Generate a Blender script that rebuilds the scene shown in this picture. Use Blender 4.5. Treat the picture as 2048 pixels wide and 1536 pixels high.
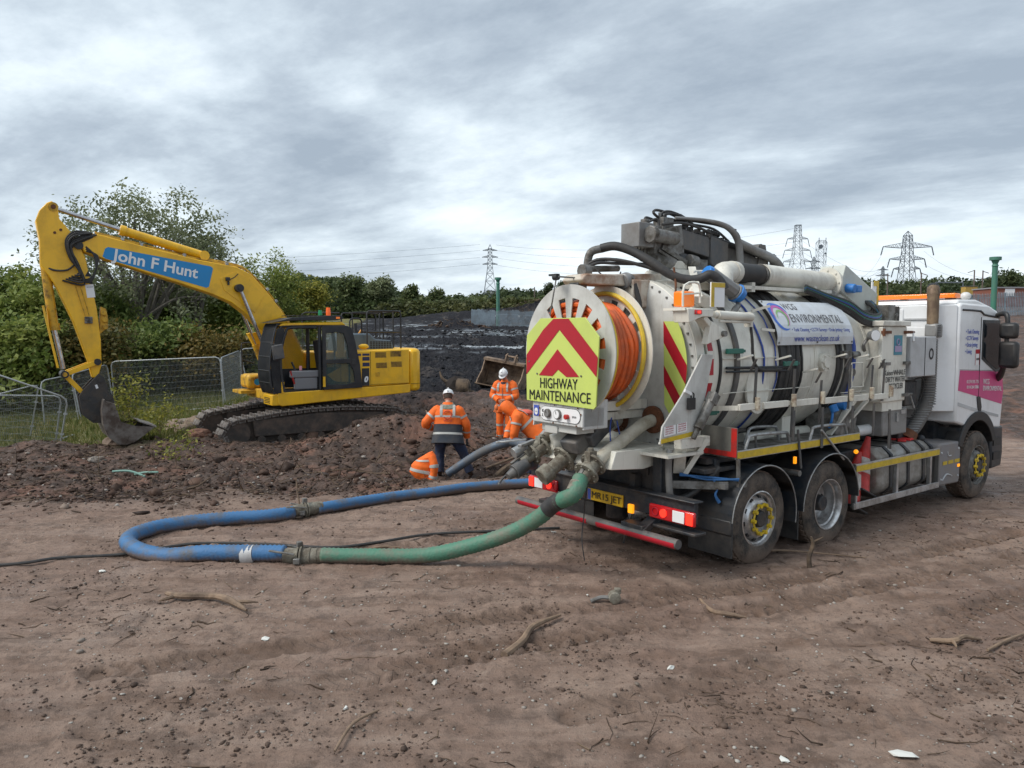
import bpy, bmesh, math, random
import numpy as np
from mathutils import Vector, Matrix
R = math.radians
rnd = random.Random(7)
scene = bpy.context.scene
col = scene.collection
for o in list(bpy.data.objects): bpy.data.objects.remove(o)

# ------------------------------------------------------------ camera, sky, sun, exposure
cd = bpy.data.cameras.new('camera'); cam = bpy.data.objects.new('camera', cd); col.objects.link(cam)
cam.location = (0, 0, 2.5); cam.rotation_euler = (R(90) - 0.0688, 0, 0)
cd.sensor_width = 36; cd.lens = 27.18; cd.clip_start = 0.1; cd.clip_end = 6000
scene.camera = cam
SUN_EL, SUN_AZ = 48, 250            # degrees; azimuth of the sun measured clockwise from +Y
w = bpy.data.worlds.new("World"); scene.world = w; w.use_nodes = True
nt = w.node_tree; nt.nodes.clear(); L = nt.links.new
def N(t, **k):
    n = nt.nodes.new(t)
    for a, b in k.items(): setattr(n, a, b)
    return n
def ramp(stops, interp='LINEAR'):
    n = N('ShaderNodeValToRGB'); e = n.color_ramp.elements; n.color_ramp.interpolation = interp
    while len(e) < len(stops): e.new(.5)
    for i, (p, c) in enumerate(stops):
        e[i].position = p; e[i].color = (*c, 1) if len(c) == 3 else c
    return n
def mathn(op, a, b=None, clamp=False):
    n = N('ShaderNodeMath', operation=op, use_clamp=clamp)
    for i, x in enumerate((a, b)):
        if x is None: continue
        if isinstance(x, (int, float)): n.inputs[i].default_value = x
        else: L(x, n.inputs[i])
    return n.outputs[0]
sky = N('ShaderNodeTexSky', sky_type='NISHITA'); sky.sun_disc = False
sky.sun_elevation = R(SUN_EL); sky.sun_rotation = R(SUN_AZ); sky.air_density = 1; sky.dust_density = 2
bg1 = N('ShaderNodeBackground'); bg1.inputs[1].default_value = 0.08; L(sky.outputs[0], bg1.inputs[0])
tc = N('ShaderNodeTexCoord'); sep = N('ShaderNodeSeparateXYZ'); L(tc.outputs['Generated'], sep.inputs[0])
zz = mathn('ADD', mathn('MAXIMUM', sep.outputs[2], 0.0), 0.20)
cx = mathn('DIVIDE', sep.outputs[0], zz); cy = mathn('DIVIDE', sep.outputs[1], zz)
comb = N('ShaderNodeCombineXYZ'); L(cx, comb.inputs[0]); L(cy, comb.inputs[1])
mp = N('ShaderNodeMapping', vector_type='TEXTURE'); L(comb.outputs[0], mp.inputs[0]); mp.inputs['Rotation'].default_value = (0, 0, R(-33)); mp.inputs['Scale'].default_value = (1.3, .95, 1); mp.inputs['Location'].default_value = (3.1, 1.4, 0)
n1 = N('ShaderNodeTexNoise'); n1.inputs['Scale'].default_value = .9; n1.inputs['Detail'].default_value = 7; n1.inputs['Roughness'].default_value = .55; n1.inputs['Distortion'].default_value = .35; L(mp.outputs[0], n1.inputs[0])
n2 = N('ShaderNodeTexNoise'); n2.inputs['Scale'].default_value = 4.2; n2.inputs['Detail'].default_value = 10; n2.inputs['Roughness'].default_value = .66; L(mp.outputs[0], n2.inputs[0])
mixv = mathn('ADD', mathn('MULTIPLY', n1.outputs[0], .78), mathn('MULTIPLY', n2.outputs[0], .22))
# thin cloud towards the horizon lets more light through: an even pale band there
hz = N('ShaderNodeMapRange'); L(sep.outputs[2], hz.inputs[0]); hz.inputs[1].default_value = 0.0; hz.inputs[2].default_value = .42; hz.inputs[3].default_value = .035; hz.inputs[4].default_value = -.035
mixv = mathn('ADD', mixv, hz.outputs[0])
cr = ramp([(.38, (.225, .268, .318)), (.45, (.30, .348, .398)), (.51, (.395, .452, .50)), (.57, (.50, .558, .60)), (.68, (.63, .68, .71))]); L(mixv, cr.inputs[0])
bg2 = N('ShaderNodeBackground'); bg2.inputs[1].default_value = 0.92; L(cr.outputs[0], bg2.inputs[0])
ms = N('ShaderNodeMixShader'); ms.inputs[0].default_value = .93
L(bg1.outputs[0], ms.inputs[1]); L(bg2.outputs[0], ms.inputs[2])
wo = N('ShaderNodeOutputWorld'); L(ms.outputs[0], wo.inputs[0])
sd = bpy.data.lights.new('sun', 'SUN'); sd.energy = 1.5; sd.angle = R(25); sd.color = (1, .96, .9)
so = bpy.data.objects.new('sun', sd); col.objects.link(so)
so.rotation_euler = Vector((math.sin(R(SUN_AZ)) * math.cos(R(SUN_EL)), math.cos(R(SUN_AZ)) * math.cos(R(SUN_EL)), math.sin(R(SUN_EL)))).to_track_quat('Z', 'Y').to_euler()
vs = scene.view_settings; vs.view_transform = 'Standard'; vs.look = 'None'; vs.gamma = 1; vs.use_curve_mapping = False; vs.exposure = 0.98
scene.cycles.max_bounces = 6; scene.cycles.diffuse_bounces = 3; scene.cycles.glossy_bounces = 3; scene.cycles.transparent_max_bounces = 8
scene.cycles.use_denoising = True

# ------------------------------------------------------------ helpers
class B:
    def __init__(s): s.v = []; s.f = []
    def add(s, vs_, fs):
        o = len(s.v); s.v.extend([tuple(p) for p in vs_]); s.f.extend([tuple(i + o for i in f) for f in fs]); return s
    def box(s, c, d, rot=None):
        x, y, z = (q / 2 for q in d)
        p = [Vector(q) for q in ((-x,-y,-z),(x,-y,-z),(x,y,-z),(-x,y,-z),(-x,-y,z),(x,-y,z),(x,y,z),(-x,y,z))]
        if rot is not None:
            m = Matrix.Rotation(rot[2], 3, 'Z') @ Matrix.Rotation(rot[1], 3, 'Y') @ Matrix.Rotation(rot[0], 3, 'X')
            p = [m @ q for q in p]
        c = Vector(c)
        return s.add([q + c for q in p], [(0,3,2,1),(4,5,6,7),(0,1,5,4),(1,2,6,5),(2,3,7,6),(3,0,4,7)])
    def b2(s, x0, x1, y0, y1, z0, z1):
        return s.box(((x0+x1)/2, (y0+y1)/2, (z0+z1)/2), (abs(x1-x0), abs(y1-y0), abs(z1-z0)))
    def frame(s, p, q, up=(0, 0, 1)):
        p = Vector(p); q = Vector(q); d = (q - p)
        d = d.normalized() if d.length > 1e-9 else Vector((0, 0, 1))
        u = Vector(up)
        if abs(d.dot(u)) > .98: u = Vector((0, 1, 0)) if abs(d.y) < .9 else Vector((1, 0, 0))
        a = d.cross(u).normalized(); b = a.cross(d).normalized()
        return p, q, a, b
    def bar(s, p, q, w_, h_, up=(0, 0, 1)):
        p, q, a, b = s.frame(p, q, up); a = a * w_ / 2; b = b * h_ / 2
        return s.add([p-a-b, p+a-b, p+a+b, p-a+b, q-a-b, q+a-b, q+a+b, q-a+b], [(0,1,2,3),(7,6,5,4),(0,4,5,1),(1,5,6,2),(2,6,7,3),(3,7,4,0)])
    def cyl(s, p, q, r, r2=None, n=14, cap=True):
        r2 = r if r2 is None else r2
        p, q, a, b = s.frame(p, q); vs_ = []
        for c, rr in ((p, r), (q, r2)):
            for i in range(n):
                t = 2*math.pi*i/n; vs_.append(c + (a*math.cos(t) + b*math.sin(t))*rr)
        fs = [(i, n+i, n+(i+1) % n, (i+1) % n) for i in range(n)]
        if cap: fs += [tuple(range(n)), tuple(range(2*n-1, n-1, -1))]
        return s.add(vs_, fs)
    def tube(s, pts, r, n=8, sub=4, closed=False, cap=True):
        pts = [Vector(p) for p in pts]; rs = list(r) if isinstance(r, (list, tuple)) else [r]*len(pts)
        P = []; RR = []; m = len(pts)
        if sub > 1 and m > 2:
            rng = range(m) if closed else range(m-1)
            for i in rng:
                g = (lambda k: pts[k % m]) if closed else (lambda k: pts[min(max(k, 0), m-1)])
                a, b, c, d = g(i-1), g(i), g(i+1), g(i+2)
                for k in range(sub):
                    t = k/sub
                    P.append(.5*((2*b) + (c-a)*t + (2*a-5*b+4*c-d)*t*t + (3*b-a-3*c+d)*t**3)); RR.append(rs[i]*(1-t)+rs[(i+1) % m]*t)
            if not closed: P.append(pts[-1]); RR.append(rs[-1])
        else: P, RR = pts, rs
        k = len(P); u = None; vs_ = []
        for i in range(k):
            t = (P[(i+1) % k]-P[i-1]) if closed else (P[min(i+1, k-1)]-P[max(i-1, 0)])
            t = t.normalized() if t.length > 1e-9 else Vector((0, 0, 1))
            if u is None:
                u = t.cross(Vector((0, 0, 1)))
                if u.length < .05: u = t.cross(Vector((0, 1, 0)))
            u = (u - t*u.dot(t)); u = u.normalized() if u.length > 1e-6 else t.orthogonal().normalized()
            b = t.cross(u)
            for j in range(n):
                an = 2*math.pi*j/n; vs_.append(P[i] + (u*math.cos(an) + b*math.sin(an))*RR[i])
        fs = []
        for i in range(k if closed else k-1):
            i2 = (i+1) % k
            for j in range(n): fs.append((i*n+j, i*n+(j+1) % n, i2*n+(j+1) % n, i2*n+j))
        if cap and not closed: fs += [tuple(range(n-1, -1, -1)), tuple((k-1)*n+j for j in range(n))]
        return s.add(vs_, fs)
    def prism(s, poly, a, b, ax='y'):
        """poly in the plane normal to ax: for 'y' points are (x, z), for 'x' (y, z), for 'z' (x, y)."""
        def pt(p, t):
            return (p[0], t, p[1]) if ax == 'y' else (t, p[0], p[1]) if ax == 'x' else (p[0], p[1], t)
        n = len(poly)
        return s.add([pt(p, a) for p in poly] + [pt(p, b) for p in poly],
                     [tuple(range(n)), tuple(range(2*n-1, n-1, -1))] + [(i, n+i, n+(i+1) % n, (i+1) % n) for i in range(n)])
    def lathe(s, prof, c, ax='y', n=32, a0=0, a1=2*math.pi):
        """prof: (radius, offset along ax) pairs"""
        full = abs(a1-a0-2*math.pi) < 1e-6; m = n if full else n+1; vs_ = []
        for i in range(m):
            t = a0+(a1-a0)*i/n; ct, st = math.cos(t), math.sin(t)
            for r, h in prof:
                vs_.append((c[0]+r*ct, c[1]+h, c[2]+r*st) if ax == 'y' else (c[0]+h, c[1]+r*ct, c[2]+r*st) if ax == 'x' else (c[0]+r*ct, c[1]+r*st, c[2]+h))
        k = len(prof); fs = []
        for i in range(n):
            i2 = (i+1) % m
            for j in range(k-1): fs.append((i*k+j, i2*k+j, i2*k+j+1, i*k+j+1))
        return s.add(vs_, fs)
    def torus(s, c, r, rr, ax='x', n=32, m=8, a0=0, a1=2*math.pi):
        pr = [(r+rr*math.cos(2*math.pi*j/m), rr*math.sin(2*math.pi*j/m)) for j in range(m+1)]
        return s.lathe(pr, c, ax, n, a0, a1)
    def quad(s, a, b, c, d): return s.add([a, b, c, d], [(0, 1, 2, 3)])
    def sph(s, c, r, n=12, m=8, sq=(1, 1, 1)):
        vs_ = []; fs = []
        for i in range(m+1):
            t = math.pi*i/m
            for j in range(n):
                p = 2*math.pi*j/n; vs_.append((c[0]+r*sq[0]*math.sin(t)*math.cos(p), c[1]+r*sq[1]*math.sin(t)*math.sin(p), c[2]+r*sq[2]*math.cos(t)))
        for i in range(m):
            for j in range(n): fs.append((i*n+j, (i+1)*n+j, (i+1)*n+(j+1) % n, i*n+(j+1) % n))
        return s.add(vs_, fs)
    def xf(s, m, i0=0):
        s.v[i0:] = [tuple(m @ Vector(p)) for p in s.v[i0:]]; return s

def islands(b):
    """groups of faces that touch or whose boxes overlap"""
    par = list(range(len(b.v)))
    def find(i):
        while par[i] != i: par[i] = par[par[i]]; i = par[i]
        return i
    seen = {}
    for i, p in enumerate(b.v):
        k = (round(p[0], 4), round(p[1], 4), round(p[2], 4))
        if k in seen: par[find(i)] = find(seen[k])
        else: seen[k] = i
    for f in b.f:
        r0 = find(f[0])
        for i in f[1:]: par[find(i)] = r0
    g = {}
    for f in b.f: g.setdefault(find(f[0]), []).append(f)
    cl = []
    for fs in g.values():
        ids = [i for f in fs for i in f]; P = [b.v[i] for i in ids]
        cl.append([[min(p[k] for p in P)-.012 for k in range(3)], [max(p[k] for p in P)+.012 for k in range(3)], list(fs)])
    ch = len(cl) < 400
    while ch:
        ch = False; out = []
        for c in cl:
            for d in out:
                if all(c[0][k] < d[1][k] and d[0][k] < c[1][k] for k in range(3)):
                    d[0] = [min(c[0][k], d[0][k]) for k in range(3)]; d[1] = [max(c[1][k], d[1][k]) for k in range(3)]; d[2] += c[2]; ch = True; break
            else: out.append(c)
        cl = out
    return [c[2] for c in cl]
def mk(name, b, mat, parent=None, bev=0, smooth=True, label=None, kind=None, ang=35, recalc=True, split=True):
    if split and parent is not None and kind is None and isinstance(b, B):
        isl = islands(b)
        if 1 < len(isl) <= 60:
            first = None
            for fs in isl:
                c = B(); m_ = {}
                for f in fs:
                    for i in f:
                        if i not in m_: m_[i] = len(c.v); c.v.append(b.v[i])
                    c.f.append(tuple(m_[i] for i in f))
                o = mk(name, c, mat, parent, bev, smooth, label, kind, ang, recalc, False)
                first = first or o
            return first
        if len(isl) > 60: kind = 'stuff'
    me = bpy.data.meshes.new(name)
    if isinstance(b, B):
        me.from_pydata([tuple(p) for p in b.v], [], b.f)
        if recalc:
            bm = bmesh.new(); bm.from_mesh(me)
            bmesh.ops.remove_doubles(bm, verts=bm.verts, dist=1e-5)
            bmesh.ops.recalc_face_normals(bm, faces=bm.faces); bm.to_mesh(me); bm.free()
    me.update()
    if smooth:
        me.shade_smooth()
        try: me.set_sharp_from_angle(angle=R(ang))
        except Exception: pass
    for m_ in (mat if isinstance(mat, (list, tuple)) else [mat]): me.materials.append(m_)
    o = bpy.data.objects.new(name, me); col.objects.link(o)
    if parent: o.parent = parent
    if bev:
        md = o.modifiers.new('bevel', 'BEVEL'); md.width = bev; md.segments = 2; md.limit_method = 'ANGLE'; md.angle_limit = R(40); md.use_clamp_overlap = True
    if label: o['label'] = label
    if kind: o['kind'] = kind
    return o
def tag(o, label, cat, group=None, kind=None):
    if label: o['label'] = label
    if cat: o['category'] = cat
    if group: o['group'] = group
    if kind: o['kind'] = kind
    return o
def thing(name, label, cat, loc=(0, 0, 0), rz=0, group=None):
    o = bpy.data.objects.new(name, None); col.objects.link(o); o.empty_display_size = .2
    o.location = loc; o.rotation_euler = (0, 0, rz)
    return tag(o, label, cat, group)
def dup(root, loc=None, rz=None, label=None, group=None, parent=None):
    r = root.copy(); col.objects.link(r)
    if loc is not None: r.location = loc
    if rz is not None: r.rotation_euler = (0, 0, rz)
    if label: r['label'] = label
    if group: r['group'] = group
    if parent: r.parent = parent
    for ch in list(root.children):
        c = ch.copy(); col.objects.link(c); c.parent = r
        for g in ch.children:
            d = g.copy(); col.objects.link(d); d.parent = c
    return r

def text(name, body, mat, parent, origin, xdir, updir, size, bold=.0, align='LEFT', width=None, shear=0, kind=None, depth=.002, off=.004, label=None, sx=1.0):
    """flat lettering as a mesh, lying in the plane spanned by xdir and updir"""
    cu = bpy.data.curves.new(name, 'FONT'); cu.body = body; cu.size = size; cu.align_x = align; cu.align_y = 'CENTER'
    cu.offset = bold; cu.extrude = depth/2; cu.shear = shear; cu.resolution_u = 3
    t = bpy.data.objects.new(name, cu); col.objects.link(t)
    bpy.context.view_layer.update()
    me = bpy.data.meshes.new_from_object(t.evaluated_get(bpy.context.evaluated_depsgraph_get()))
    bpy.data.objects.remove(t); bpy.data.curves.remove(cu)
    x = Vector(xdir).normalized(); u = Vector(updir).normalized(); n = x.cross(u)
    s_ = sx
    if width:
        xs = [v.co.x for v in me.vertices]; s_ = width/(max(xs)-min(xs))
    m = Matrix(((x.x*s_, u.x, n.x, 0), (x.y*s_, u.y, n.y, 0), (x.z*s_, u.z, n.z, 0), (0, 0, 0, 1)))
    m.translation = Vector(origin) + n*off
    me.transform(m); me.name = name; me.materials.clear(); me.materials.append(mat)
    o = bpy.data.objects.new(name, me); col.objects.link(o); o.parent = parent
    if label: o['label'] = label
    return o

# ------------------------------------------------------------ materials
def M(name, c, rough=.5, metal=0, dirt=0, dc=(.10, .075, .06), ds=2.5, bump=0, bs=30, mud=0, mudc=(.17, .125, .10), streak=0, sc=(.16, .09, .05), spec=.5, coat=0, trans=0, emit=0, alpha=1, lo=.42, hi=.62, var=0):
    m = bpy.data.materials.new(name); m.use_nodes = True
    global nt, L
    nt = m.node_tree; L = nt.links.new
    p = nt.nodes['Principled BSDF']
    p.inputs['Base Color'].default_value = (*c, 1); p.inputs['Roughness'].default_value = rough; p.inputs['Metallic'].default_value = metal
    p.inputs['Specular IOR Level'].default_value = spec; p.inputs['Coat Weight'].default_value = coat
    p.inputs['Transmission Weight'].default_value = trans; p.inputs['Alpha'].default_value = alpha
    if emit: p.inputs['Emission Color'].default_value = (*c, 1); p.inputs['Emission Strength'].default_value = emit
    tcn = N('ShaderNodeTexCoord'); cur = None; rgh = None
    def mixc(f, a, b):
        n = N('ShaderNodeMix', data_type='RGBA'); L(f, n.inputs[0])
        for i, x in ((6, a), (7, b)):
            if isinstance(x, tuple): n.inputs[i].default_value = (*x, 1)
            else: L(x, n.inputs[i])
        return n.outputs[2]
    cur = c
    if var:
        a = N('ShaderNodeTexNoise'); a.inputs['Scale'].default_value = ds*.6; a.inputs['Detail'].default_value = 4; L(tcn.outputs['Object'], a.inputs[0])
        cur = mixc(mathn('MULTIPLY', a.outputs[0], 1.0), tuple(max(0, x*(1-var)) for x in c), tuple(min(1, x*(1+var)) for x in c))
    if dirt:
        a = N('ShaderNodeTexNoise'); a.inputs['Scale'].default_value = ds; a.inputs['Detail'].default_value = 9; a.inputs['Roughness'].default_value = .65; L(tcn.outputs['Object'], a.inputs[0])
        mr = N('ShaderNodeMapRange'); mr.inputs[1].default_value = lo; mr.inputs[2].default_value = hi; mr.inputs[4].default_value = dirt; L(a.outputs[0], mr.inputs[0])
        cur = mixc(mr.outputs[0], cur, dc); rgh = mr.outputs[0]
    if streak:
        mpn = N('ShaderNodeMapping'); mpn.inputs['Scale'].default_value = (9, 9, .7); L(tcn.outputs['Object'], mpn.inputs[0])
        a = N('ShaderNodeTexNoise'); a.inputs['Scale'].default_value = 1.6; a.inputs['Detail'].default_value = 6; a.inputs['Roughness'].default_value = .7; L(mpn.outputs[0], a.inputs[0])
        mr = N('ShaderNodeMapRange'); mr.inputs[1].default_value = .56; mr.inputs[2].default_value = .74; mr.inputs[4].default_value = streak; L(a.outputs[0], mr.inputs[0])
        cur = mixc(mr.outputs[0], cur, sc)
    if mud:
        g = N('ShaderNodeNewGeometry'); sp = N('ShaderNodeSeparateXYZ'); L(g.outputs['Position'], sp.inputs[0])
        a = N('ShaderNodeTexNoise'); a.inputs['Scale'].default_value = 7; a.inputs['Detail'].default_value = 8; a.inputs['Roughness'].default_value = .7; L(g.outputs['Position'], a.inputs[0])
        v = mathn('ADD', sp.outputs[2], mathn('MULTIPLY', mathn('SUBTRACT', a.outputs[0], .5), 2.2*mud))
        mr = N('ShaderNodeMapRange'); mr.inputs[1].default_value = mud*1.15; mr.inputs[2].default_value = mud*.35; mr.inputs[4].default_value = .92; L(v, mr.inputs[0])
        cur = mixc(mr.outputs[0], cur, mudc); rgh = mr.outputs[0]
    if not isinstance(cur, tuple): L(cur, p.inputs['Base Color'])
    if rgh is not None:
        mr = N('ShaderNodeMapRange'); mr.inputs[3].default_value = rough; mr.inputs[4].default_value = max(rough, .85); L(rgh, mr.inputs[0]); L(mr.outputs[0], p.inputs['Roughness'])
    if bump:
        a = N('ShaderNodeTexNoise'); a.inputs['Scale'].default_value = bs; a.inputs['Detail'].default_value = 5; L(tcn.outputs['Object'], a.inputs[0])
        bn = N('ShaderNodeBump'); bn.inputs['Strength'].default_value = bump; bn.inputs['Distance'].default_value = .02; L(a.outputs[0], bn.inputs['Height']); L(bn.outputs[0], p.inputs['Normal'])
    return m

# ------------------------------------------------------------ noise and terrain height (metres)
_rs = np.random.RandomState(11); _tab = _rs.rand(256, 256)
def vn(x, y):
    xi = np.floor(x).astype(np.int64); yi = np.floor(y).astype(np.int64); fx = x-xi; fy = y-yi
    fx = fx*fx*fx*(fx*(fx*6-15)+10); fy = fy*fy*fy*(fy*(fy*6-15)+10)
    a = _tab[xi & 255, yi & 255]; b = _tab[(xi+1) & 255, yi & 255]; c = _tab[xi & 255, (yi+1) & 255]; d = _tab[(xi+1) & 255, (yi+1) & 255]
    return (a*(1-fx)+b*fx)*(1-fy)+(c*(1-fx)+d*fx)*fy-.5
def fbm(x, y, f, o=4, g=.5):
    s_ = 0; a = 1
    for k in range(o):
        s_ = s_+a*vn(x*f+17.3*k, y*f+9.1*k+x*.13*f); f *= 2.03; a *= g
    return s_
def sst(x, a, b):
    t = np.clip((x-a)/(b-a), 0, 1); return t*t*(3-2*t)
MOUNDS = [(-2.7, 17.0, 1.7, 1.0, .72), (-4.3, 16.2, 1.2, .8, .18), (-10.2, 16.9, 1.3, .9, .24), (-8.6, 17.6, 1.5, .7, .16), (-1.2, 17.9, 1.5, 1.2, .25), (-5.0, 24.8, 4, 2, .4), (-.9, 25.5, 2.5, 1.5, .3), (-12, 15.6, 2.6, .8, .1), (0.9, 15.9, 1.1, .7, .25), (4, 144, 10, 6, 4.2), (16, 140, 10, 8, 4.5), (-8.4, 117, 3.2, 2.4, 1.1), (-16, 225, 22, 8, 2.2), (5, 220, 20, 8, 3.4)]
HOLES = [(-8.8, 17.3, .9, .55, .22), (-6.3, 17.2, 1.2, .5, .10), (-1.15, 14.35, 1.0, .8, .3), (.2, 15.0, .9, .6, .2)]
RUTON = [True]
def churn(x, y):
    front = np.interp(x, [-30, -7, -5, -2.4, -1, .5, 1.2, 3], [10.7, 10.6, 10.9, 12.2, 13.0, 13.3, 15, 19]) + fbm(x, y, .9, 4)*1.1
    return sst(y-front, -.5, .9)
def black(x, y):
    return sst(y + fbm(x, y, .25, 3)*5, 22, 28)*sst(x/np.maximum(y, 1)+fbm(x, y, .1, 2)*.05, -.42, -.25)*(1-sst(x/np.maximum(y, 1)+fbm(x, y, .1, 2)*.08, .30, .42))
def grass(x, y):
    return sst(y+fbm(x, y, .5, 3)*1.2-(17.6-np.minimum(0, x+9)*.0), 0, 1.2)*(1-sst(x+fbm(x, y, .6, 3)*1.0+.17*(y-20), -8.6, -7.6))
RUTS = [((-2.6, 4.7), (-.2, 5.9), (2.6, 7.0), (6.5, 8.8), .16), ((-3.0, 5.5), (-.4, 6.5), (2.6, 7.5), (6.2, 9.4), .15), ((1.0, 4.3), (3.0, 5.2), (5.3, 6.4), (9, 8.2), .17), ((.4, 4.9), (2.4, 5.8), (4.7, 7.1), (8.2, 9.0), .15), ((5.4, 4.6), (6.6, 6.6), (8.2, 9.4), (10, 12), .18),
        ((8.5, 10.6), (11, 12.0), (15, 14.6), (24, 20), .25), ((9.6, 13.6), (13, 15.6), (19, 18.2), (30, 25), .3), ((-6, 8.6), (-3, 8.3), (-1, 8.9), (0, 10), .13)]
def Hn(x, y, fine=True):
    x = np.asarray(x, float); y = np.asarray(y, float)
    z = np.interp(y, [0, 11, 14, 20, 24, 30, 60, 120, 330, 700, 4000], [0, 0, -.1, -.2, -.02, .27, 1.15, 2.95, 7.9, 12, 14])
    z = z + np.minimum(.052*np.maximum(0, x-14)*sst(y, 12, 40), 3.2)
    z = z - .42*sst(-x, 8.5, 11)*sst(y, 16.4, 18.5)*(1-sst(y, 26, 36))
    for a, b, rx, ry, h in MOUNDS: z = z + h*np.exp(-(((x-a)/rx)**2+((y-b)/ry)**2)*1.3)
    for a, b, rx, ry, h in HOLES: z = z - h*np.exp(-(((x-a)/rx)**2+((y-b)/ry)**2)*1.3)
    c = churn(x, y); k = black(x, y); g = grass(x, y)
    amp = .007 + c*.075*(1-g) + k*.07
    z = z + amp*(fbm(x, y, 1.3, 5, .62)*1.5 + np.abs(fbm(x+31, y, 2.6, 4, .6))*1.1 - .35)
    z = z + .022*fbm(x, y, .35, 2)
    z = z + k*np.clip(y/60, .3, 1.1)*.45*fbm(x*.55, y*1.2, .22, 4, .6)
    if fine:
        z = z + (1-c)*(.016*fbm(x, y, 6, 3, .65) + .008*np.clip(fbm(x+5, y+9, 2.2, 4, .65)-.18, 0, 1)*3 + .035*np.clip(fbm(x-50, y, 7.5, 4, .65)-.22, 0, 1) + .012*fbm(x+70, y+20, 15, 3, .6) - .03*np.clip(fbm(x+90, y-20, 3.1, 4, .6)-.30, 0, .3)) + c*.05*(np.abs(fbm(x, y+40, 4.5, 4, .65))-.18)
        z = z + (1-c)*.004*fbm(x*.35+y*.2, y*3.2-x*1.3, 1.0, 4, .6)
        for r in (RUTS if RUTON[0] else []):
            best = np.full(z.shape, 9.0); along = np.zeros(z.shape); acc = 0
            for p, q in zip(r[:3], r[1:4]):
                dx, dy = q[0]-p[0], q[1]-p[1]; l2 = dx*dx+dy*dy; t = np.clip(((x-p[0])*dx+(y-p[1])*dy)/l2, 0, 1)
                d = np.hypot(x-p[0]-t*dx, y-p[1]-t*dy); m_ = d < best
                best = np.where(m_, d, best); along = np.where(m_, acc+t*math.sqrt(l2), along); acc += math.sqrt(l2)
            w_ = r[4]; inside = 1-sst(best, w_*.8, w_*1.15); edge = np.exp(-((best-w_*1.25)/(w_*.28))**2)
            fade = np.clip(fbm(x, y, .5, 2)*2.2+.75, 0, 1)
            z = z - fade*inside*(.034+.016*np.sign(np.sin(along*42+best*30))*sst(fbm(x, y, 1.7, 2), -.2, .1)) + fade*edge*.015*(1+fbm(x, y, 5, 2)*1.5)
    return z
def rutinfo(x, y):
    bd = np.full(x.shape, 9.0); al = np.zeros(x.shape); sd = np.zeros(x.shape)
    for r in RUTS:
        acc = 0
        for p, q in zip(r[:3], r[1:4]):
            dx, dy = q[0]-p[0], q[1]-p[1]; l = math.hypot(dx, dy); t = np.clip(((x-p[0])*dx+(y-p[1])*dy)/l/l, 0, 1); ex, ey = x-p[0]-t*dx, y-p[1]-t*dy
            d = np.hypot(ex, ey); m_ = d < bd; bd = np.where(m_, d, bd); al = np.where(m_, acc+t*l, al); sd = np.where(m_, np.sign(dx*ey-dy*ex)*d, sd); acc += l
    return bd, al, sd
def H(x, y): return float(Hn(np.array([x]), np.array([y]), False)[0])
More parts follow.
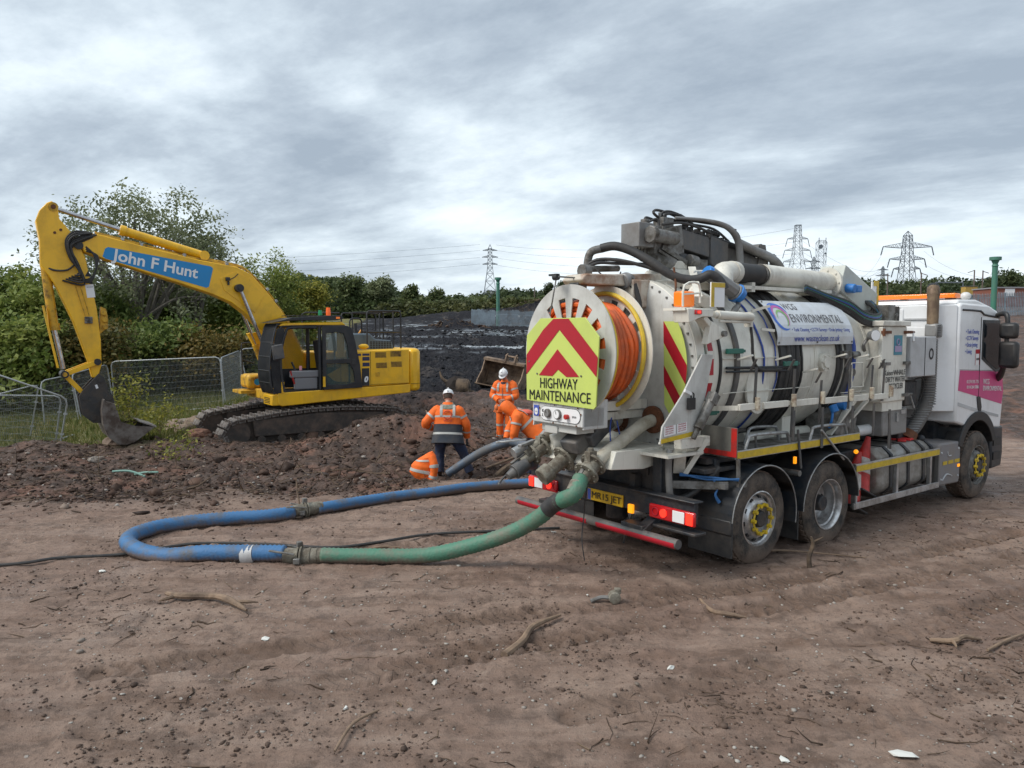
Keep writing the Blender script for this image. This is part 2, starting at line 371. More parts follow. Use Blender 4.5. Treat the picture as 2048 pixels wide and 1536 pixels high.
# ------------------------------------------------------------ ground
def ground_material():
    m = bpy.data.materials.new('mud'); m.use_nodes = True
    global nt, L
    nt = m.node_tree; L = nt.links.new; p = nt.nodes['Principled BSDF']
    g = N('ShaderNodeNewGeometry'); P = g.outputs['Position']
    def noise(s, d=6, r=.6, dist=0):
        n = N('ShaderNodeTexNoise'); n.inputs['Scale'].default_value = s; n.inputs['Detail'].default_value = d; n.inputs['Roughness'].default_value = r; n.inputs['Distortion'].default_value = dist; L(P, n.inputs[0]); return n.outputs[0]
    def mr(x, a, b, c=0, d=1):
        n = N('ShaderNodeMapRange'); n.inputs[1].default_value = a; n.inputs[2].default_value = b; n.inputs[3].default_value = c; n.inputs[4].default_value = d; L(x, n.inputs[0]); return n.outputs[0]
    def mix(f, a, b):
        n = N('ShaderNodeMix', data_type='RGBA'); L(f, n.inputs[0])
        for i, x in ((6, a), (7, b)):
            if isinstance(x, tuple): n.inputs[i].default_value = (*x, 1)
            else: L(x, n.inputs[i])
        return n.outputs[2]
    def at(nm):
        n = N('ShaderNodeAttribute'); n.attribute_name = nm; return n.outputs['Fac']
    big = noise(.55, 5); mid = noise(3.2, 8, .68); fine = noise(24, 8, .75); vfine = noise(95, 4, .7)
    mudc = mix(mr(big, .38, .62), (.218, .143, .108), (.30, .212, .163))
    mudc = mix(mr(mid, .50, .62, 0, .85), mudc, (.125, .082, .060))
    mudc = mix(mr(mid, .44, .30, 0, .55), mudc, (.36, .27, .215))
    mudc = mix(mr(fine, .52, .66, 0, .75), mudc, (.105, .068, .05))
    mpn = N('ShaderNodeMapping'); mpn.inputs['Rotation'].default_value = (0, 0, R(-20)); mpn.inputs['Scale'].default_value = (.6, 3.4, 1); L(P, mpn.inputs[0])
    sn = N('ShaderNodeTexNoise'); sn.inputs['Scale'].default_value = 1.1; sn.inputs['Detail'].default_value = 8; sn.inputs['Roughness'].default_value = .68; L(mpn.outputs[0], sn.inputs[0])
    mudc = mix(mr(sn.outputs[0], .50, .66, 0, .8), mudc, (.15, .092, .063)); mudc = mix(mr(sn.outputs[0], .46, .34, 0, .6), mudc, (.36, .265, .21))
    mudc = mix(mathn('MULTIPLY', at('rut'), .6), mudc, (.12, .074, .05))
    soil = mix(mr(mid, .38, .62), (.040, .026, .020), (.115, .072, .054))
    soil = mix(mr(noise(.8, 4), .52, .66, 0, .7), soil, (.20, .092, .058))
    soil = mix(mr(fine, .55, .7, 0, .8), soil, (.19, .14, .11))
    blk = mix(mr(mid, .36, .66), (.0075, .0085, .012), (.032, .031, .034))
    blk = mix(mr(noise(.35, 6, .7), .56, .66, 0, .6), blk, (.10, .085, .075))
    gr = mix(mr(noise(1.1, 6), .40, .62), (.085, .105, .030), (.20, .165, .075))
    c = mix(at('churn'), mudc, soil); c = mix(at('black'), c, blk); c = mix(at('grass'), c, gr)
    # small pale stones set in the mud
    v = N('ShaderNodeTexVoronoi'); v.inputs['Scale'].default_value = 13; v.inputs['Randomness'].default_value = 1; L(P, v.inputs[0])
    sel = N('ShaderNodeSeparateColor'); L(v.outputs['Color'], sel.inputs[0])
    st = mathn('MULTIPLY', mr(v.outputs['Distance'], .19, .13), mathn('GREATER_THAN', sel.outputs[0], .86))
    st = mathn('MULTIPLY', st, mathn('SUBTRACT', 1.0, at('grass')))
    stc = mix(sel.outputs[1], (.24, .19, .15), (.50, .46, .42))
    c = mix(mathn('MULTIPLY', st, .8), c, stc)
    wet = at('wet'); c = mix(mathn('MULTIPLY', wet, .55), c, (.02, .019, .02))
    L(c, p.inputs['Base Color'])
    damp = mr(noise(1.3, 6, .65), .50, .66)
    rg = mathn('SUBTRACT', .86, mathn('MULTIPLY', damp, .38)); rg = mathn('SUBTRACT', rg, mathn('MULTIPLY', mr(mid, .45, .6), .08))
    rg = mathn('ADD', rg, mathn('MULTIPLY', at('black'), .15)); rg = mathn('MAXIMUM', mathn('SUBTRACT', rg, mathn('MULTIPLY', wet, .9)), .07); L(rg, p.inputs['Roughness'])
    L(mathn('ADD', mathn('SUBTRACT', .45, mathn('MULTIPLY', at('black'), .35)), mathn('MULTIPLY', wet, .5)), p.inputs['Specular IOR Level'])
    h = mathn('ADD', mathn('MULTIPLY', mid, .30), mathn('ADD', mathn('MULTIPLY', fine, .50), mathn('MULTIPLY', vfine, .22)))
    ph = mathn('ADD', mathn('MULTIPLY', at('ral'), 62.0), mathn('MULTIPLY', mathn('ABSOLUTE', at('rsd')), 30.0))
    tr_ = mathn('MULTIPLY', mathn('MULTIPLY', mr(mathn('SINE', ph), -.2, .35), at('rut')), mr(noise(1.4, 4), .42, .56)); h = mathn('SUBTRACT', h, mathn('MULTIPLY', tr_, .38))
    h = mathn('ADD', h, mathn('MULTIPLY', st, .25))
    bn = N('ShaderNodeBump'); bn.inputs['Distance'].default_value = .055; L(mathn('SUBTRACT', .95, mathn('MULTIPLY', wet, .9)), bn.inputs['Strength']); L(h, bn.inputs['Height']); L(bn.outputs[0], p.inputs['Normal'])
    return m
def build_ground():
    def grow(a, b, s0, r):
        o = [a]; s_ = s0
        while o[-1] < b: o.append(o[-1]+s_); s_ *= r
        return o
    xr = grow(11, 3500, .055, 1.045)
    xs = np.array([-v for v in xr[::-1]]+list(np.arange(-10.94, -7.5, .06))+list(np.arange(-7.46, 7.47, .027))+list(np.arange(7.52, 10.96, .06))+xr)
    ys = [-60, -30, -15, -8, -4, -1, 1, 2.2, 3.0, 3.5]
    while ys[-1] < 4200: ys.append(ys[-1]+max(.02, (.0046 if ys[-1] < 32 else .011)*ys[-1]))
    ys = np.array(ys); X, Y = np.meshgrid(xs, ys); x = X.ravel(); y = Y.ravel()
    z = Hn(x, y); RUTON[0] = False; rut = np.clip((Hn(x, y)-z)/.035, 0, 1); RUTON[0] = True
    _bd, ral, rsd = rutinfo(x, y)
    g = grass(x, y); k = black(x, y); c = churn(x, y)
    # standing water: level film in the low spots of the black field
    low = sst(-fbm(x*.30, y*1.1, .16, 4, .6), .17, .24)*k*sst(y, 38, 52)*(1-sst(y, 230, 300))
    zs = np.interp(y, [0, 30, 60, 120, 330], [0, .27, 1.15, 2.95, 7.9])-.05
    z = np.where(low > .3, z*(1-low)+low*zs, z)
    n = len(xs); m = len(ys)
    idx = np.arange(n*m).reshape(m, n)
    f = np.stack([idx[:-1, :-1], idx[:-1, 1:], idx[1:, 1:], idx[1:, :-1]], -1).reshape(-1, 4)
    me = bpy.data.meshes.new('ground'); me.vertices.add(n*m); me.loops.add(f.size); me.polygons.add(len(f))
    me.vertices.foreach_set('co', np.stack([x, y, z], 1).astype(np.float32).ravel())
    me.loops.foreach_set('vertex_index', f.astype(np.int32).ravel())
    me.polygons.foreach_set('loop_start', np.arange(0, f.size, 4, dtype=np.int32)); me.polygons.foreach_set('loop_total', np.full(len(f), 4, np.int32))
    me.update(); me.shade_smooth()
    for nm, a in (('churn', c), ('black', k), ('grass', g), ('wet', low), ('rut', rut), ('ral', ral), ('rsd', rsd)):
        at = me.attributes.new(nm, 'FLOAT', 'POINT'); at.data.foreach_set('value', a.astype(np.float32))
    me.materials.append(ground_material())
    o = bpy.data.objects.new('ground', me); col.objects.link(o); o['kind'] = 'structure'
build_ground()
# ------------------------------------------------------------ shared materials
cream = M('cream_paint', (.74, .72, .64), .38, dirt=.6, dc=(.27, .24, .20), ds=1.7, streak=.5, sc=(.23, .17, .12), bump=.15, bs=6, lo=.46, hi=.70)
greypaint = M('grey_white_paint', (.58, .58, .55), .42, dirt=.6, dc=(.24, .22, .19), ds=2.2, streak=.35, sc=(.22, .16, .12), lo=.46, hi=.72)
white = M('white_paint', (.79, .80, .81), .28, dirt=.28, dc=(.45, .42, .38), ds=1.5, coat=.3, streak=.15, mud=.0)
cabgrey = M('cab_panel_grey', (.50, .51, .52), .4, dirt=.5, dc=(.3, .29, .28), ds=2)
chassis = M('chassis_paint', (.014, .018, .024), .5, dirt=.7, dc=(.075, .062, .052), ds=5, mud=.34, mudc=(.12, .088, .068), bump=.3, bs=25)
blackp = M('black_plastic', (.012, .013, .015), .45, dirt=.4, dc=(.07, .06, .05), ds=5)
guardm = M('mudguard_plastic', (.018, .024, .032), .42, dirt=.5, dc=(.08, .068, .055), ds=4, mud=.33, mudc=(.12, .09, .07))
rubber = M('black_rubber', (.026, .026, .027), .6, dirt=.4, dc=(.09, .08, .07), ds=9)
alu = M('aluminium', (.55, .56, .57), .38, metal=.75, dirt=.5, dc=(.22, .19, .16), ds=7, mud=.3)
steel = M('dirty_steel', (.22, .215, .205), .5, metal=.45, dirt=.9, dc=(.085, .075, .06), ds=7, bump=.3, bs=30, streak=.4, sc=(.13, .06, .03))
mudsteel = M('muddy_pipe_metal', (.25, .235, .19), .62, metal=.15, dirt=.95, dc=(.12, .10, .075), ds=9, bump=.5, bs=25, lo=.40, hi=.6)
darkgrey = M('dark_grey_metal', (.085, .088, .092), .45, metal=.2, dirt=.8, dc=(.19, .17, .15), ds=4, streak=.5, sc=(.03, .03, .03), bump=.2)
midgrey = M('grey_metal_sheet', (.25, .25, .245), .42, metal=.25, dirt=.6, dc=(.15, .13, .115), ds=3)
rust = M('rust', (.17, .065, .03), .85, dirt=.8, dc=(.07, .035, .02), ds=14)
yellowt = M('yellow_reflective_tape', (.62, .43, .02), .35, dirt=.4, dc=(.25, .18, .05), ds=8)
limet = M('lime_reflective_tape', (.56, .66, .15), .35, dirt=.3, dc=(.38, .44, .14), ds=2.5)
redt = M('red_reflective_tape', (.42, .008, .022), .4, dirt=.25, dc=(.24, .015, .02), ds=3)
redp = M('red_paint', (.52, .02, .015), .4, dirt=.5, dc=(.10, .03, .025), ds=8)
orangeh = M('orange_rubber_hose', (.78, .135, .022), .45, dirt=.75, dc=(.36, .10, .05), ds=4)
yellowh = M('yellow_rubber_hose', (.72, .50, .03), .45, dirt=.6, dc=(.42, .30, .06), ds=6)
amber = M('amber_lens', (1.0, .33, .01), .25, emit=.55)
amberoff = M('amber_beacon_plastic', (.85, .20, .012), .25, coat=.4, emit=.12)
redlit = M('lit_red_lamp', (1.0, .03, .015), .25, emit=.8)
redlens = M('red_lens', (.42, .008, .012), .18, coat=.5, emit=.05)
whitelens = M('white_lens', (.8, .8, .8), .2, coat=.5)
blackm = M('black_print', (.012, .012, .014), .5)
whitem = M('white_print', (.8, .8, .8), .5)
greym = M('grey_print', (.13, .13, .14), .5)
bluem = M('blue_print', (.06, .10, .42), .5)
pinkm = M('pink_vinyl', (.60, .045, .20), .32, dirt=.35, dc=(.45, .10, .2), ds=2)
greenm = M('green_rubber_ties', (.02, .16, .12), .5, dirt=.4)
bluep = M('blue_plastic', (.02, .20, .60), .35, dirt=.25, dc=(.1, .14, .2))
bluehose = M('thin_blue_hose', (.03, .07, .32), .4)
silver = M('galvanised_tube', (.42, .43, .43), .38, metal=.7, dirt=.6, dc=(.19, .17, .15), ds=10)
glass = M('dark_glass', (.015, .02, .025), .06, spec=.8)
mirrorm = M('mirror_glass', (.5, .5, .5), .05, metal=1)
tyre = M('muddy_tyre_rubber', (.022, .021, .020), .75, dirt=.85, dc=(.13, .10, .078), ds=5, bump=.5, bs=40, lo=.38, hi=.6, mud=.16, mudc=(.16, .115, .088))
rimm = M('polished_rim', (.60, .60, .60), .28, metal=.85, dirt=.65, dc=(.17, .14, .12), ds=6)
tread = M('caked_mud', (.15, .108, .082), .9, bump=.8, bs=30, dirt=.7, dc=(.07, .05, .04), ds=12)
TAU = 2*math.pi
strapm = M('grey_strap', (.075, .075, .075), .7, dirt=.7, dc=(.16, .14, .12), ds=6)

# ------------------------------------------------------------ vacuum tanker truck (x forward, y left, z up; origin under the rear axle)
TR = thing('tanker_truck', 'cream and white vacuum tanker truck with hose reel and highway maintenance board on its rear', 'truck', (1.904, 9.174, 0), .6537)
def wheel(x, y, z, kind, side, r=.5):
    o = -side  # direction towards the outside
    b = B(); wd = .29
    # tyre: lathe about y
    pr = [(.285, 0), (.30, .012), (.36, .020), (.43, .016), (.475, -.004), (.494, -.02), (r, -.05), (r, -wd+.05), (.494, -wd+.02), (.43, -wd-.012), (.30, -wd), (.285, -wd)]
    b.lathe([(q[0], q[1]*o) for q in pr], (0, 0, 0), 'y', 56)
    t = mk('wheel', b, tyre, TR); t.location = (x, y, z)
    b = B()
    for i in range(44):  # shoulder lugs
        a = TAU*i/44
        for k, (h0, h1) in enumerate(((-.035, -.095), (-.195, -.255))):
            c = B().box((0, 0, 0), (.045, .06, .02)); c.xf(Matrix.Rotation(-a, 4, 'Y') @ Matrix.Translation((0, o*(h0+h1)/2, r+.002)) @ Matrix.Rotation(.35*(1 if k else -1), 4, 'Z')); b.add(c.v, c.f)
    mk('tread_lug', b, tread, t, kind='stuff')
    b = B()
    if kind == 'drive':
        b.lathe([(.302, .018*o), (.292, .018*o), (.272, -.01*o), (.268, -.05*o), (.252, -.06*o), (.248, -.19*o), (.16, -.20*o), (.12, -.15*o), (0, -.15*o)], (0, 0, 0), 'y', 48)
        for i in range(8):
            a = TAU*i/8; c = (.2*math.cos(a), -.197*o, .2*math.sin(a)); 
        mk('rim', b, rimm, t)
        b = B()
        for i in range(8):
            a = TAU*i/8+.2; b.cyl((.205*math.cos(a), -.192*o, .205*math.sin(a)), (.205*math.cos(a), -.21*o, .205*math.sin(a)), .026, n=10)
        mk('hand_hole', b, blackm, t)
        mk('hub', B().cyl((0, -.2*o, 0), (0, -.05*o, 0), .105, .09, 20), chassis, t, bev=.01)
    else:
        b.lathe([(.302, .012*o), (.290, .016*o), (.278, -.012*o), (.262, -.02*o), (.245, -.055*o), (.20, .012*o), (.165, .02*o), (.150, .02*o), (.148, -.01*o), (0, -.01*o)], (0, 0, 0), 'y', 48)
        mk('rim', b, rimm if kind == 'tag' else steel, t)
        b = B()
        for i in range(10):
            a = TAU*i/10+.15; c = Vector((.222*math.cos(a), -.026*o, .222*math.sin(a))); b.cyl(c-Vector((0, .03*o, 0)), c+Vector((0, .012*o, 0)), .025, n=10)
        mk('hand_hole', b, blackm, t)
        b = B().cyl((0, -.02*o, 0), (0, .045*o, 0), .10, .085, 20)
        mk('hub', b, chassis, t, bev=.008)
        b = B().torus((0, .05*o, 0), .155, .011, 'y', 40, 6)
        for i in range(10):
            a = TAU*i/10; c = Vector((.155*math.cos(a), .03*o, .155*math.sin(a))); b.cyl(c, c+Vector((0, .045*o, 0)), .026, .02, 8)
        mk('nut_indicator_ring', b, yellowt, t)
    return t
for sd_ in (1, -1):    # side 1 = right hand (towards the camera)
    yy = -1.23*sd_
    wheel(0, yy, .485, 'tag', sd_); wheel(1.355, yy, .455, 'drive', sd_); wheel(5.46, yy, .485, 'steer', sd_)
wheel(1.355, -.9, .455, 'steer', 1); wheel(1.355, .9, .455, 'steer', -1)
for xx in (0, 1.355, 5.46): mk('axle', B().cyl((xx, -.85, .47), (xx, .85, .47), .07, n=12).box((xx, 0, .47), (.26, .36, .3)), chassis, TR)
for s in (1, -1): mk('chassis_rail', B().b2(-1.08, 6.1, s*.40-.04, s*.40+.04, .70, .97), chassis, TR)
b = B()
for xx in (-.9, -.4, .6, 2.1, 3.2, 4.3): b.b2(xx-.05, xx+.05, -.4, .4, .72, .93)
mk('cross_member', b, chassis, TR)
mk('subframe', B().b2(-1.0, 4.3, -.55, .55, .97, 1.10).b2(-.6, 2.4, -1.0, 1.0, 1.10, 1.16), chassis, TR)
b = B()
for xx, yy in ((-.6, .3), (-.55, -.55), (.7, .6), (.72, -.62), (2.1, -.55), (2.3, .5)): b.cyl((xx, yy, .30), (xx, yy, .62), .13, n=16).cyl((xx, yy, .62), (xx, yy, .7), .09, n=12)
mk('air_suspension', b, chassis, TR, bev=.01)
b = B().box((-.95, 0, .95), (.06, 1.5, .5)).box((-.7, -.75, .85), (.5, .05, .35)).box((-.7, .75, .85), (.5, .05, .35)).box((-1.0, -.72, .98), (.1, .12, .5)).box((-.45, -.9, .9), (.08, .25, .5)).box((-.5, -.9, 1.05), (.5, .4, .05))
mk('rear_underbody_plate', b, chassis, TR, bev=.008)
for pts in ([(-1.0, -.85, 1.28), (-1.02, -.85, 1.15), (-1.0, -.85, .85), (-.9, -.8, .72)], [(-1.0, -.75, .7), (-.75, -.9, .78), (-.6, -1.05, .98), (-.52, -1.1, 1.08)], [(-1.02, -.4, .62), (-1.1, -.35, .4), (-1.1, -.3, .2)]):
    mk('hanging_hose', B().tube(pts, .035 if pts[0][2] > .65 else .012), rubber if pts[0][2] < 1.2 else midgrey, TR)
# tail beam
tb = mk('tail_beam', B().b2(-1.15, -1.09, -1.30, 1.24, .60, .82).b2(-1.19, -1.05, -1.33, 1.26, .815, .835).b2(-1.21, -1.04, -1.36, -.7, .50, .53), chassis, TR, bev=.008)
for s, y0, y1 in ((1, -1.33, -.74), (-1, .72, 1.24)):
    rl = mk('tail_light', B().b2(-1.19, -1.151, y0, y1, .585, .73), redlens, TR, bev=.015)
    out = y0 if s == 1 else y1; dn = 1 if s == 1 else -1
    mk('reverse_lens', B().b2(-1.199, -1.191, out+dn*.12, out+dn*.27, .60, .715), whitelens, rl, bev=.004)
    mk('lit_lamp', B().b2(-1.200, -1.191, out+dn*.015, out+dn*.10, .60, .715), redlit, rl, bev=.004)
    mk('lit_lamp', B().cyl((-1.19, out+dn*.39, .66), (-1.203, out+dn*.39, .66), .042, n=18), redlit, rl)
    mk('lens_ring', B().torus((-1.195, out+dn*.5, .66), .04, .006, 'x', 18, 6), redt, rl)
for y0 in (.37, -.47):
    mk('marker_light', B().b2(-1.185, -1.152, y0-.035, y0+.035, .57, .665), amber, TR, bev=.006)
npl = mk('number_plate', B().b2(-1.168, -1.152, -.345, .205, .605, .735), M('yellow_plate', (.70, .42, .01), .35, dirt=.35, dc=(.35, .2, .03), ds=6), TR, bev=.003)
mk('plate_blue_band', B().b2(-1.171, -1.169, .15, .198, .61, .73), bluem, npl)
text('lettering', 'MR15 JET', blackm, npl, (-1.172, .135, .668), (0, -1, 0), (0, 0, 1), .105, .0, width=.455)
bp = mk('under_run_bar', B().cyl((-1.33, 1.27, .43), (-1.33, -1.26, .43), .05, n=18, cap=False).cyl((-1.33, -1.25, .43), (-1.33, -1.26, .43), .05, .045).cyl((-1.33, 1.26, .43), (-1.33, 1.27, .43), .05, .045), darkgrey, TR)
b = B().lathe([(.052, -1.24), (.052, -.15)], (-1.33, 0, .43), 'y', 10, math.pi*.9, math.pi*1.45)
b.lathe([(.052, .0), (.052, 1.22)], (-1.33, 0, .43), 'y', 10, math.pi*.9, math.pi*1.45)
mk('red_stripe', b, redt, bp, recalc=False)
b = B()
for y0 in (-.75, .6): b.bar((-1.33, y0, .45), (-.9, y0, .66), .12, .07).box((-1.27, y0+.1, .49), (.16, .3, .06))
mk('bar_bracket', b, chassis, TR, bev=.006)
# mudguards
def guard(cx_, cz, r, y0, y1, a0, a1, flap):
    b = B()
    n = 22
    for i in range(n):
        t0, t1 = a0+(a1-a0)*i/n, a0+(a1-a0)*(i+1)/n
        for t, u in ((t0, t1),):
            p = [(cx_+rr*math.cos(q), cz+rr*math.sin(q)) for rr, q in ((r, t), (r, u), (r+.02, u), (r+.02, t))]
            b.prism(p, y0, y1, 'y')
    g = mk('mudguard', b, guardm, TR)
    s = -1 if y0 < 0 else 1; yo = min(y0, y1) if s < 0 else max(y0, y1)
    pts = [(cx_+(r+.012)*math.cos(a0+(a1-a0)*i/n), yo+s*.006, cz+(r+.012)*math.sin(a0+(a1-a0)*i/n)) for i in range(n+1)]
    mk('guard_trim', B().tube(pts, .007, 6, 1), silver, g)
    if flap:
        xe = cx_+r*math.cos(a1)
        mk('mud_flap', B().b2(xe-.012, xe+.012, y0, y1, .16, .46), rubber, g)
        mk('guard_skirt', B().b2(xe-.03, xe+.02, y0, y1, .40, cz+r*math.sin(a1)+.02), guardm, g, bev=.01)
for s in (-1, 1):
    guard(.015, .49, .565, s*1.30, s*.74, R(-12), R(176), True)
    guard(1.33, .47, .585, s*1.30, s*.74, R(2), R(180), False)
    mk('mud_flap', B().b2(.76, .78, min(s*1.22, s*.78), max(s*1.22, s*.78), .12, .5), rubber, TR)
mk('rear_guard_bracket', B().b2(-.62, -.56, -1.25, -.78, .88, .93).bar((-.42, -1.26, 1.18), (-.40, -1.26, .82), .03, .03).bar((-.9, -.8, .9), (-.5, -1.2, .9), .05, .08), steel, TR)
mk('blue_tie_rope', B().tube([(-.86, -.86, 1.0), (-.66, -1.05, .985), (-.42, -1.27, .955)], .012).tube([(-.86, -.86, 1.02), (-.66, -1.06, .96), (-.42, -1.28, .97)], .010).tube([(-.62, -1.1, .97), (-.58, -1.13, .87), (-.60, -1.12, .80), (-.56, -1.14, .72)], [.008, .008, .014, .02]), M('blue_rope', (.03, .12, .30), .7), TR)
b = B(); [b.cyl((xx, -1.0, .9), (xx, -1.27, .9), .035, n=12) for xx in (.70, -.30)]
mk('guard_mount', b, steel, TR)
mk('side_marker', B().b2(.70, .73, -1.21, -1.18, 1.0, 1.08), amber, TR, bev=.004)
mk('side_marker', B().sph((2.10, -1.16, 1.0), .028), amber, TR)
# tank
TZ, Tr = 2.12, .93
tank = mk('tank', B().lathe([(0, -.70), (Tr, -.70), (Tr, 2.75), (Tr-.03, 2.85), (Tr-.13, 2.97), (Tr-.35, 3.08), (0, 3.14)], (0, 0, TZ), 'x', 80), cream, TR)
def ring(name, mat, x0, x1, r0, parent=TR, a0=0, a1=TAU, n=72, thick=.012, bevel=0):
    return mk(name, B().lathe([(r0, x0), (r0+thick, x0), (r0+thick, x1), (r0, x1)], (0, 0, TZ), 'x', n, a0, a1), mat, parent, bev=bevel)
door = mk('rear_door', B().lathe([(0, -.80), (.45, -.795), (.82, -.775), (.93, -.75), (.955, -.74), (.955, -.70), (0, -.70)], (0, 0, TZ), 'x', 80), greypaint, TR)
ring('door_flange', cream, -.735, -.60, Tr, thick=.035, bevel=.004); ring('door_flange', cream, -.565, -.47, Tr, thick=.04, bevel=.004)
for xx in (.30, 1.50, 2.72): ring('weld_band', cream, xx, xx+.05, Tr, thick=.008)
for x0, x1, th, m_ in ((-.33, -.30, .02, rubber), (-.07, .0, .03, darkgrey), (.76, .87, .035, rubber), (1.53, 1.57, .012, cream), (1.98, 2.05, .02, rubber), (2.18, 2.34, .03, darkgrey)):
    ring('strap_band', m_, x0, x1, Tr, thick=th, a0=R(-150) if x0 > .5 else R(60), a1=R(240))
def wraphose(x, r_, mat, a0=60, a1=245, dx=0, name='wrapped_hose', rad=None):
    pts = []
    for i in range(25):
        a = R(a0+(a1-a0)*i/24); pts.append((x+dx*i/24+.012*math.sin(i*1.3+x*9), (Tr+r_+.004)*math.cos(a), TZ+(Tr+r_+.004)*math.sin(a)))
    return mk(name, B().tube(pts, r_, 8, 1), mat, TR)
for i, (xx, rr_, m_) in enumerate(((.93, .03, rubber), (.99, .028, rubber), (1.05, .022, rubber), (1.11, .03, rubber), (1.17, .018, rubber), (1.24, .016, blackp), (2.38, .03, bluehose), (2.43, .018, bluehose), (2.10, .02, rubber))):
    wraphose(xx, rr_, m_, 55, 250, -.06)
wraphose(.30, .012, bluehose, 70, 250, .25); wraphose(-.60, .012, greenm, 20, 260, 0); wraphose(.55, .008, bluehose, 90, 200, .18)
b = B()
for i in range(48):
    a = TAU*i/48; b.box((-.757, .87*math.cos(a)*1.06, TZ+.87*math.sin(a)*1.06), (.016, .02, .02))
mk('door_bolt', b, steel, door)
# longitudinal frame pad on the near side of the tank
for z0, x0, x1 in ((2.20, -.28, .72), (1.83, -.28, 1.4), (1.72, 2.1, 2.7)): mk('weld_strip', B().box(((x0+x1)/2, -.94, z0), (x1-x0, .015, .008)), cream, TR)
b = B(); b.lathe([(.0, -.028), (.14, -.028), (.14, 0)], (.25, 0, 0), 'y', 24); b.xf(Matrix.Translation((0, -.90, 1.86)) @ Matrix.Diagonal((1.5, 1, 2.1, 1)))
mk('oval_patch_plate', b, cream, TR)
b = B().cyl((1.66, -.90, 2.12), (1.66, -.99, 2.12), .11, n=20).cyl((1.66, -.99, 2.12), (1.66, -1.01, 2.12), .07, n=16); [b.cyl((1.66+.09*math.cos(k), -.98, 2.12+.09*math.sin(k)), (1.66+.09*math.cos(k), -1.01, 2.12+.09*math.sin(k)), .014, n=6) for k in (0, 1, 2.1, 3.1, 4.2, 5.2)]
mk('inspection_port', b, cream, TR)
# sight tube and clamps
mk('side_pipe', B().cyl((-.25, -.965, 2.10), (.95, -.965, 2.08), .016, n=8).cyl((-.25, -.965, 2.06), (.95, -.965, 2.04), .012, n=8), chassis, TR)
for xx, zz_ in ((-.12, 2.28), (.92, 2.12), (-.40, 1.62)):
    mk('green_clamp', B().box((xx, -.97 if zz_ > 1.7 else -.85, zz_), (.26, .05, .055)).box((xx+.14, -.97 if zz_ > 1.7 else -.85, zz_), (.07, .035, .03)), greenm, TR, bev=.006)
# chevrons on the door: stripes clipped to the panel
def disc_z(y): return math.sqrt(max(0, .90**2-y*y))
def clip(poly, f):
    out = []
    for i in range(len(poly)):
        a, c = poly[i], poly[(i+1) % len(poly)]; fa, fc = f(a), f(c)
        if fa >= 0: out.append(a)
        if fa*fc < 0: t = fa/(fa-fc); out.append((a[0]+(c[0]-a[0])*t, a[1]+(c[1]-a[1])*t))
    return out
def chev_panel(poly, parent, x, stripes):
    def fl(p):  # convex clip of poly against a stripe band
        return p
    mk('lime_panel', B().prism(poly, x, x-.003, 'x'), limet, parent)
    for k0, k1, sl in stripes:
        q = clip(clip(poly, lambda p: (p[1]-sl*p[0])-k0), lambda p: k1-(p[1]-sl*p[0]))
        if len(q) > 2: mk('red_stripe', B().prism(q, x-.0045, x-.006, 'x'), redt, parent)
arc = [(-.90*math.cos(a), TZ+.90*math.sin(a)) for a in [R(q) for q in (32, 25, 18, 11, 4, -3, -10, -17, -24, -31, -38)]]
pl = [(-.575, 2.60)]+arc+[(-.60, 1.72)]
chev_panel(pl, door, -.812, [(1.55+.52, 1.55+.76, -.0+.0)] if False else [(3.20, 3.42, 1.42), (2.78, 2.97, 1.42)])
# red reflectors on the flange
for a in (150, 165, 180, 195, 130, 60, 48):
    t = R(a); r_ = Tr+.041
    b = B().box((0, 0, 0), (.075, .17, .006)); b.xf(Matrix.Translation((-.515, r_*math.cos(t), TZ+r_*math.sin(t))) @ Matrix.Rotation(t-math.pi/2, 4, 'X'))
    mk('red_reflector', b, redt, TR)
# side wing plates and lower yellow strip
wing = [(-.52, 2.25), (-.69, 2.26), (-1.0, 1.85), (-1.29, 1.55), (-1.32, 1.38), (-.76, 1.43), (-.80, 1.50), (-.64, 1.80)]
for y0 in (-1.0, .98):
    wp = mk('wing_plate', B().prism(wing, y0, y0+.02, 'y'), greypaint, TR, bev=.004)
    if y0 < 0:
        mk('yellow_strip', B().prism([(-1.31, 1.385), (-.765, 1.43), (-.765, 1.475), (-1.31, 1.43)], -1.004, -1.008, 'y'), yellowt, wp)
        mk('warning_label', B().prism([(-1.27, 1.45), (-1.10, 1.465), (-1.10, 1.56), (-1.27, 1.545)], -1.004, -1.007, 'y').prism([(-1.08, 1.467), (-.93, 1.48), (-.93, 1.575), (-1.08, 1.563)], -1.004, -1.007, 'y'), whitem, wp)
        for k in range(2):
            x0 = -1.255+k*.19
            for q in range(4): text('lettering', ('WARNING', 'HIGH PRESSURE', 'KEEP CLEAR', 'NO ENTRY')[q], redt, wp, (x0, -1.0075, 1.540+k*.015-.022*q), (1, 0, .085), (0, 0, 1), .018, 0, width=.12, off=.001, depth=.001)
mk('wing_edge', B().bar((-1.32, -.99, 1.39), (-.8, -.60, 1.25), .02, .02).b2(-1.2, -.65, -1.0, -.3, 1.22, 1.25), cream, TR)
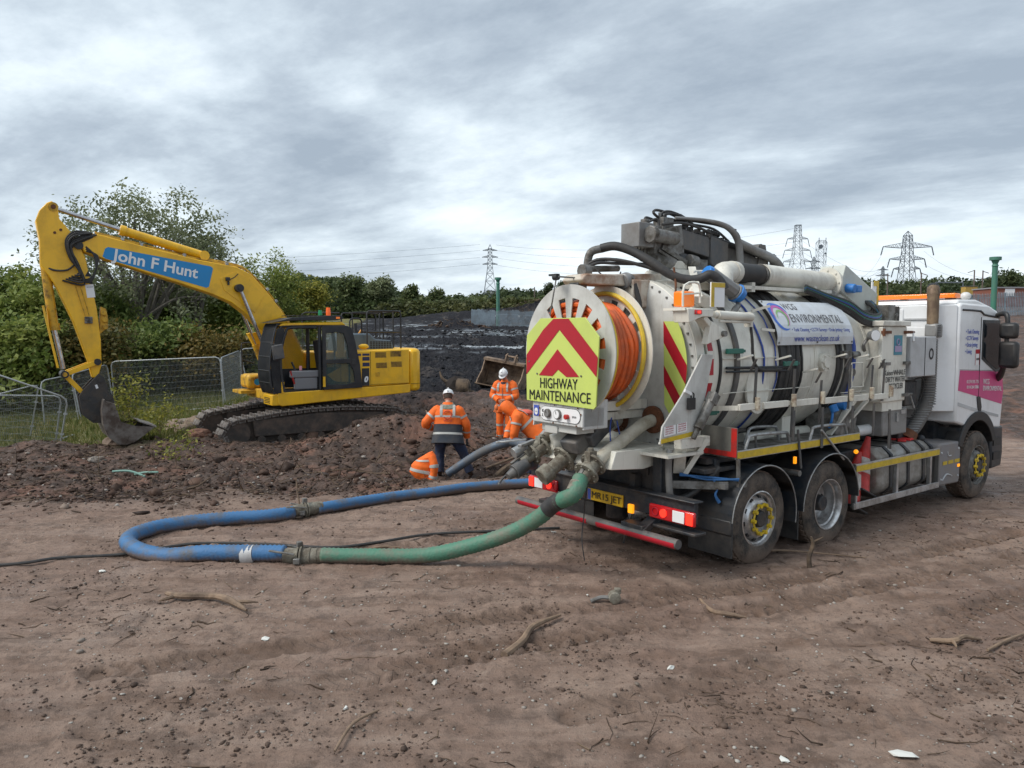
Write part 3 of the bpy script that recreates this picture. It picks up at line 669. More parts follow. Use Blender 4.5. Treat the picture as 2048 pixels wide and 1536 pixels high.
# sump box, tank saddles and cylinder hinge
mk('sump_box', B().prism([(-1.62, 1.10), (-1.55, 1.28), (-.62, 1.27), (-.62, 1.12), (-1.15, 1.06)], -.62, .5, 'y'), cream, TR, bev=.008)
mk('tank_saddle', B().prism([(-.55, 1.16), (-.42, 1.16), (-.42, 1.62), (-.55, 1.62)], -.8, .8, 'y').prism([(1.2, 1.14), (1.4, 1.14), (1.4, 1.45), (1.2, 1.45)], -.7, .7, 'y').prism([(2.5, 1.14), (2.7, 1.14), (2.7, 1.45), (2.5, 1.45)], -.7, .7, 'y'), cream, TR)
mk('support_bracket', B().bar((-.95, -.95, 1.35), (-.80, -.80, 1.02), .12, .05).bar((-.60, -1.0, 1.38), (-.78, -.85, 1.0), .10, .05).b2(-1.0, -.55, -1.0, -.9, 1.30, 1.40), cream, TR)
mk('lock_cylinder', B().cyl((-.62, -1.06, 1.78), (-.80, -1.04, 1.50), .05, n=14).cyl((-.80, -1.04, 1.50), (-.86, -1.03, 1.40), .028, n=10).box((-.60, -1.06, 1.80), (.10, .1, .12), (0, .6, 0)), steel, TR, bev=.006)
mk('door_cylinder', B().cyl((-.56, -1.07, 2.665), (.02, -1.07, 2.645), .045, n=16).cyl((-.62, -1.07, 2.665), (-.56, -1.07, 2.665), .032, n=12).cyl((-.52, -1.07, 2.60), (.0, -1.07, 2.59), .014).box((.02, -1.04, 2.62), (.05, .08, .16)), cream, TR)
mk('door_hinge', B().prism([(-1.08, 2.72), (-.68, 2.72), (-.68, 2.64), (-.85, 2.64), (-1.05, 2.58)], -1.12, -.92, 'y').bar((-.80, -1.04, 2.64), (-.50, -1.0, 2.45), .12, .06).prism([(-.68, 2.60), (-.44, 2.50), (-.46, 2.44), (-.75, 2.36)], -1.10, -1.02, 'y'), cream, TR, bev=.008)
mk('hinge_pin', B().cyl((-.50, -1.14, 2.47), (-.50, -.98, 2.47), .03, n=12), steel, TR)
mk('rear_marker_lamp', B().box((-.93, -1.128, 2.685), (.10, .02, .045)), redlens, TR, bev=.006); mk('lit_lamp', B().box((-.93, -1.141, 2.685), (.04, .006, .022)), redlit, TR)
mk('drain_hose', B().tube([(.03, -1.05, 2.60), (.06, -1.06, 2.4), (.10, -1.05, 2.2), (.28, -1.0, 2.08), (.55, -.98, 2.06), (.75, -.97, 2.06)], .016), rubber, TR)
mk('padlock', B().b2(-.94, -.84, -1.04, -1.012, 1.70, 1.82).tube([(-.90, -1.03, 1.82), (-.895, -1.03, 1.87), (-.86, -1.03, 1.86), (-.86, -1.03, 1.82)], .008), blackp, TR)
mk('latch_handle', B().bar((-1.0, -1.03, 1.90), (-.90, -1.03, 1.86), .02, .03), whitem, TR)
# yellow edged board, blue bottle, beacon on the shoulder of the tank
bd = mk('warning_board', B().b2(-.72, -.50, -1.115, -1.10, 2.74, 2.99), white, TR, bev=.003)
mk('yellow_edge', B().b2(-.718, -.502, -1.120, -1.116, 2.94, 2.988).b2(-.718, -.672, -1.120, -1.116, 2.742, 2.939), yellowt, bd)
mk('work_lamp', B().cyl((-.26, -.72, 3.12), (.08, -.80, 2.93), .085, .085, 10).cyl((.08, -.80, 2.93), (.13, -.81, 2.90), .10, .10, 8), midgrey, TR, bev=.01)
mk('lamp_cap', B().cyl((.10, -.805, 2.92), (.17, -.82, 2.875), .115, .09, 12).cyl((-.30, -.71, 3.14), (-.25, -.72, 3.115), .075, .085, 10), bluep, TR, bev=.008)
mk('lamp_stem', B().tube([(.12, -.82, 2.86), (.10, -.84, 2.78), (.0, -.88, 2.74), (-.10, -.9, 2.66)], [.02, .03, .035, .03]), steel, TR)
mk('rear_beacon', B().b2(-.98, -.80, -.98, -.84, 2.74, 2.90), amberoff, TR, bev=.02)
mk('beacon_guard', B().tube([(-1.06, -1.04, 2.74), (-1.04, -1.04, 2.95), (-.82, -1.04, 2.97), (-.80, -1.04, 2.78)], .012, 6, 3).tube([(-1.06, -1.04, 2.86), (-.80, -1.04, 2.88)], .010, 6, 1), cream, TR)
mk('shoulder_bracket', B().b2(-1.1, -.66, -1.1, -.82, 2.70, 2.725).bar((-.65, -.9, 2.85), (-.28, -.5, 3.20), .08, .015), cream, TR)
# banner
ban = B(); prof = [(-.98, 2.335), (-1.005, 2.45), (-.985, 2.56), (-.93, 2.68), (-.86, 2.78), (-.80, 2.845)]
def bpnt(s_, t_):   # s along length 0..1, t up 0..1
    k = t_*(len(prof)-1); i = min(int(k), len(prof)-2); f = k-i
    y = prof[i][0]*(1-f)+prof[i+1][0]*f; z = prof[i][1]*(1-f)+prof[i+1][1]*f
    x0 = .64-.12*t_; x1 = 2.27-.12*t_
    return Vector((x0+(x1-x0)*s_, y, z))
n_ = 12
for j in range(n_):
    for (o_, rev) in ((0, 0), (.004, 1)):
        q = [bpnt(0, j/n_), bpnt(1, j/n_), bpnt(1, (j+1)/n_), bpnt(0, (j+1)/n_)]
        q = [p+Vector((0, o_, 0)) for p in q]; ban.quad(*(q[::-1] if rev else q))
banner = mk('company_banner', ban, M('banner_white', (.66, .70, .74), .4, dirt=.5, dc=(.45, .45, .42), ds=2.2, streak=.3, sc=(.3, .24, .18)), TR, recalc=False)
def bend(o):
    """press flat lettering (x = along, y = up, metres) onto the banner"""
    for v in o.data.vertices:
        p = bpnt(v.co.x/1.63, min(max(v.co.y/.56, 0), 1)); q = bpnt(v.co.x/1.63, min(max(v.co.y/.56+.02, 0), 1.02) if v.co.y/.56 < .97 else .99)
        nrm = Vector((0, -1, -.0)); v.co = p+nrm*(.004+v.co.z)
    o.data.update()
def btext(body, x, y, size, mat, width, bold=0, shear=0):
    o = text('lettering', body, mat, banner, (x, y, 0), (1, 0, 0), (0, 1, 0), size, bold, width=width, off=0, depth=.001, shear=shear); bend(o)
btext('WCG', .36, .455, .145, greym, .27, .0); btext('ENVIRONMENTAL', .36, .30, .135, greym, 1.10, .0)
btext('• Tank Cleaning • CCTV Surveys • Drain Jetting • Lining', .30, .175, .062, bluem, 1.25)
btext('www.', .33, .07, .105, bluem, .22); btext('wasteclean', .565, .07, .105, bluem, .48, .0); btext('.co.uk', 1.06, .07, .105, bluem, .24)
def arcs(cx_, cy_, r0, r1, a0, a1, mat, off):
    b = B(); n = 40
    for i in range(n):
        t = a0+(a1-a0)*i/n; u = a0+(a1-a0)*(i+1)/n
        w0 = math.sin(math.pi*i/n)**.6; w1 = math.sin(math.pi*(i+1)/n)**.6
        rr0 = r1-(r1-r0)*w0; rr1 = r1-(r1-r0)*w1
        b.quad((cx_+rr0*math.cos(t), cy_+rr0*math.sin(t), off), (cx_+r1*math.cos(t), cy_+r1*math.sin(t), off), (cx_+r1*math.cos(u), cy_+r1*math.sin(u), off), (cx_+rr1*math.cos(u), cy_+rr1*math.sin(u), off))
    o = mk('swirl_emblem', b, mat, banner, recalc=False); bend(o)
arcs(.19, .34, .125, .175, R(5), R(300), M('emblem_blue', (.05, .16, .60), .4), 0)
arcs(.20, .335, .10, .135, R(-60), R(200), M('emblem_pink', (.55, .12, .42), .4), .001)
arcs(.215, .31, .07, .095, R(-80), R(190), M('emblem_green', (.25, .50, .15), .4), .002)
mk('banner_bracket', B().bar((.60, -.97, 2.50), (.45, -.90, 2.52), .02, .03).bar((.56, -.93, 2.78), (.40, -.80, 2.72), .02, .03).bar((2.2, -.97, 2.4), (2.3, -.9, 2.4), .02, .03), cream, TR)
b = B(); [b.cyl((p-Vector((0, .001, 0))), p+Vector((0, -.010, 0)), .012, n=8) for p in (bpnt(.02, .05), bpnt(.5, .05), bpnt(.98, .05), bpnt(.02, .95), bpnt(.97, .95))]
mk('banner_bolt', b, steel, banner)
# side rail with poles and straps
b = B()
for x0, x1 in ((-.37, .0), (.05, .50), (.60, 1.10), (1.18, 1.73), (1.82, 2.22), (2.30, 2.72)): b.box(((x0+x1)/2, -1.22, 1.70-.012*x0), (x1-x0, .035, .07))
mk('side_rail', b, cream, TR, bev=.004)
for xx in (-.36, .56, 1.14, 2.28): mk('rail_arm', B().bar((xx, -1.22, 1.70), (xx, -.80, 1.66), .04, .05), cream, TR)
for xx in (-.09, .58, 1.16, 1.79, 2.27, 2.75): mk('rail_post', B().cyl((xx, -1.25, 1.66), (xx, -1.25, 1.80), .028, n=12), M('chipped_post', (.60, .54, .42), .5, dirt=.8, dc=(.22, .11, .06), ds=16) if xx == -.09 else bpy.data.materials['chipped_post'], TR, bev=.003)
for xx, z0, z1 in ((-.10, 2.16, 1.66), (.60, 2.14, 1.30), (1.15, 1.98, 1.42), (1.78, 2.14, 1.55), (2.30, 2.12, 1.62), (2.60, 2.1, 1.70)):
    mk('hanging_strap', B().box((xx+.01, -1.19, z0-.02), (.04, .008, .14), (.5, 0, 0)).box((xx, -1.225, (z0+z1)/2-.02), (.042, .008, (z0-z1)*.9), (.04, 0, 0)), strapm, TR, split=False)
    mk('strap_hook', B().bar((xx+.03, -.98, z0+.03), (xx+.03, -1.16, z0+.08), .035, .02), cream, TR)
for xx, z0, z1 in ((.56, 1.62, 1.28), (1.14, 1.62, 1.15), (1.80, 1.6, 1.3), (2.3, 1.6, 1.2), (2.70, 1.5, 1.0)): mk('hanging_strap', B().box((xx, -1.265, (z0+z1)/2), (.045, .01, z0-z1)), strapm, TR)
# lower catwalk
cw = mk('catwalk_deck', B().b2(-.42, 2.0, -1.22, -.62, 1.17, 1.20), steel, TR)
mk('catwalk_edge', B().b2(-.43, 2.01, -1.25, -1.222, 1.165, 1.255), alu, TR, bev=.003); mk('yellow_strip', B().b2(-.425, 2.0, -1.256, -1.252, 1.175, 1.245), yellowt, TR)
rb = mk('red_edged_board', B().b2(-.455, -.44, -1.27, -.76, 1.19, 1.50), M('greenish_dusty_board', (.15, .145, .125), .7, dirt=.6, dc=(.10, .09, .08), ds=4), TR, bev=.01)
mk('red_edge', B().b2(-.461, -.457, -1.268, -.762, 1.195, 1.25).b2(-.461, -.457, -1.268, -1.20, 1.251, 1.495), redp, rb)
for x0, x1, yy in ((-.21, .63, -1.18), (1.01, 1.84, -1.18), (.35, 1.02, -.78), (-.30, .1, -.78)):
    mk('grab_rail', B().tube([(x0, yy, 1.20), (x0+.06, yy, 1.33), (x0+.14, yy, 1.385), (x1-.14, yy, 1.37), (x1-.05, yy, 1.34), (x1, yy, 1.20)], .018, 8, 4), silver, TR)
for p, q in (((.64, -1.27, 1.40), (.72, -1.27, .96)), ((1.10, -1.28, 1.36), (1.60, -1.28, .97)), ((2.69, -1.26, 1.45), (2.88, -1.20, .97)), ((.10, -1.1, 1.36), (.12, -1.1, 1.12))):
    mk('prop_rod', B().cyl(p, q, .014, n=8), silver if p[0] in (1.10,) else darkgrey, TR)
mk('suction_pipe', B().tube([(.6, -.55, 1.22), (1.6, -.52, 1.21), (2.1, -.6, 1.22)], .07, 14, 2), cream, TR)
mk('suction_elbow', B().tube([(2.45, -.85, 1.18), (2.9, -.85, 1.18), (3.12, -.85, 1.20), (3.22, -.80, 1.26), (3.22, -.66, 1.28)], .072, 16, 5), white, TR)
mk('pump_housing', B().prism([(1.95, 1.12), (2.42, 1.10), (2.50, 1.38), (2.40, 1.50), (2.06, 1.52), (1.93, 1.42)], -.95, -.55, 'y').cyl((2.42, -.85, 1.18), (2.55, -.85, 1.18), .12, n=18), steel, TR, bev=.02)
b = B()
for p, q, r_ in (((.3, -.5, 1.32), (1.9, -.4, 1.30), .04), ((.2, -.3, 1.4), (1.8, -.2, 1.36), .05), ((1.9, -.6, 1.5), (2.9, -.5, 1.45), .04), ((1.7, .2, 1.3), (2.9, .1, 1.3), .12)): b.cyl(p, q, r_)
mk('under_tank_pipework', b, darkgrey, TR)
mk('blue_valve', B().cyl((1.84, -.98, 1.58), (1.84, -1.02, 1.50), .05).cyl((2.12, -.9, 1.56), (2.12, -1.0, 1.56), .055).tube([(1.82, -1.0, 1.5), (1.80, -1.0, 1.4), (1.83, -.95, 1.3)], .015), bluep, TR)
mk('side_valve', B().box((2.12, -.98, 2.20), (.16, .08, .10)).cyl((2.25, -.98, 2.2), (2.42, -.98, 2.2), .04).cyl((2.18, -1.0, 1.98), (2.18, -1.06, 1.98), .05), steel, TR, bev=.01)
mk('cage_guard', B().tube([(2.08, -1.08, 2.10), (2.30, -1.10, 2.10), (2.34, -1.10, 1.80), (2.10, -1.08, 1.80)], .010, 6, 1, closed=True), cream, TR)
mk('diagonal_stay', B().bar((2.20, -1.05, 1.62), (1.9, -.9, 1.20), .12, .02).bar((2.55, -1.05, 1.62), (2.3, -.9, 1.3), .08, .02), cream, TR)
# pipes at the rear door
def flange(b, p, q, r_, t_=.03, n=24):
    p = Vector(p); q = Vector(q); d = (q-p).normalized(); b.cyl(p, p+d*t_, r_, n=n)
    u = d.orthogonal().normalized(); v = d.cross(u)
    for k in range(8):
        a = TAU*k/8; c = p+(u*math.cos(a)+v*math.sin(a))*r_*.82; b.cyl(c-d*.015, c+d*(t_+.015), .012, n=6)
b = B(); flange(b, (-.80, -.44, 1.54), (-1, -.44, 1.54), .15)
flange(b, (-.80, .10, 1.52), (-1, .10, 1.52), .17)
mk('pipe_flange', b, rust, TR)
P1 = Vector((-1.74, -.50, 1.17)); 
mk('outlet_pipe', B().tube([(-.83, -.44, 1.53), (-.93, -.45, 1.515), (-1.05, -.455, 1.47), P1], .068, 20, 3), M('pipe_cream_dirty', (.50, .47, .39), .5, dirt=.8, dc=(.25, .21, .15), ds=5, lo=.45, hi=.68), TR)
mk('outlet_pipe', B().tube([(-.83, .10, 1.52), (-1.2, .06, 1.42), (-1.62, .28, 1.26)], .11, 20, 3), cream, TR)
mk('outlet_pipe', B().tube([(-1.30, .42, 1.45), (-1.62, .45, 1.28), (-1.86, .46, 1.13)], .062, 18, 3), mudsteel, TR)
# three valves with levers
def valve(p, d, up, lever=True, length=.30, r_=.09, cap=False, coupling=True):
    p = Vector(p); d = Vector(d).normalized(); b = B()
    flange(b, p, p+d, r_*1.55, .028); b.cyl(p+d*.02, p+d*length*.45, r_, r_*.92, 20); flange(b, p+d*length*.45, p+d, r_*1.5, .028)
    b.cyl(p+d*length*.45, p+d*length, r_*.80, r_*.70, 20)
    u = Vector(up).normalized(); b.box(p+d*length*.22+u*r_*1.3, (.10, .08, .10)); b.cyl(p+d*length*.22+u*r_, p+d*length*.22+u*r_*2.2, .03)
    v = mk('gate_valve', b, mudsteel, TR, bev=.004)
    if lever: mk('valve_lever', B().bar(p+d*length*.9+u*.10-d*.25, p+d*length*1.45+u*.07, .045, .018), steel, v, bev=.004)
    if cap: mk('valve_cap', B().cyl(p+d*length, p+d*(length+.13), r_*1.0, r_*1.0, 22), mudsteel, v, bev=.012)
    return p+d*length
dirp = Vector((-.93, -.06, -.40)).normalized()
E1 = valve(P1, Vector((-.80, -.10, -.60)), (0, 0, 1), length=.30)
valve((-1.52, .00, 1.24), (-.80, .10, -.50), (.3, 0, 1), length=.40, r_=.10, cap=True)
E3 = valve((-1.62, .42, 1.22), (-.80, .12, -.42), (.2, 0, 1), length=.34, r_=.08)
mk('outlet_pipe', B().cyl((-1.2, .02, 1.42), (-1.54, .0, 1.25), .08, n=18), mudsteel, TR)
mk('actuator_box', B().box((-1.40, -.16, 1.44), (.40, .22, .15), (0, -.55, .1)).box((-1.62, -.10, 1.33), (.24, .24, .16), (0, -.5, .1)), darkgrey, TR, bev=.02)
mk('tie_wire', B().tube([(-1.30, -.30, 1.58), (-1.38, -.36, 1.46), (-1.45, -.46, 1.26), (-1.40, -.50, 1.12), (-1.33, -.50, 1.16), (-1.28, -.42, 1.34), (-1.26, -.34, 1.55)], .007), bluehose, TR)
mk('tie_wire', B().tube([(-1.80, -.50, 1.05), (-1.86, -.5, .8), (-1.80, -.42, .62), (-1.90, -.5, .42), (-1.88, -.52, .2)], .006), rubber, TR)
mk('silver_coupling', B().cyl((-1.82, .50, 1.22), (-1.98, .52, 1.16), .06, n=16).box((-1.85, .45, 1.27), (.28, .05, .03), (0, -.1, .3)).bar((-1.80, .52, 1.30), (-2.05, .75, 1.26), .025, .02), silver, TR, bev=.004)
mk('open_coupling', B().cyl((-1.90, .38, 1.06), (-2.06, .40, .98), .065, .085, 18).cyl((-2.06, .40, .98), (-2.14, .41, .94), .06, .04, 18).tube([(-1.95, .46, 1.0), (-2.08, .52, .93), (-2.2, .48, .87), (-2.26, .40, .87)], .012), darkgrey, TR, bev=.004)
mk('hose_clip', B().tube([(-1.92, -.50, 1.0), (-1.98, -.46, .93), (-1.90, -.42, .86)], .03), mudsteel, TR)
# control panel under the board
cp = mk('control_panel', B().b2(-1.85, -1.55, -.45, .35, 1.525, 1.74).b2(-1.84, -1.50, -.45, -.43, 1.50, 1.80), M('rusty_white_panel', (.60, .61, .60), .4, dirt=.35, dc=(.30, .26, .22), ds=3, streak=.9, sc=(.20, .08, .03)), TR, bev=.012)
def stadium(y0, y1, z, r_, x, d, n=8):
    pts = [(y1-r_+0 + r_*math.cos(a), z+r_*math.sin(a)) for a in [R(-90+180*i/n) for i in range(n+1)]]+[(y0+r_+r_*math.cos(a), z+r_*math.sin(a)) for a in [R(90+180*i/n) for i in range(n+1)]]
    return B().prism(pts, x, x-d, 'x')
mk('panel_rim', stadium(-.42, .21, 1.632, .077, -1.852, .003), blackm, cp); fp = mk('gauge_plate', stadium(-.415, .205, 1.632, .072, -1.8555, .002), whitem, cp)
for y0, r_ in ((.075, .047), (-.085, .052)):
    mk('gauge', B().cyl((-1.857, y0, 1.635), (-1.885, y0, 1.635), r_, n=22), steel, cp, bev=.004)
    mk('gauge_face', B().cyl((-1.886, y0, 1.635), (-1.889, y0, 1.635), r_*.8, n=20), whitem if y0 < 0 else midgrey, cp)
    mk('gauge_needle', B().bar((-1.8905, y0, 1.635), (-1.8905, y0+.012, 1.635+r_*.65), .003, .005), blackm, cp)
mk('stop_button', B().cyl((-1.857, -.235, 1.622), (-1.90, -.235, 1.622), .024, .028, 16), redp, cp, bev=.006)
mk('blue_sign', B().b2(-1.856, -1.852, .235, .32, 1.59, 1.705), bluem, cp)
mk('head_pictogram', B().cyl((-1.857, .277, 1.65), (-1.860, .277, 1.65), .026, n=16).prism([(.25, 1.645), (.304, 1.645), (.30, 1.615), (.277, 1.60), (.254, 1.615)], -1.857, -1.860, 'x'), whitem, cp)
b = B(); [b.cyl((-1.852, yy, zz_), (-1.862, yy, zz_), .008, n=6) for yy, zz_ in ((-.02, 1.727), (-.38, 1.72), (.225, 1.68), (.225, 1.60), (.0, 1.54), (-.36, 1.54), (-.425, 1.66))]
mk('rusty_bolt', b, rust, cp)
for z0 in (1.655, 1.61): text('lettering', 'K' if z0 > 1.64 else 'L', blackm, cp, (-1.8585, .175, z0), (0, -1, 0), (0, 0, 1), .04, .001)
text('lettering', 'STOP', blackm, cp, (-1.8585, -.30, 1.625), (0, -1, 0), (0, 0, 1), .028, 0, width=.06)
mk('under_panel_bracket', B().b2(-1.80, -1.55, -.30, .25, 1.44, 1.53).b2(-1.82, -1.80, -.02, .18, 1.42, 1.50), greypaint, TR, bev=.006)
mk('panel_carrier', B().b2(-1.56, -.8, -.34, -.26, 1.66, 1.76).b2(-1.6, -.8, -.30, -.22, 1.56, 1.64).b2(-1.6, -.8, .2, .28, 1.6, 1.7), cream, TR)
# hose reel
RC = (-1.46, -.08, 2.28)
def flangedisc(x, ang):
    b = B(); rings = [(.16, 0), (.32, 0), (.34, 1), (.55, 1), (.57, 0), (.70, 0)]
    n = 16; sub = 6; t = .012
    def pt(r_, a, xx): return (xx, RC[1]+r_*math.cos(a), RC[2]+r_*math.sin(a))
    for i in range(n):
        for k in range(sub):
            a0 = TAU*(i+k/sub)/n+ang; a1 = TAU*(i+(k+1)/sub)/n+ang
            for (r0, r1, slot) in ((.15, .33, 0), (.33, .56, 1), (.56, .70, 0)):
                if slot and 1 <= k <= sub-3: continue
                for xx in (x-t/2, x+t/2): b.quad(pt(r0, a0, xx), pt(r1, a0, xx), pt(r1, a1, xx), pt(r0, a1, xx))
                b.quad(pt(r0, a0, x-t/2), pt(r0, a1, x-t/2), pt(r0, a1, x+t/2), pt(r0, a0, x+t/2)); b.quad(pt(r1, a0, x-t/2), pt(r1, a1, x-t/2), pt(r1, a1, x+t/2), pt(r1, a0, x+t/2))
                if slot: b.quad(pt(r0, a0, x-t/2), pt(r1, a0, x-t/2), pt(r1, a0, x+t/2), pt(r0, a0, x+t/2)); b.quad(pt(r0, a1, x-t/2), pt(r1, a1, x-t/2), pt(r1, a1, x+t/2), pt(r0, a1, x+t/2))
    return b
reel = mk('hose_reel', flangedisc(-1.72, .05), greypaint, TR, recalc=False, label='front slotted reel disc')
mk('rear_disc', flangedisc(-1.20, .12), cream, reel, recalc=False)
mk('drum', B().cyl((-1.72, RC[1], RC[2]), (-1.20, RC[1], RC[2]), .30, n=32, cap=False).cyl((-1.76, RC[1], RC[2]), (-.80, RC[1], RC[2]), .07, n=20), steel, reel)
k = 0
for lay, r_ in enumerate((.40, .455, .51)):
    for i in range(8 if lay == 2 else 7):
        xx = -1.685+.03*(lay % 2)+i*.061
        if xx > -1.225: continue
        b = B(); pts = []
        for j in range(48):
            a = TAU*j/48; rr_ = r_+.010*math.sin(3*a+i*1.7)+.006*math.sin(7*a+i); pts.append((xx+.012*math.sin(a+i*.5), RC[1]+rr_*math.cos(a), RC[2]+rr_*math.sin(a)))
        mk('orange_hose_coil', b.tube(pts, .031, 8, 1, closed=True), orangeh, reel)
pts = [(-1.675, RC[1]+.655*math.cos(a), RC[2]+.655*math.sin(a)) for a in [TAU*j/48 for j in range(48)]]
mk('yellow_hose_coil', B().tube(pts, .022, 8, 1, closed=True), yellowh, reel)
pts = [(-1.245+.015*math.sin(a), RC[1]+.62*math.cos(a), RC[2]+.62*math.sin(a)) for a in [TAU*j/48 for j in range(48)]]
mk('yellow_hose_coil', B().tube(pts, .024, 8, 1, closed=True), yellowh, reel)
mk('reel_arm', B().prism([(-1.66, 3.03), (-1.60, 3.09), (-1.2, 3.10), (-.45, 3.14), (-.45, 3.0), (-1.0, 2.98), (-1.62, 2.98)], -.22, .10, 'y').b2(-1.0, -.72, -.3, .3, 2.75, 3.05), M('rusty_cream_arm', (.55, .50, .42), .5, dirt=.9, dc=(.22, .10, .05), ds=4, streak=.7, sc=(.25, .09, .03)), TR, bev=.015)
mk('reel_hanger', B().b2(-1.64, -1.52, -.14, .0, 2.94, 3.0).b2(-1.08, -.98, -.18, -.05, 2.4, 2.96), darkgrey, TR)
mk('work_light', B().cyl((-.98, -.20, 3.05), (-1.05, -.20, 3.03), .085, .085, 20).cyl((-.98, -.2, 3.05), (-.90, -.2, 3.07), .085, .04, 20), midgrey, TR, bev=.01)
mk('camera_head', B().cyl((-1.85, .00, 3.05), (-1.85, -.06, 3.05), .032, n=12).bar((-1.85, .06, 3.075), (-1.85, -.06, 3.075), .05, .02), blackp, TR)
mk('camera_rod', B().cyl((-1.85, -.04, 3.06), (-1.88, .03, 2.66), .008, n=6).bar((-1.85, -.06, 3.055), (-1.62, -.08, 3.05), .016, .016), steel, TR)
# rear board
bo = [(.43, 2.18), (.42, 2.45), (.19, 2.63), (-.50, 2.63), (-.70, 2.44), (-.66, 1.76), (-.63, 1.73), (.42, 1.75)]
board = mk('highway_maintenance_board', B().prism(bo, -1.86, -1.875, 'x'), limet, TR, bev=.003)
b = B().prism([(.42, 2.24), (.14, 2.51), (-.02, 2.62), (-.26, 2.62), (-.12, 2.51), (.42, 2.03)], -1.8775, -1.879, 'x')
b2_ = B().prism([(-.02, 2.622), (-.26, 2.622), (-.69, 2.24), (-.67, 2.05), (-.12, 2.51)], -1.8795, -1.881, 'x')
mk('red_chevron', b, redt, board); mk('red_chevron', b2_, redt, board)
mk('red_chevron', B().prism([(-.09, 2.31), (.21, 2.03), (-.01, 2.03), (-.10, 2.10), (-.23, 2.03), (-.42, 2.04)], -1.8775, -1.879, 'x'), redt, board)
text('lettering', 'HIGHWAY', blackm, board, (-1.8765, .195, 1.945), (0, -1, .02), (0, 0, 1), .155, .0, width=.585)
text('lettering', 'MAINTENANCE', blackm, board, (-1.8765, .375, 1.81), (0, -1, .02), (0, 0, 1), .155, .0, width=.955)
b = B(); [b.cyl((-1.876, yy, zz_), (-1.884, yy, zz_), .010, n=8) for yy, zz_ in ((.24, 2.045), (-.45, 2.05), (.37, 2.17))]; mk('board_bolt', b, steel, board)
# top: crane with turret, boom, hoses
mk('crane_base', B().cyl((-.10, 0, 2.98), (-.10, 0, 3.20), .34, .26, 26).cyl((-.10, 0, 3.20), (-.10, 0, 3.30), .22, n=22).b2(-.55, .45, -.38, .38, 2.95, 3.06), cream, TR, bev=.012)
mk('slew_motor', B().cyl((-.48, -.1, 3.28), (-.16, -.1, 3.28), .10, n=18).cyl((.0, -.22, 3.32), (.14, -.22, 3.30), .065, n=14).b2(-.2, .4, -.18, .18, 3.2, 3.34), steel, TR, bev=.01)
mk('grey_control_box', B().b2(-.74, -.50, -.14, .14, 3.43, 3.70), midgrey, TR, bev=.008)
mk('crane_head', B().b2(-.50, -.38, -.15, .15, 3.36, 3.68).prism([(-.40, 3.62), (-.05, 3.72), (.0, 3.40), (-.30, 3.30)], -.16, .16, 'y').cyl((-.62, -.22, 3.56), (-.22, -.22, 3.54), .075, n=16).cyl((-.66, -.22, 3.56), (-.60, -.22, 3.56), .10, n=8), steel, TR, bev=.01)
mk('crane_boom', B().prism([(-.16, 3.69), (.47, 3.61), (.47, 3.37), (-.16, 3.47)], -.15, .15, 'y').prism([(.47, 3.63), (.80, 3.57), (.80, 3.30), (.66, 3.16), (.47, 3.3)], -.17, .17, 'y'), darkgrey, TR, bev=.012)
mk('crane_boom', B().prism([(.80, 3.55), (1.62, 3.40), (1.60, 3.22), (.80, 3.33)], -.12, .12, 'y').prism([(-.1, 3.44), (.6, 3.32), (.6, 3.18), (.3, 3.16)], -.10, .10, 'y').prism([(1.3, 3.30), (1.75, 3.30), (1.9, 3.02), (1.2, 3.08)], -.12, -.04, 'y'), darkgrey, TR, bev=.012, label='outer section of folded crane boom')
mk('crane_ram', B().cyl((.35, .04, 3.68), (1.60, .04, 3.47), .04, n=14).cyl((.45, -.13, 3.62), (1.5, -.13, 3.46), .035, n=14), blackp, TR)
mk('boom_roller', B().prism([(1.42, 3.2), (1.50, 3.60), (1.60, 3.60), (1.72, 3.2)], -.14, -.11, 'y').prism([(1.72, 3.1), (1.74, 3.50), (1.84, 3.48), (1.9, 3.1)], -.14, -.11, 'y').cyl((1.52, -.13, 3.55), (1.52, .13, 3.55), .06).cyl((1.80, -.13, 3.45), (1.80, .13, 3.45), .05), darkgrey, TR)
mk('boom_top_hose', B().tube([(.98, -.18, 3.58), (1.3, -.2, 3.50), (1.6, -.2, 3.44), (1.82, -.2, 3.34), (1.94, -.2, 3.14), (1.95, -.2, 2.98)], .055, 12, 5), midgrey, TR)
mk('large_arch_hose', B().tube([(-.10, -.1, 3.80), (.4, -.18, 3.80), (.72, -.22, 3.74), (.88, -.24, 3.60), (.93, -.24, 3.40), (.93, -.24, 3.12)], [.018, .022, .036, .042, .045, .045], 12, 5), midgrey, TR)
mk('hose_manifold', B().b2(-.28, -.10, -.08, .08, 3.66, 3.80).cyl((-.25, 0, 3.8), (-.25, 0, 3.86), .02).cyl((-.14, .02, 3.8), (-.14, .02, 3.88), .02).cyl((-.5, 0, 3.66), (-.5, 0, 3.76), .05), steel, TR, bev=.006)
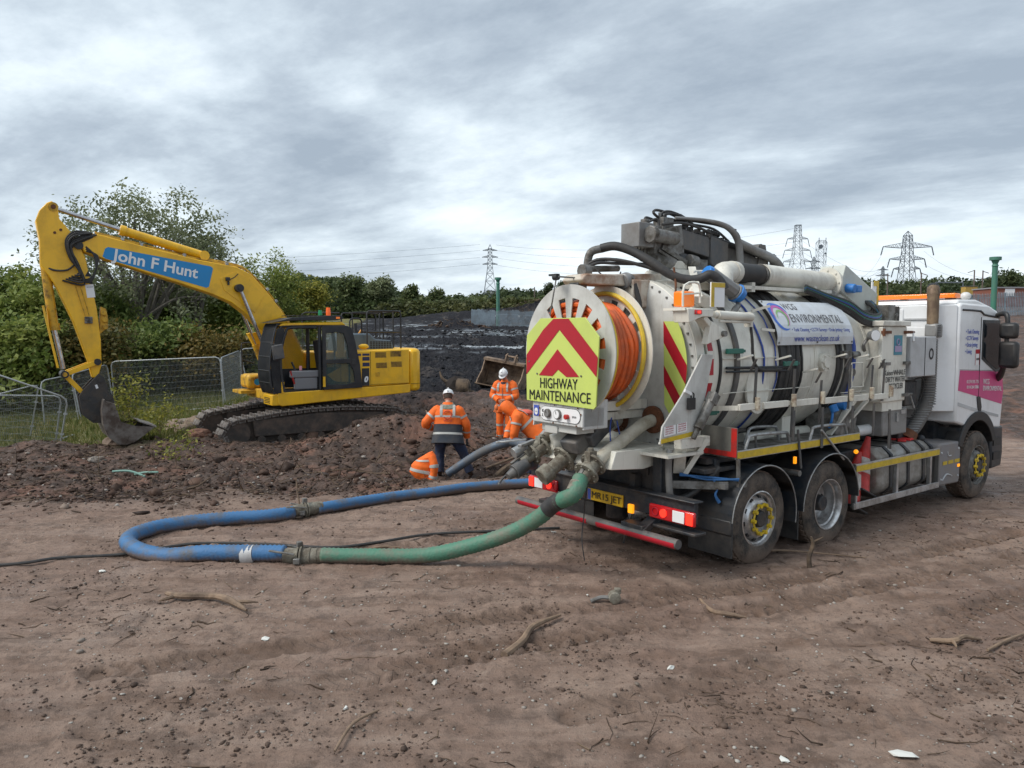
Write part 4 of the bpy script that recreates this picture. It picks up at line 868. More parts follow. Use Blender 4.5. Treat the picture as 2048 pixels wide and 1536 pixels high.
for k, pts in enumerate(([(-.25, 0, 3.85), (-.36, 0, 3.95), (-.28, .02, 4.02), (-.05, .02, 3.98), (.2, .02, 3.88)], [(-.14, .02, 3.86), (-.22, .0, 3.96), (-.12, -.02, 4.01), (.05, -.05, 3.95), (.25, -.05, 3.84)], [(-.20, -.05, 3.82), (-.24, -.06, 3.92), (-.05, -.06, 3.96), (.10, -.1, 3.86), (.18, -.15, 3.75)], [(-.2, 0, 3.80), (.1, 0, 3.88), (.5, -.1, 3.86), (.8, -.15, 3.78), (.98, -.18, 3.66), (1.02, -.18, 3.4)], [(-.50, 0, 3.76), (-.48, 0, 3.84), (-.3, 0, 3.80), (-.15, -.02, 3.76)], [(-.5, -.05, 3.74), (-.42, -.1, 3.80), (-.40, -.12, 3.70), (-.42, -.12, 3.60)], [(-.35, -.12, 3.70), (-.1, -.17, 3.76), (.2, -.17, 3.72), (.45, -.17, 3.66)], [(.2, .1, 3.74), (.6, .1, 3.68), (1.0, .1, 3.62), (1.45, .1, 3.58)], [(-.1, .08, 3.9), (.4, .1, 3.86), (.8, .06, 3.80), (1.1, .05, 3.62)], [(.1, 0, 3.98), (.3, 0, 3.9), (.7, -.1, 3.84), (.9, -.2, 3.74)])):
    pts = [(p[0], p[1], 3.70+(p[2]-3.70)*.58) if p[2] > 3.70 else p for p in pts]
    mk('hydraulic_hose', B().tube(pts, .016 if k != 3 else .02, 6, 5), rubber, TR)
b = B()
for i in range(7): b.box((.05+i*.11, -.12+.02*(i % 2), 3.71-.018*i), (.05, .06, .05))
for i in range(5): b.sph((.52+i*.045, -.08, 3.69-.006*i), .035, 8, 6)
mk('boom_fittings', b, blackp, TR)
for k in range(4): mk('loose_cable', B().tube([(-.66+.05*k, -.05, 3.44), (-.70+.06*k, -.06, 3.36), (-.62+.05*k, -.06, 3.28-.02*k), (-.5, -.06, 3.30), (-.42, -.06, 3.38)], .006, 5, 5), rubber, TR)
mk('crane_struts', B().bar((-.40, -.16, 3.44), (-.02, -.2, 3.28), .05, .05).bar((-.45, -.16, 3.40), (-.06, -.2, 3.24), .03, .03), steel, TR)
mk('shackle', B().tube([(.45, -.2, 3.22), (.55, -.2, 3.20), (.66, -.2, 3.16), (.68, -.2, 3.04)], .02), blackp, TR)
mk('deck_bracket', B().prism([(-.42, 3.02), (-.36, 3.16), (.05, 3.18), (.15, 3.02)], -.60, -.56, 'y').b2(-.3, .2, -.56, -.3, 2.95, 3.1).box((-.45, -.75, 2.85), (.3, .12, .14), (.5, .3, 0)), cream, TR, bev=.015)
b = B()
for i in range(5): b.sph((-.15+i*.05, -.75, 2.98-.01*i), .04, 8, 5)
mk('black_grip', b, blackp, TR)
# suction swivel and big black hose sweeping over the reel arm
mk('swivel_elbow', B().tube([(-1.12, .28, 3.08), (-1.12, .28, 3.26), (-1.08, .26, 3.38), (-.96, .20, 3.42)], .045, 14, 5).cyl((-1.12, .28, 3.04), (-1.12, .28, 3.12), .07, .05), steel, TR)
mk('black_hose', B().tube([(-.98, .21, 3.42), (-.90, .08, 3.44), (-.80, -.08, 3.38), (-.72, -.28, 3.26), (-.62, -.46, 3.12), (-.50, -.60, 3.05), (-.40, -.72, 3.06), (-.34, -.80, 3.10), (-.26, -.86, 3.04), (-.22, -.90, 2.94)], .05, 14, 5), rubber, TR)
mk('black_hose', B().tube([(-1.20, .30, 3.18), (-1.1, .15, 3.28), (-.95, -.05, 3.27), (-.75, -.25, 3.20), (-.6, -.42, 3.12), (-.45, -.62, 3.08)], .02, 8, 5).tube([(-1.3, .2, 3.15), (-1.15, .1, 3.24), (-.95, 0, 3.24), (-.7, -.1, 3.24), (-.4, -.1, 3.25)], .018, 8, 5), rubber, TR)
mk('hose_tie', B().tube([(-.60, -.52, 3.18), (-.60, -.55, 3.0), (-.62, -.56, 2.86)], .012), rust, TR)
mk('arm_pipe', B().cyl((-1.3, .12, 3.17), (-.8, .12, 3.20), .035, n=12).cyl((-1.36, .12, 3.15), (-1.26, .12, 3.15), .07, n=14), steel, TR)
mk('arm_cable', B().tube([(-1.25, 0, 3.16), (-1.18, -.1, 3.05), (-1.05, -.12, 3.06), (-.98, -.1, 3.14)], .008).tube([(-1.1, -.1, 3.1), (-1.0, -.22, 3.02), (-1.0, -.28, 2.96)], .010).tube([(-.96, -.28, 3.0), (-.93, -.33, 2.8), (-.93, -.33, 2.62)], .03), rubber, TR)
# top white pipe
mk('top_rubber_sleeve', B().cyl((.38, -.56, 3.17), (.98, -.54, 3.165), .118, n=22), rubber, TR)
mk('sleeve_clamp', B().torus((.90, -.545, 3.166), .12, .010, 'x', 24, 6).torus((.96, -.545, 3.166), .12, .010, 'x', 24, 6), steel, TR)
mk('top_white_pipe', B().cyl((.94, -.545, 3.165), (2.50, -.50, 3.13), .13, n=28).cyl((.30, -.58, 3.17), (.40, -.565, 3.17), .125, n=22).tube([(.34, -.57, 3.17), (.14, -.60, 3.15), (.05, -.66, 3.05), (.02, -.68, 2.9)], .12, 18, 5), cream, TR)
b = B(); flange(b, (2.46, -.50, 3.13), (3, -.50, 3.12), .20, .04, 30); mk('top_pipe_flange', b, cream, TR)
mk('pipe_cradle', B().b2(.45, 2.3, -.66, -.44, 2.98, 3.02).b2(.6, .66, -.66, -.44, 2.95, 3.06).b2(1.9, 1.96, -.66, -.44, 2.95, 3.06), cream, TR)
mk('blue_cap', B().cyl((2.66, -.66, 3.06), (2.66, -.78, 3.05), .06, n=16).box((2.76, -.74, 3.05), (.12, .10, .09)), bluep, TR, bev=.01)
mk('electrical_cabinet', B().box((2.98, -.48, 3.02), (.92, .36, .36), (0, R(23), 0)), M('cabinet_paint', (.50, .53, .49), .4, dirt=.3, dc=(.35, .33, .28), ds=3), TR, bev=.008)
mk('cabinet_lid_seam', B().box((2.98, -.483, 3.02), (.925, .006, .365), (0, R(23), 0)), blackm, TR)
mk('expansion_tank', B().b2(2.55, 2.95, -.62, -.3, 2.72, 3.0), M('milky_plastic', (.62, .62, .58), .4), TR, bev=.04)
mk('blue_hook', B().bar((2.85, -.3, 3.34), (3.1, -.3, 3.34), .03, .03).tube([(3.08, -.3, 3.34), (3.16, -.3, 3.30), (3.16, -.3, 3.22)], .03), bluep, TR)
for k in range(9):
    o_ = .018*k
    mk('cable_loom', B().tube([(1.60, -.72, 2.98+o_*.5), (1.95, -.80, 2.88+o_*.5), (2.3, -.90, 2.72+o_), (2.55, -.95, 2.60+o_), (2.85, -.95, 2.56+o_), (3.10, -.90, 2.62+o_*.8), (3.2, -.8, 2.76+o_*.4), (3.15+.02*k, -.65, 2.9)], .020, 6, 4), (rubber, rubber, blackp, rubber, greenm, rubber, bluehose, greenm, rubber)[k], TR)
mk('rear_yellow_board', B().b2(4.10, 4.24, -.25, -.23, 2.9, 3.22).b2(4.22, 4.28, -.252, -.228, 2.88, 3.24), white, TR); mk('yellow_edge', B().b2(4.14, 4.28, -.258, -.253, 3.16, 3.24).b2(4.23, 4.28, -.258, -.253, 2.88, 3.159), yellowt, TR)
mk('white_canister', B().cyl((3.4, .1, 2.9), (3.4, .1, 3.3), .14, n=18), cream, TR, bev=.02)
# recycler filter house between tank and cab
fh = mk('filter_housing', B().b2(2.80, 3.46, -1.09, -.45, 1.56, 2.56), cream, TR, bev=.02)
mk('housing_lid', B().b2(2.76, 3.50, -1.12, -.42, 2.56, 2.63), cream, fh, bev=.01); mk('housing_base', B().b2(2.9, 3.44, -1.06, -.5, 1.44, 1.56), cream, fh)
for z0 in (2.48, 2.07, 1.64):
    mk('housing_hinge', B().b2(2.76, 2.96, -1.13, -1.09, z0-.02, z0+.02).b2(3.36, 3.50, -1.13, -1.09, z0-.02, z0+.02).cyl((3.48, -1.10, z0), (3.62, -1.10, z0), .018).cyl((2.78, -1.12, z0-.05), (2.78, -1.12, z0+.05), .018), rust if z0 == 2.48 else steel, fh)
mk('hinge_post', B().b2(2.77, 2.83, -1.105, -1.05, 1.60, 2.55), cream, fh, bev=.01)
mk('latch_handle', B().cyl((3.60, -1.10, 2.50), (3.54, -1.14, 2.36), .012), whitem, fh); mk('latch_handle', B().cyl((3.58, -1.10, 1.62), (3.66, -1.12, 1.45), .012), silver, fh)
st = mk('purple_sticker', B().b2(3.10, 3.32, -1.097, -1.093, 2.18, 2.44), M('sticker_teal', (.04, .22, .30), .4), fh)
mk('sticker_pattern', B().b2(3.12, 3.30, -1.100, -1.0985, 2.22, 2.30).torus((3.20, -1.1005, 2.35), .04, .008, 'y', 16, 4), M('sticker_lilac', (.35, .28, .45), .4), st)
text('lettering', 'KaiserWHALE', blackm, fh, (2.86, -1.094, 1.945), (1, 0, 0), (0, 0, 1), .10, .0, width=.56)
text('lettering', 'DIRTY WATER', blackm, fh, (2.90, -1.094, 1.855), (1, 0, 0), (0, 0, 1), .105, .0, width=.52)
text('lettering', 'RECYCLER', blackm, fh, (3.00, -1.094, 1.765), (1, 0, 0), (0, 0, 1), .105, .0, width=.37)
mk('top_pipework', B().cyl((2.9, -.5, 2.63), (2.9, -.5, 2.75), .08).b2(3.0, 3.3, -.7, -.4, 2.63, 2.78).tube([(3.1, -.6, 2.9), (3.2, -.6, 2.85), (3.22, -.6, 2.7)], .04).b2(3.30, 3.5, -.9, -.6, 2.63, 2.85).tube([(3.5, -.9, 2.64), (3.55, -.9, 2.72), (3.62, -.85, 2.70)], .02), steel, TR, bev=.01)
mk('spotlight', B().cyl((2.66, -1.0, 2.44), (2.62, -1.09, 2.44), .055, .075, 18), silver, TR); mk('spotlight_lens', B().cyl((2.619, -1.091, 2.44), (2.617, -1.096, 2.44), .066, n=18), whitelens, TR)
mk('spotlight_bracket', B().tube([(2.66, -.97, 2.40), (2.60, -.95, 2.32), (2.66, -.93, 2.24)], .02), steel, TR)
mk('white_cabinet', B().b2(3.52, 4.26, -1.12, -.55, 1.87, 2.42), cabgrey, TR, bev=.015)
mk('cabinet_seam', B().b2(3.915, 3.925, -1.125, -1.12, 1.88, 2.41), blackm, TR)
text('emblem', 'O', blackm, TR, (4.03, -1.121, 2.17), (1, 0, 0), (0, 0, 1), .22, .004, sx=.8)
mk('tool_box', B().b2(2.95, 3.62, -1.05, -.4, 1.10, 1.46), midgrey, TR, bev=.02); mk('box_latch', B().box((3.32, -1.06, 1.34), (.05, .02, .12)).box((3.5, -1.053, 1.40), (.12, .004, .05)), silver, TR)
mk('gap_machinery', B().b2(3.7, 4.25, -.9, .8, .98, 1.25).b2(3.75, 4.1, -.95, -.2, 1.45, 1.80).b2(3.6, 4.2, -.4, .6, 1.25, 2.2), chassis, TR, bev=.02)
mk('air_hose', B().tube([(3.7, -.8, 1.9), (3.8, -.95, 1.8), (4.1, -1.0, 1.84), (4.18, -1.0, 1.7), (4.16, -.95, 1.5)], .012), rubber, TR)
# exhaust stack and intake duct
ex_ = mk('exhaust_stack', B().cyl((4.38, -1.0, 2.58), (4.44, -.97, 3.02), .075, .08, 20).tube([(4.44, -.97, 3.0), (4.46, -.96, 3.06), (4.50, -.94, 3.10)], .085, 16, 4), M('heat_stained_steel', (.13, .085, .055), .55, metal=.4, dirt=.8, dc=(.26, .19, .12), ds=7, streak=.9, sc=(.03, .02, .018)), TR)
mk('stack_mouth', B().sph((4.50, -.94, 3.10), .088, 12, 8), blackm, ex_)
mk('exhaust_guard', B().b2(4.30, 4.50, -1.10, -.92, 2.40, 2.60), midgrey, TR, bev=.03)
b = B()
for i in range(7): b.box((4.36, -1.105, 2.43+.024*i), (.09, .01, .008))
mk('guard_slot', b, blackm, TR)
b = B().tube([(4.33, -1.0, 2.38), (4.33, -1.0, 1.8), (4.30, -.98, 1.45), (4.14, -.95, 1.2), (4.0, -.9, 1.05)], .095, 18, 6)
duct = mk('intake_duct', b, darkgrey, TR)
b = B()
for i in range(26):
    z0 = 2.36-i*.036; b.torus((4.33, -1.0, z0), .096, .008, 'z', 20, 5)
for i in range(12):
    t = i/11; b.torus((4.30-.3*t, -.98+.08*t, 1.42-.36*t), .10, .009, 'z', 16, 5)
mk('duct_rib', b, midgrey, duct)
mk('duct_boot', B().cyl((4.02, -.9, 1.07), (3.95, -.88, .97), .12, .14, 16), rust, TR)
# tanks and side guard
ft = B(); pts = [(-1.16+.08+.0, .36), (-.55, .36), (-.5, .45), (-.5, .90), (-.58, .97), (-1.06, .97), (-1.17, .88), (-1.18, .46)]
mk('fuel_tank', ft.prism(pts, 2.68, 4.14, 'x'), M('fuel_tank_alu', (.33, .32, .30), .45, metal=.5, dirt=.8, dc=(.20, .17, .14), ds=4), TR, bev=.05)
for xx in (2.95, 3.42, 3.85, 4.08): mk('tank_strap', B().prism([(y*1.012-.003, z+(.006 if z > .6 else -.006)) for y, z in pts], xx-.03, xx+.03, 'x'), chassis, TR)
for xx in (2.02, 3.05, 3.99): mk('guard_post', B().b2(xx-.025, xx+.025, -1.225, -1.18, .32, .86), alu, TR)
mk('guard_rail', B().b2(1.95, 4.18, -1.25, -1.226, .765, .865), alu, TR, bev=.003); mk('yellow_strip', B().b2(1.955, 4.17, -1.256, -1.252, .775, .845), yellowt, TR)
mk('guard_rail', B().b2(1.93, 4.20, -1.25, -1.226, .305, .385), alu, TR, bev=.003); mk('guard_post', B().b2(1.94, 1.965, -1.25, -1.2, .32, .86).b2(4.155, 4.18, -1.249, -1.2, .32, .86), darkgrey, TR)
mk('fuel_cap', B().sph((4.05, -1.05, .99), .05), chassis, TR)
sp = mk('step_cover', B().prism([(4.20, .31), (4.86, .29), (4.90, .36), (4.90, .90), (4.24, .915), (4.20, .88)], -1.23, -.5, 'y'), M('grey_plastic_cover', (.20, .19, .195), .6, dirt=.6, dc=(.24, .20, .17), ds=4), TR, bev=.03)
mk('yellow_strip', B().b2(4.33, 4.46, -1.236, -1.232, .60, .65).b2(4.50, 4.66, -1.236, -1.232, .60, .65).b2(4.70, 4.86, -1.236, -1.232, .60, .65), yellowt, sp); mk('side_marker', B().b2(4.80, 4.87, -1.238, -1.232, .53, .57), amber, sp)
mk('moulded_line', B().tube([(4.33, -1.232, .38), (4.45, -1.236, .46), (4.62, -1.236, .42)], .010).tube([(4.47, -1.232, .78), (4.50, -1.235, .72), (4.58, -1.235, .72)], .008), cabgrey, sp)
b = B(); [b.sph((xx, -1.232, zz_), .016, 8, 6) for xx, zz_ in ((4.28, .78), (4.28, .40), (4.82, .80), (4.82, .40))]; mk('cover_bolt', b, cabgrey, sp)
mk('chassis_box', B().b2(1.95, 2.6, -.9, -.5, .45, .95).b2(2.0, 4.6, -.45, .45, .35, .70), chassis, TR, bev=.02)
# cab
side = [(4.72, 1.18), (5.20, 1.06), (5.27, 1.17), (5.38, 1.26), (5.52, 1.29), (5.68, 1.27), (5.85, 1.19), (5.98, 1.02), (6.30, .98), (6.36, 1.40), (6.28, 1.90), (6.13, 2.62), (6.02, 2.80), (5.70, 2.88), (4.79, 2.90), (4.72, 2.86)]
cab = mk('cab', B().prism(side, -1.22, 1.22, 'y'), white, TR, bev=.03)
b = B()
foot = [(4.45, -1.0), (4.70, -1.19), (4.715, -1.19), (4.715, 1.19), (4.70, 1.19), (4.45, 1.0)]
mk('cab_rear_wall', b.prism(foot, 1.34, 2.87, 'z'), white, cab, bev=.03)
mk('rear_wall_panel', B().b2(4.432, 4.447, -.55, .55, 1.7, 2.82).b2(4.438, 4.448, -.96, -.6, 1.5, 2.1).b2(4.438, 4.448, -.96, -.6, 2.2, 2.55), white, cab, bev=.008)
mk('rear_wall_rib', B().b2(4.425, 4.446, -.97, -.56, 2.66, 2.68).b2(4.425, 4.446, -.97, -.56, 2.14, 2.16), cabgrey, cab)
mk('dark_vent', B().b2(4.42, 4.43, -.50, .5, 2.3, 2.86), blackp, cab, bev=.01)
mk('roof_cap', B().prism([(4.74, 2.88), (4.80, 2.95), (5.4, 2.96), (5.95, 2.86), (6.16, 2.66), (6.1, 2.64), (5.9, 2.78), (5.4, 2.86)], -1.17, 1.17, 'y'), white, cab, bev=.03)
mk('roof_trim', B().tube([(4.80, -1.223, 2.80), (5.40, -1.225, 2.79), (5.52, -1.225, 2.74), (6.08, -1.225, 2.70)], .016, 6, 2), chassis, cab)
mk('door_seam', B().tube([(5.44, -1.224, 2.70), (5.44, -1.225, 1.9), (5.44, -1.225, 1.50), (5.48, -1.225, 1.30)], .005, 6, 1).tube([(4.78, -1.224, 1.94), (6.26, -1.225, 1.88)], .003, 6, 1), blackm, cab)
mk('window_frame', B().prism([(5.50, 2.66), (6.11, 2.66), (6.26, 1.88), (6.02, 1.87), (5.68, 2.00), (5.50, 2.08)], -1.222, -1.228, 'y'), chassis, cab)
wi = mk('side_window', B().prism([(5.54, 2.62), (6.08, 2.62), (6.22, 1.93), (6.03, 1.91), (5.70, 2.04), (5.54, 2.12)], -1.2285, -1.232, 'y'), glass, cab)
mk('windscreen', B().prism([(6.14, 2.60), (6.29, 1.90), (6.33, 1.90), (6.18, 2.62)], -1.08, 1.08, 'y'), glass, cab)
mk('pink_band', B().prism([(4.79, 1.93), (6.27, 1.87), (6.34, 1.56), (6.30, 1.36), (5.53, 1.50), (4.75, 1.64)], -1.222, -1.2245, 'y'), pinkm, cab)
text('lettering', '01274 595 775', whitem, cab, (5.01, -1.2255, 1.755), (1, 0, -.03), (0, 0, 1), .068, .0, width=.40)
text('lettering', '0114 264 5006', whitem, cab, (5.02, -1.2255, 1.675), (1, 0, -.03), (0, 0, 1), .068, .0, width=.40)
text('lettering', 'WCG', whitem, cab, (5.58, -1.2255, 1.735), (1, 0, -.05), (0, 0, 1), .115, .0, width=.22)
text('lettering', 'ENVIRONMENTAL', whitem, cab, (5.58, -1.2255, 1.635), (1, 0, -.05), (0, 0, 1), .105, .0, width=.68)
for q, s_ in enumerate(('• Tank Cleaning', '• CCTV Surveys', '• Drain Jetting', '• Lining')): text('lettering', s_, bluem, cab, (4.93, -1.2225, 2.485-.096*q), (1, 0, 0), (0, 0, 1), .088, .0, width=(.44, .42, .40, .21)[q])
hs = mk('hazard_sticker', B().b2(5.27, 5.42, -1.227, -1.223, 1.99, 2.23), whitem, cab); mk('red_edge', B().b2(5.275, 5.415, -1.229, -1.2275, 2.16, 2.225).b2(5.275, 5.285, -1.229, -1.2275, 1.995, 2.158).b2(5.405, 5.415, -1.229, -1.2275, 1.995, 2.158), redt, hs)
text('lettering', 'A000', blackm, hs, (5.295, -1.2282, 2.08), (1, 0, 0), (0, 0, 1), .05, 0, width=.1)
mk('grey_crease', B().prism([(4.76, 1.42), (5.45, 1.28), (6.2, 1.16), (6.2, 1.20), (5.45, 1.33), (4.76, 1.47)], -1.222, -1.225, 'y'), cabgrey, cab)
mk('door_handle_recess', B().prism([(5.38, 1.52), (5.50, 1.52), (5.56, 1.36), (5.54, 1.28), (5.44, 1.31)], -1.223, -1.232, 'y'), blackp, cab, bev=.006)
arch = [(5.46+r_*math.cos(a), .60+r_*math.sin(a)) for r_, rng in ((.70, range(0, 19)), (.56, range(18, -1, -1))) for a in [R(20+140*i/18) for i in rng]]
for y0 in (-1.24, 1.02): mk('wheel_arch', B().prism(arch, y0, y0+.22, 'y'), blackp, cab, bev=.01)
mk('under_cab_dark', B().b2(4.75, 6.2, -.9, .9, .7, 1.2), chassis, cab)
mk('rear_cab_guard', B().prism([(4.86, .30), (4.93, .30), (4.97, .85), (5.02, 1.06), (4.92, 1.08), (4.88, .9)], -1.2, -.7, 'y'), guardm, cab)
mk('front_bumper', B().prism([(6.02, .36), (6.40, .38), (6.44, .60), (6.40, 1.02), (6.05, 1.02), (6.0, .8)], -1.22, 1.22, 'y'), guardm, cab, bev=.03)
mk('front_corner_steps', B().b2(6.05, 6.3, -1.235, -1.2, .5, .62).b2(6.05, 6.3, -1.235, -1.2, .72, .84), blackp, cab)
for s in (-1, 1):
    mr_ = mk('mirror_arm', B().tube([(5.98, s*1.2, 2.72), (5.92, s*1.34, 2.76), (5.86, s*1.42, 2.68), (5.85, s*1.42, 2.3), (5.9, s*1.38, 1.98), (6.05, s*1.28, 1.82), (6.15, s*1.2, 1.76)], [.03, .04, .035, .03, .035, .05, .05], 10, 4), blackp, TR)
    h1 = mk('mirror_housing', B().box((5.85, s*1.45, 2.50), (.14, .25, .24)), blackp, mr_, bev=.05); h2 = mk('mirror_housing', B().box((5.85, s*1.46, 2.14), (.15, .26, .40)), blackp, mr_, bev=.05)
mk('sun_visor', B().prism([(6.08, 2.74), (6.38, 2.66), (6.36, 2.62), (6.08, 2.68)], -1.05, 1.05, 'y'), blackp, TR)
lb = mk('amber_light_bar', B().b2(4.82, 5.02, -1.10, 1.05, 2.975, 3.045), amberoff, TR, bev=.015)
mk('bar_mount', B().b2(4.85, 4.99, -1.05, -.95, 2.94, 2.975).b2(4.85, 4.99, .9, 1.0, 2.94, 2.975).b2(4.84, 5.0, -.35, -.3, 2.97, 3.05), blackp, lb)
for yy in (-1.0, -.55): mk('roof_lamp', B().sph((5.42, yy, 3.02), .075, 14, 8, (1, 1, .8)).cyl((5.42, yy, 2.93), (5.42, yy, 3.0), .03), M('frosted_dome', (.6, .6, .58), .3) if yy == -1.0 else bpy.data.materials['frosted_dome'], TR)
mk('air_horn', B().cyl((5.5, -.8, 2.98), (5.85, -.75, 3.0), .03, .07), steel, TR)

# things standing on the truck
def cone(loc, rot, label):
    t = thing('traffic_cone', label, 'traffic cone', loc); t.rotation_euler = rot
    mk('cone_body', B().lathe([(.17, .03), (.035, .72), (.03, .75), (.0, .75)], (0, 0, 0), 'z', 20), redp, t)
    mk('white_sleeve', B().lathe([(.1285, .26), (.0875, .46)], (0, 0, 0), 'z', 20), M('cone_white', (.55, .53, .5), .5, dirt=.8, dc=(.3, .25, .2), ds=8) if 'cone_white' not in bpy.data.materials else bpy.data.materials['cone_white'], t)
    mk('cone_base', B().box((0, 0, .015), (.40, .40, .03)), blackp, t, bev=.01)
Tm = Matrix.Translation((1.904, 9.174, 0)) @ Matrix.Rotation(.6537, 4, 'Z')
def TW(p): return Tm @ Vector(p)
cone(TW((2.44, -.98, .42)), (R(0), R(23), .6537), 'taller dirty red and white traffic cone wedged behind the truck side guard')
cone(TW((2.14, -1.02, .26)), (R(0), R(24), .6537), 'lower red traffic cone stacked in front of the taller one beside the rear wheel')
b = B()
for i in range(4): b.box((.14*math.cos(.2*i), .02*i-.05, .02+.006*i), (.16, .025, .02), (0, 0, .1*i))
b.box((0, 0, .02), (.16, .13, .035)).box((-.16, .02, .02), (.2, .11, .03), (0, 0, .4)).box((-.1, .15, .02), (.2, .1, .025), (0, 0, .2))
gl = mk('work_gloves', b, M('red_glove', (.62, .03, .03), .6), bev=.012); gl.location = TW((3.86, -.95, .965)); gl.rotation_euler = (0, 0, .75)
tag(gl, 'pair of red work gloves lying on the truck fuel tank', 'gloves')
# ------------------------------------------------------------ excavator (x forward = towards the bucket, y left = near side, z up)
yel = M('excavator_yellow', (.90, .50, .012), .36, dirt=.5, dc=(.30, .17, .04), ds=1.6, streak=.22, sc=(.20, .11, .03), coat=.15, lo=.46, hi=.74)
yelw = M('worn_yellow', (.62, .35, .02), .5, dirt=.85, dc=(.10, .055, .03), ds=5, streak=.5, sc=(.12, .05, .02), lo=.47, hi=.66)
exblack = M('cab_frame_black', (.014, .016, .02), .4, dirt=.5, dc=(.06, .055, .05), ds=4)
navy = M('navy_decal', (.02, .025, .08), .4)
coupm = M('greasy_coupler_metal', (.05, .048, .048), .5, metal=.3, dirt=.8, dc=(.10, .08, .065), ds=5, bump=.4, bs=20)
bucketm = M('worn_bucket_steel', (.20, .175, .155), .5, metal=.35, dirt=.9, dc=(.09, .062, .048), ds=3.5, bump=.3, bs=18, lo=.42, hi=.6)
chrome = M('chrome_rod', (.55, .55, .57), .18, metal=1, dirt=.4, dc=(.2, .17, .14), ds=8)
trackm = M('muddy_track_steel', (.28, .26, .24), .6, metal=.3, dirt=.75, dc=(.075, .052, .042), ds=7, bump=.6, bs=25, lo=.35, hi=.55)
framem = M('mud_caked_frame', (.05, .042, .037), .85, dirt=.9, dc=(.12, .085, .066), ds=3, bump=.9, bs=9)
hoodm = M('blue_grey_hood', (.10, .135, .165), .35, dirt=.35, dc=(.13, .13, .13), ds=3)
stkm = M('blue_sticker', (.006, .24, .56), .35, dirt=.2, dc=(.05, .22, .42), ds=3)
EX = thing('excavator', 'yellow tracked excavator with long arm resting its bucket on a soil heap', 'excavator', (-5.347, 20.6, -.239), 3.744); EX.scale = (.982,)*3
# tracks
path = [(2.74, .36), (2.62, .55), (2.42, .64), (1.95, .70), (1.4, .77), (.54, .83), (-.36, .83), (-1.3, .77), (-1.8, .71), (-2.05, .60), (-2.14, .42), (-2.10, .20), (-1.9, .05), (-1.6, .0), (-.6, -.02), (.6, -.03), (1.6, -.04), (2.2, -.05), (2.48, .0), (2.66, .14)]
def resample(p, step):
    q = []; n = len(p); D = [math.dist(p[i], p[(i+1) % n]) for i in range(n)]; tot = sum(D); k = int(tot/step); st = tot/k
    for i in range(k):
        s_ = i*st; j = 0
        while s_ > D[j]: s_ -= D[j]; j += 1
        a, c = p[j], p[(j+1) % n]; t = s_/D[j]; q.append((a[0]+(c[0]-a[0])*t, a[1]+(c[1]-a[1])*t, math.atan2(c[1]-a[1], c[0]-a[0])))
    return q
shoe = None
for s, y0 in ((1, 1.19), (-1, -1.19)):
    for i, (x, z, a) in enumerate(resample(path, .20)):
        if shoe is None:
            b = B().box((0, 0, 0), (.17, .60, .025)).box((.06, 0, .03), (.03, .60, .05)).box((0, .21, -.05), (.16, .05, .08)).box((0, -.21, -.05), (.16, .05, .08))
            shoe = mk('track_shoe', b, trackm, EX, bev=0, split=False); o = shoe
        else: o = shoe.copy(); col.objects.link(o)
        o.location = (x, y0, z); o.rotation_euler = (0, -(a+math.pi), 0)
    inner = [(p[0]*.955+.01, .36+(p[1]-.36)*.86) for p in path]
    fr = mk('track_frame', B().prism([(2.0, .60), (1.95, .20), (-1.5, .20), (-1.5, .62), (.3, .70)], y0-.20, y0+.22, 'y').prism(inner, y0-.10, y0+.10, 'y'), framem, EX, bev=.03)
    b = B().cyl((2.36, y0-.12, .31), (2.36, y0+.20, .31), .30, n=28); mk('idler_wheel', b, framem, fr)
    b = B().cyl((-1.78, y0-.12, .36), (-1.78, y0+.22, .36), .31, n=28); mk('drive_sprocket', b, framem, fr)
    b = B(); [b.cyl((xx, y0-.2, .12), (xx, y0+.25, .12), .10, n=14) for xx in (-1.2, -.7, -.2, .3, .8, 1.3, 1.8)]; mk('track_roller', b, framem, fr)
mk('undercarriage', B().b2(-.9, 1.0, -.95, .95, .35, .70).cyl((0, 0, .6), (0, 0, .98), .62, n=30), framem, EX)
# deck, counterweight, panels
mk('deck', B().prism([(1.36, .96), (1.26, .91), (-2.30, 1.10), (-2.30, 1.33), (1.36, 1.25)], .45, 1.35, 'y'), yel, EX, bev=.02)
mk('deck', B().prism([(1.36, 1.0), (-2.30, 1.10), (-2.30, 1.33), (1.36, 1.25)], -1.33, .44, 'y'), yelw, EX, bev=.02)
mk('front_step', B().b2(1.30, 1.50, .62, 1.33, .93, 1.20), yel, EX, bev=.02)
b = B(); [b.b2(1.502, 1.507, .70, 1.15, z_, z_+.018) for z_ in (.98, 1.02, 1.06, 1.10)]; mk('step_slot', b, blackm, EX)
cwp = [(-2.30, 1.345), (-2.62, 1.31), (-2.80, .9), (-2.94, .4), (-2.97, 0), (-2.94, -.4), (-2.80, -.9), (-2.62, -1.31), (-2.30, -1.345)]
cw_ = mk('counterweight', B().prism(cwp, 1.13, 2.30, 'z'), yel, EX, bev=.10)
mk('weight_seam', B().b2(-2.60, -2.31, 1.342, 1.353, 1.335, 1.345), blackm, cw_)
hd = mk('side_panel', B().prism([(-.87, 1.31), (-2.285, 1.34), (-2.285, 2.29), (-1.1, 2.27), (-.50, 2.25), (-.50, 1.30)], .40, 1.34, 'y'), yel, EX, bev=.03)
mk('side_panel', B().b2(-2.285, .2, -1.34, .39, 1.33, 2.22), yel, EX, bev=.03)
mk('door_seam', B().b2(-1.135, -1.125, 1.339, 1.345, 1.33, 2.24).b2(-2.25, -1.14, 1.339, 1.345, 1.36, 1.368), blackm, hd)
mk('side_decal', B().b2(-1.09, -.88, 1.340, 1.347, 1.33, 1.80), exblack, hd)
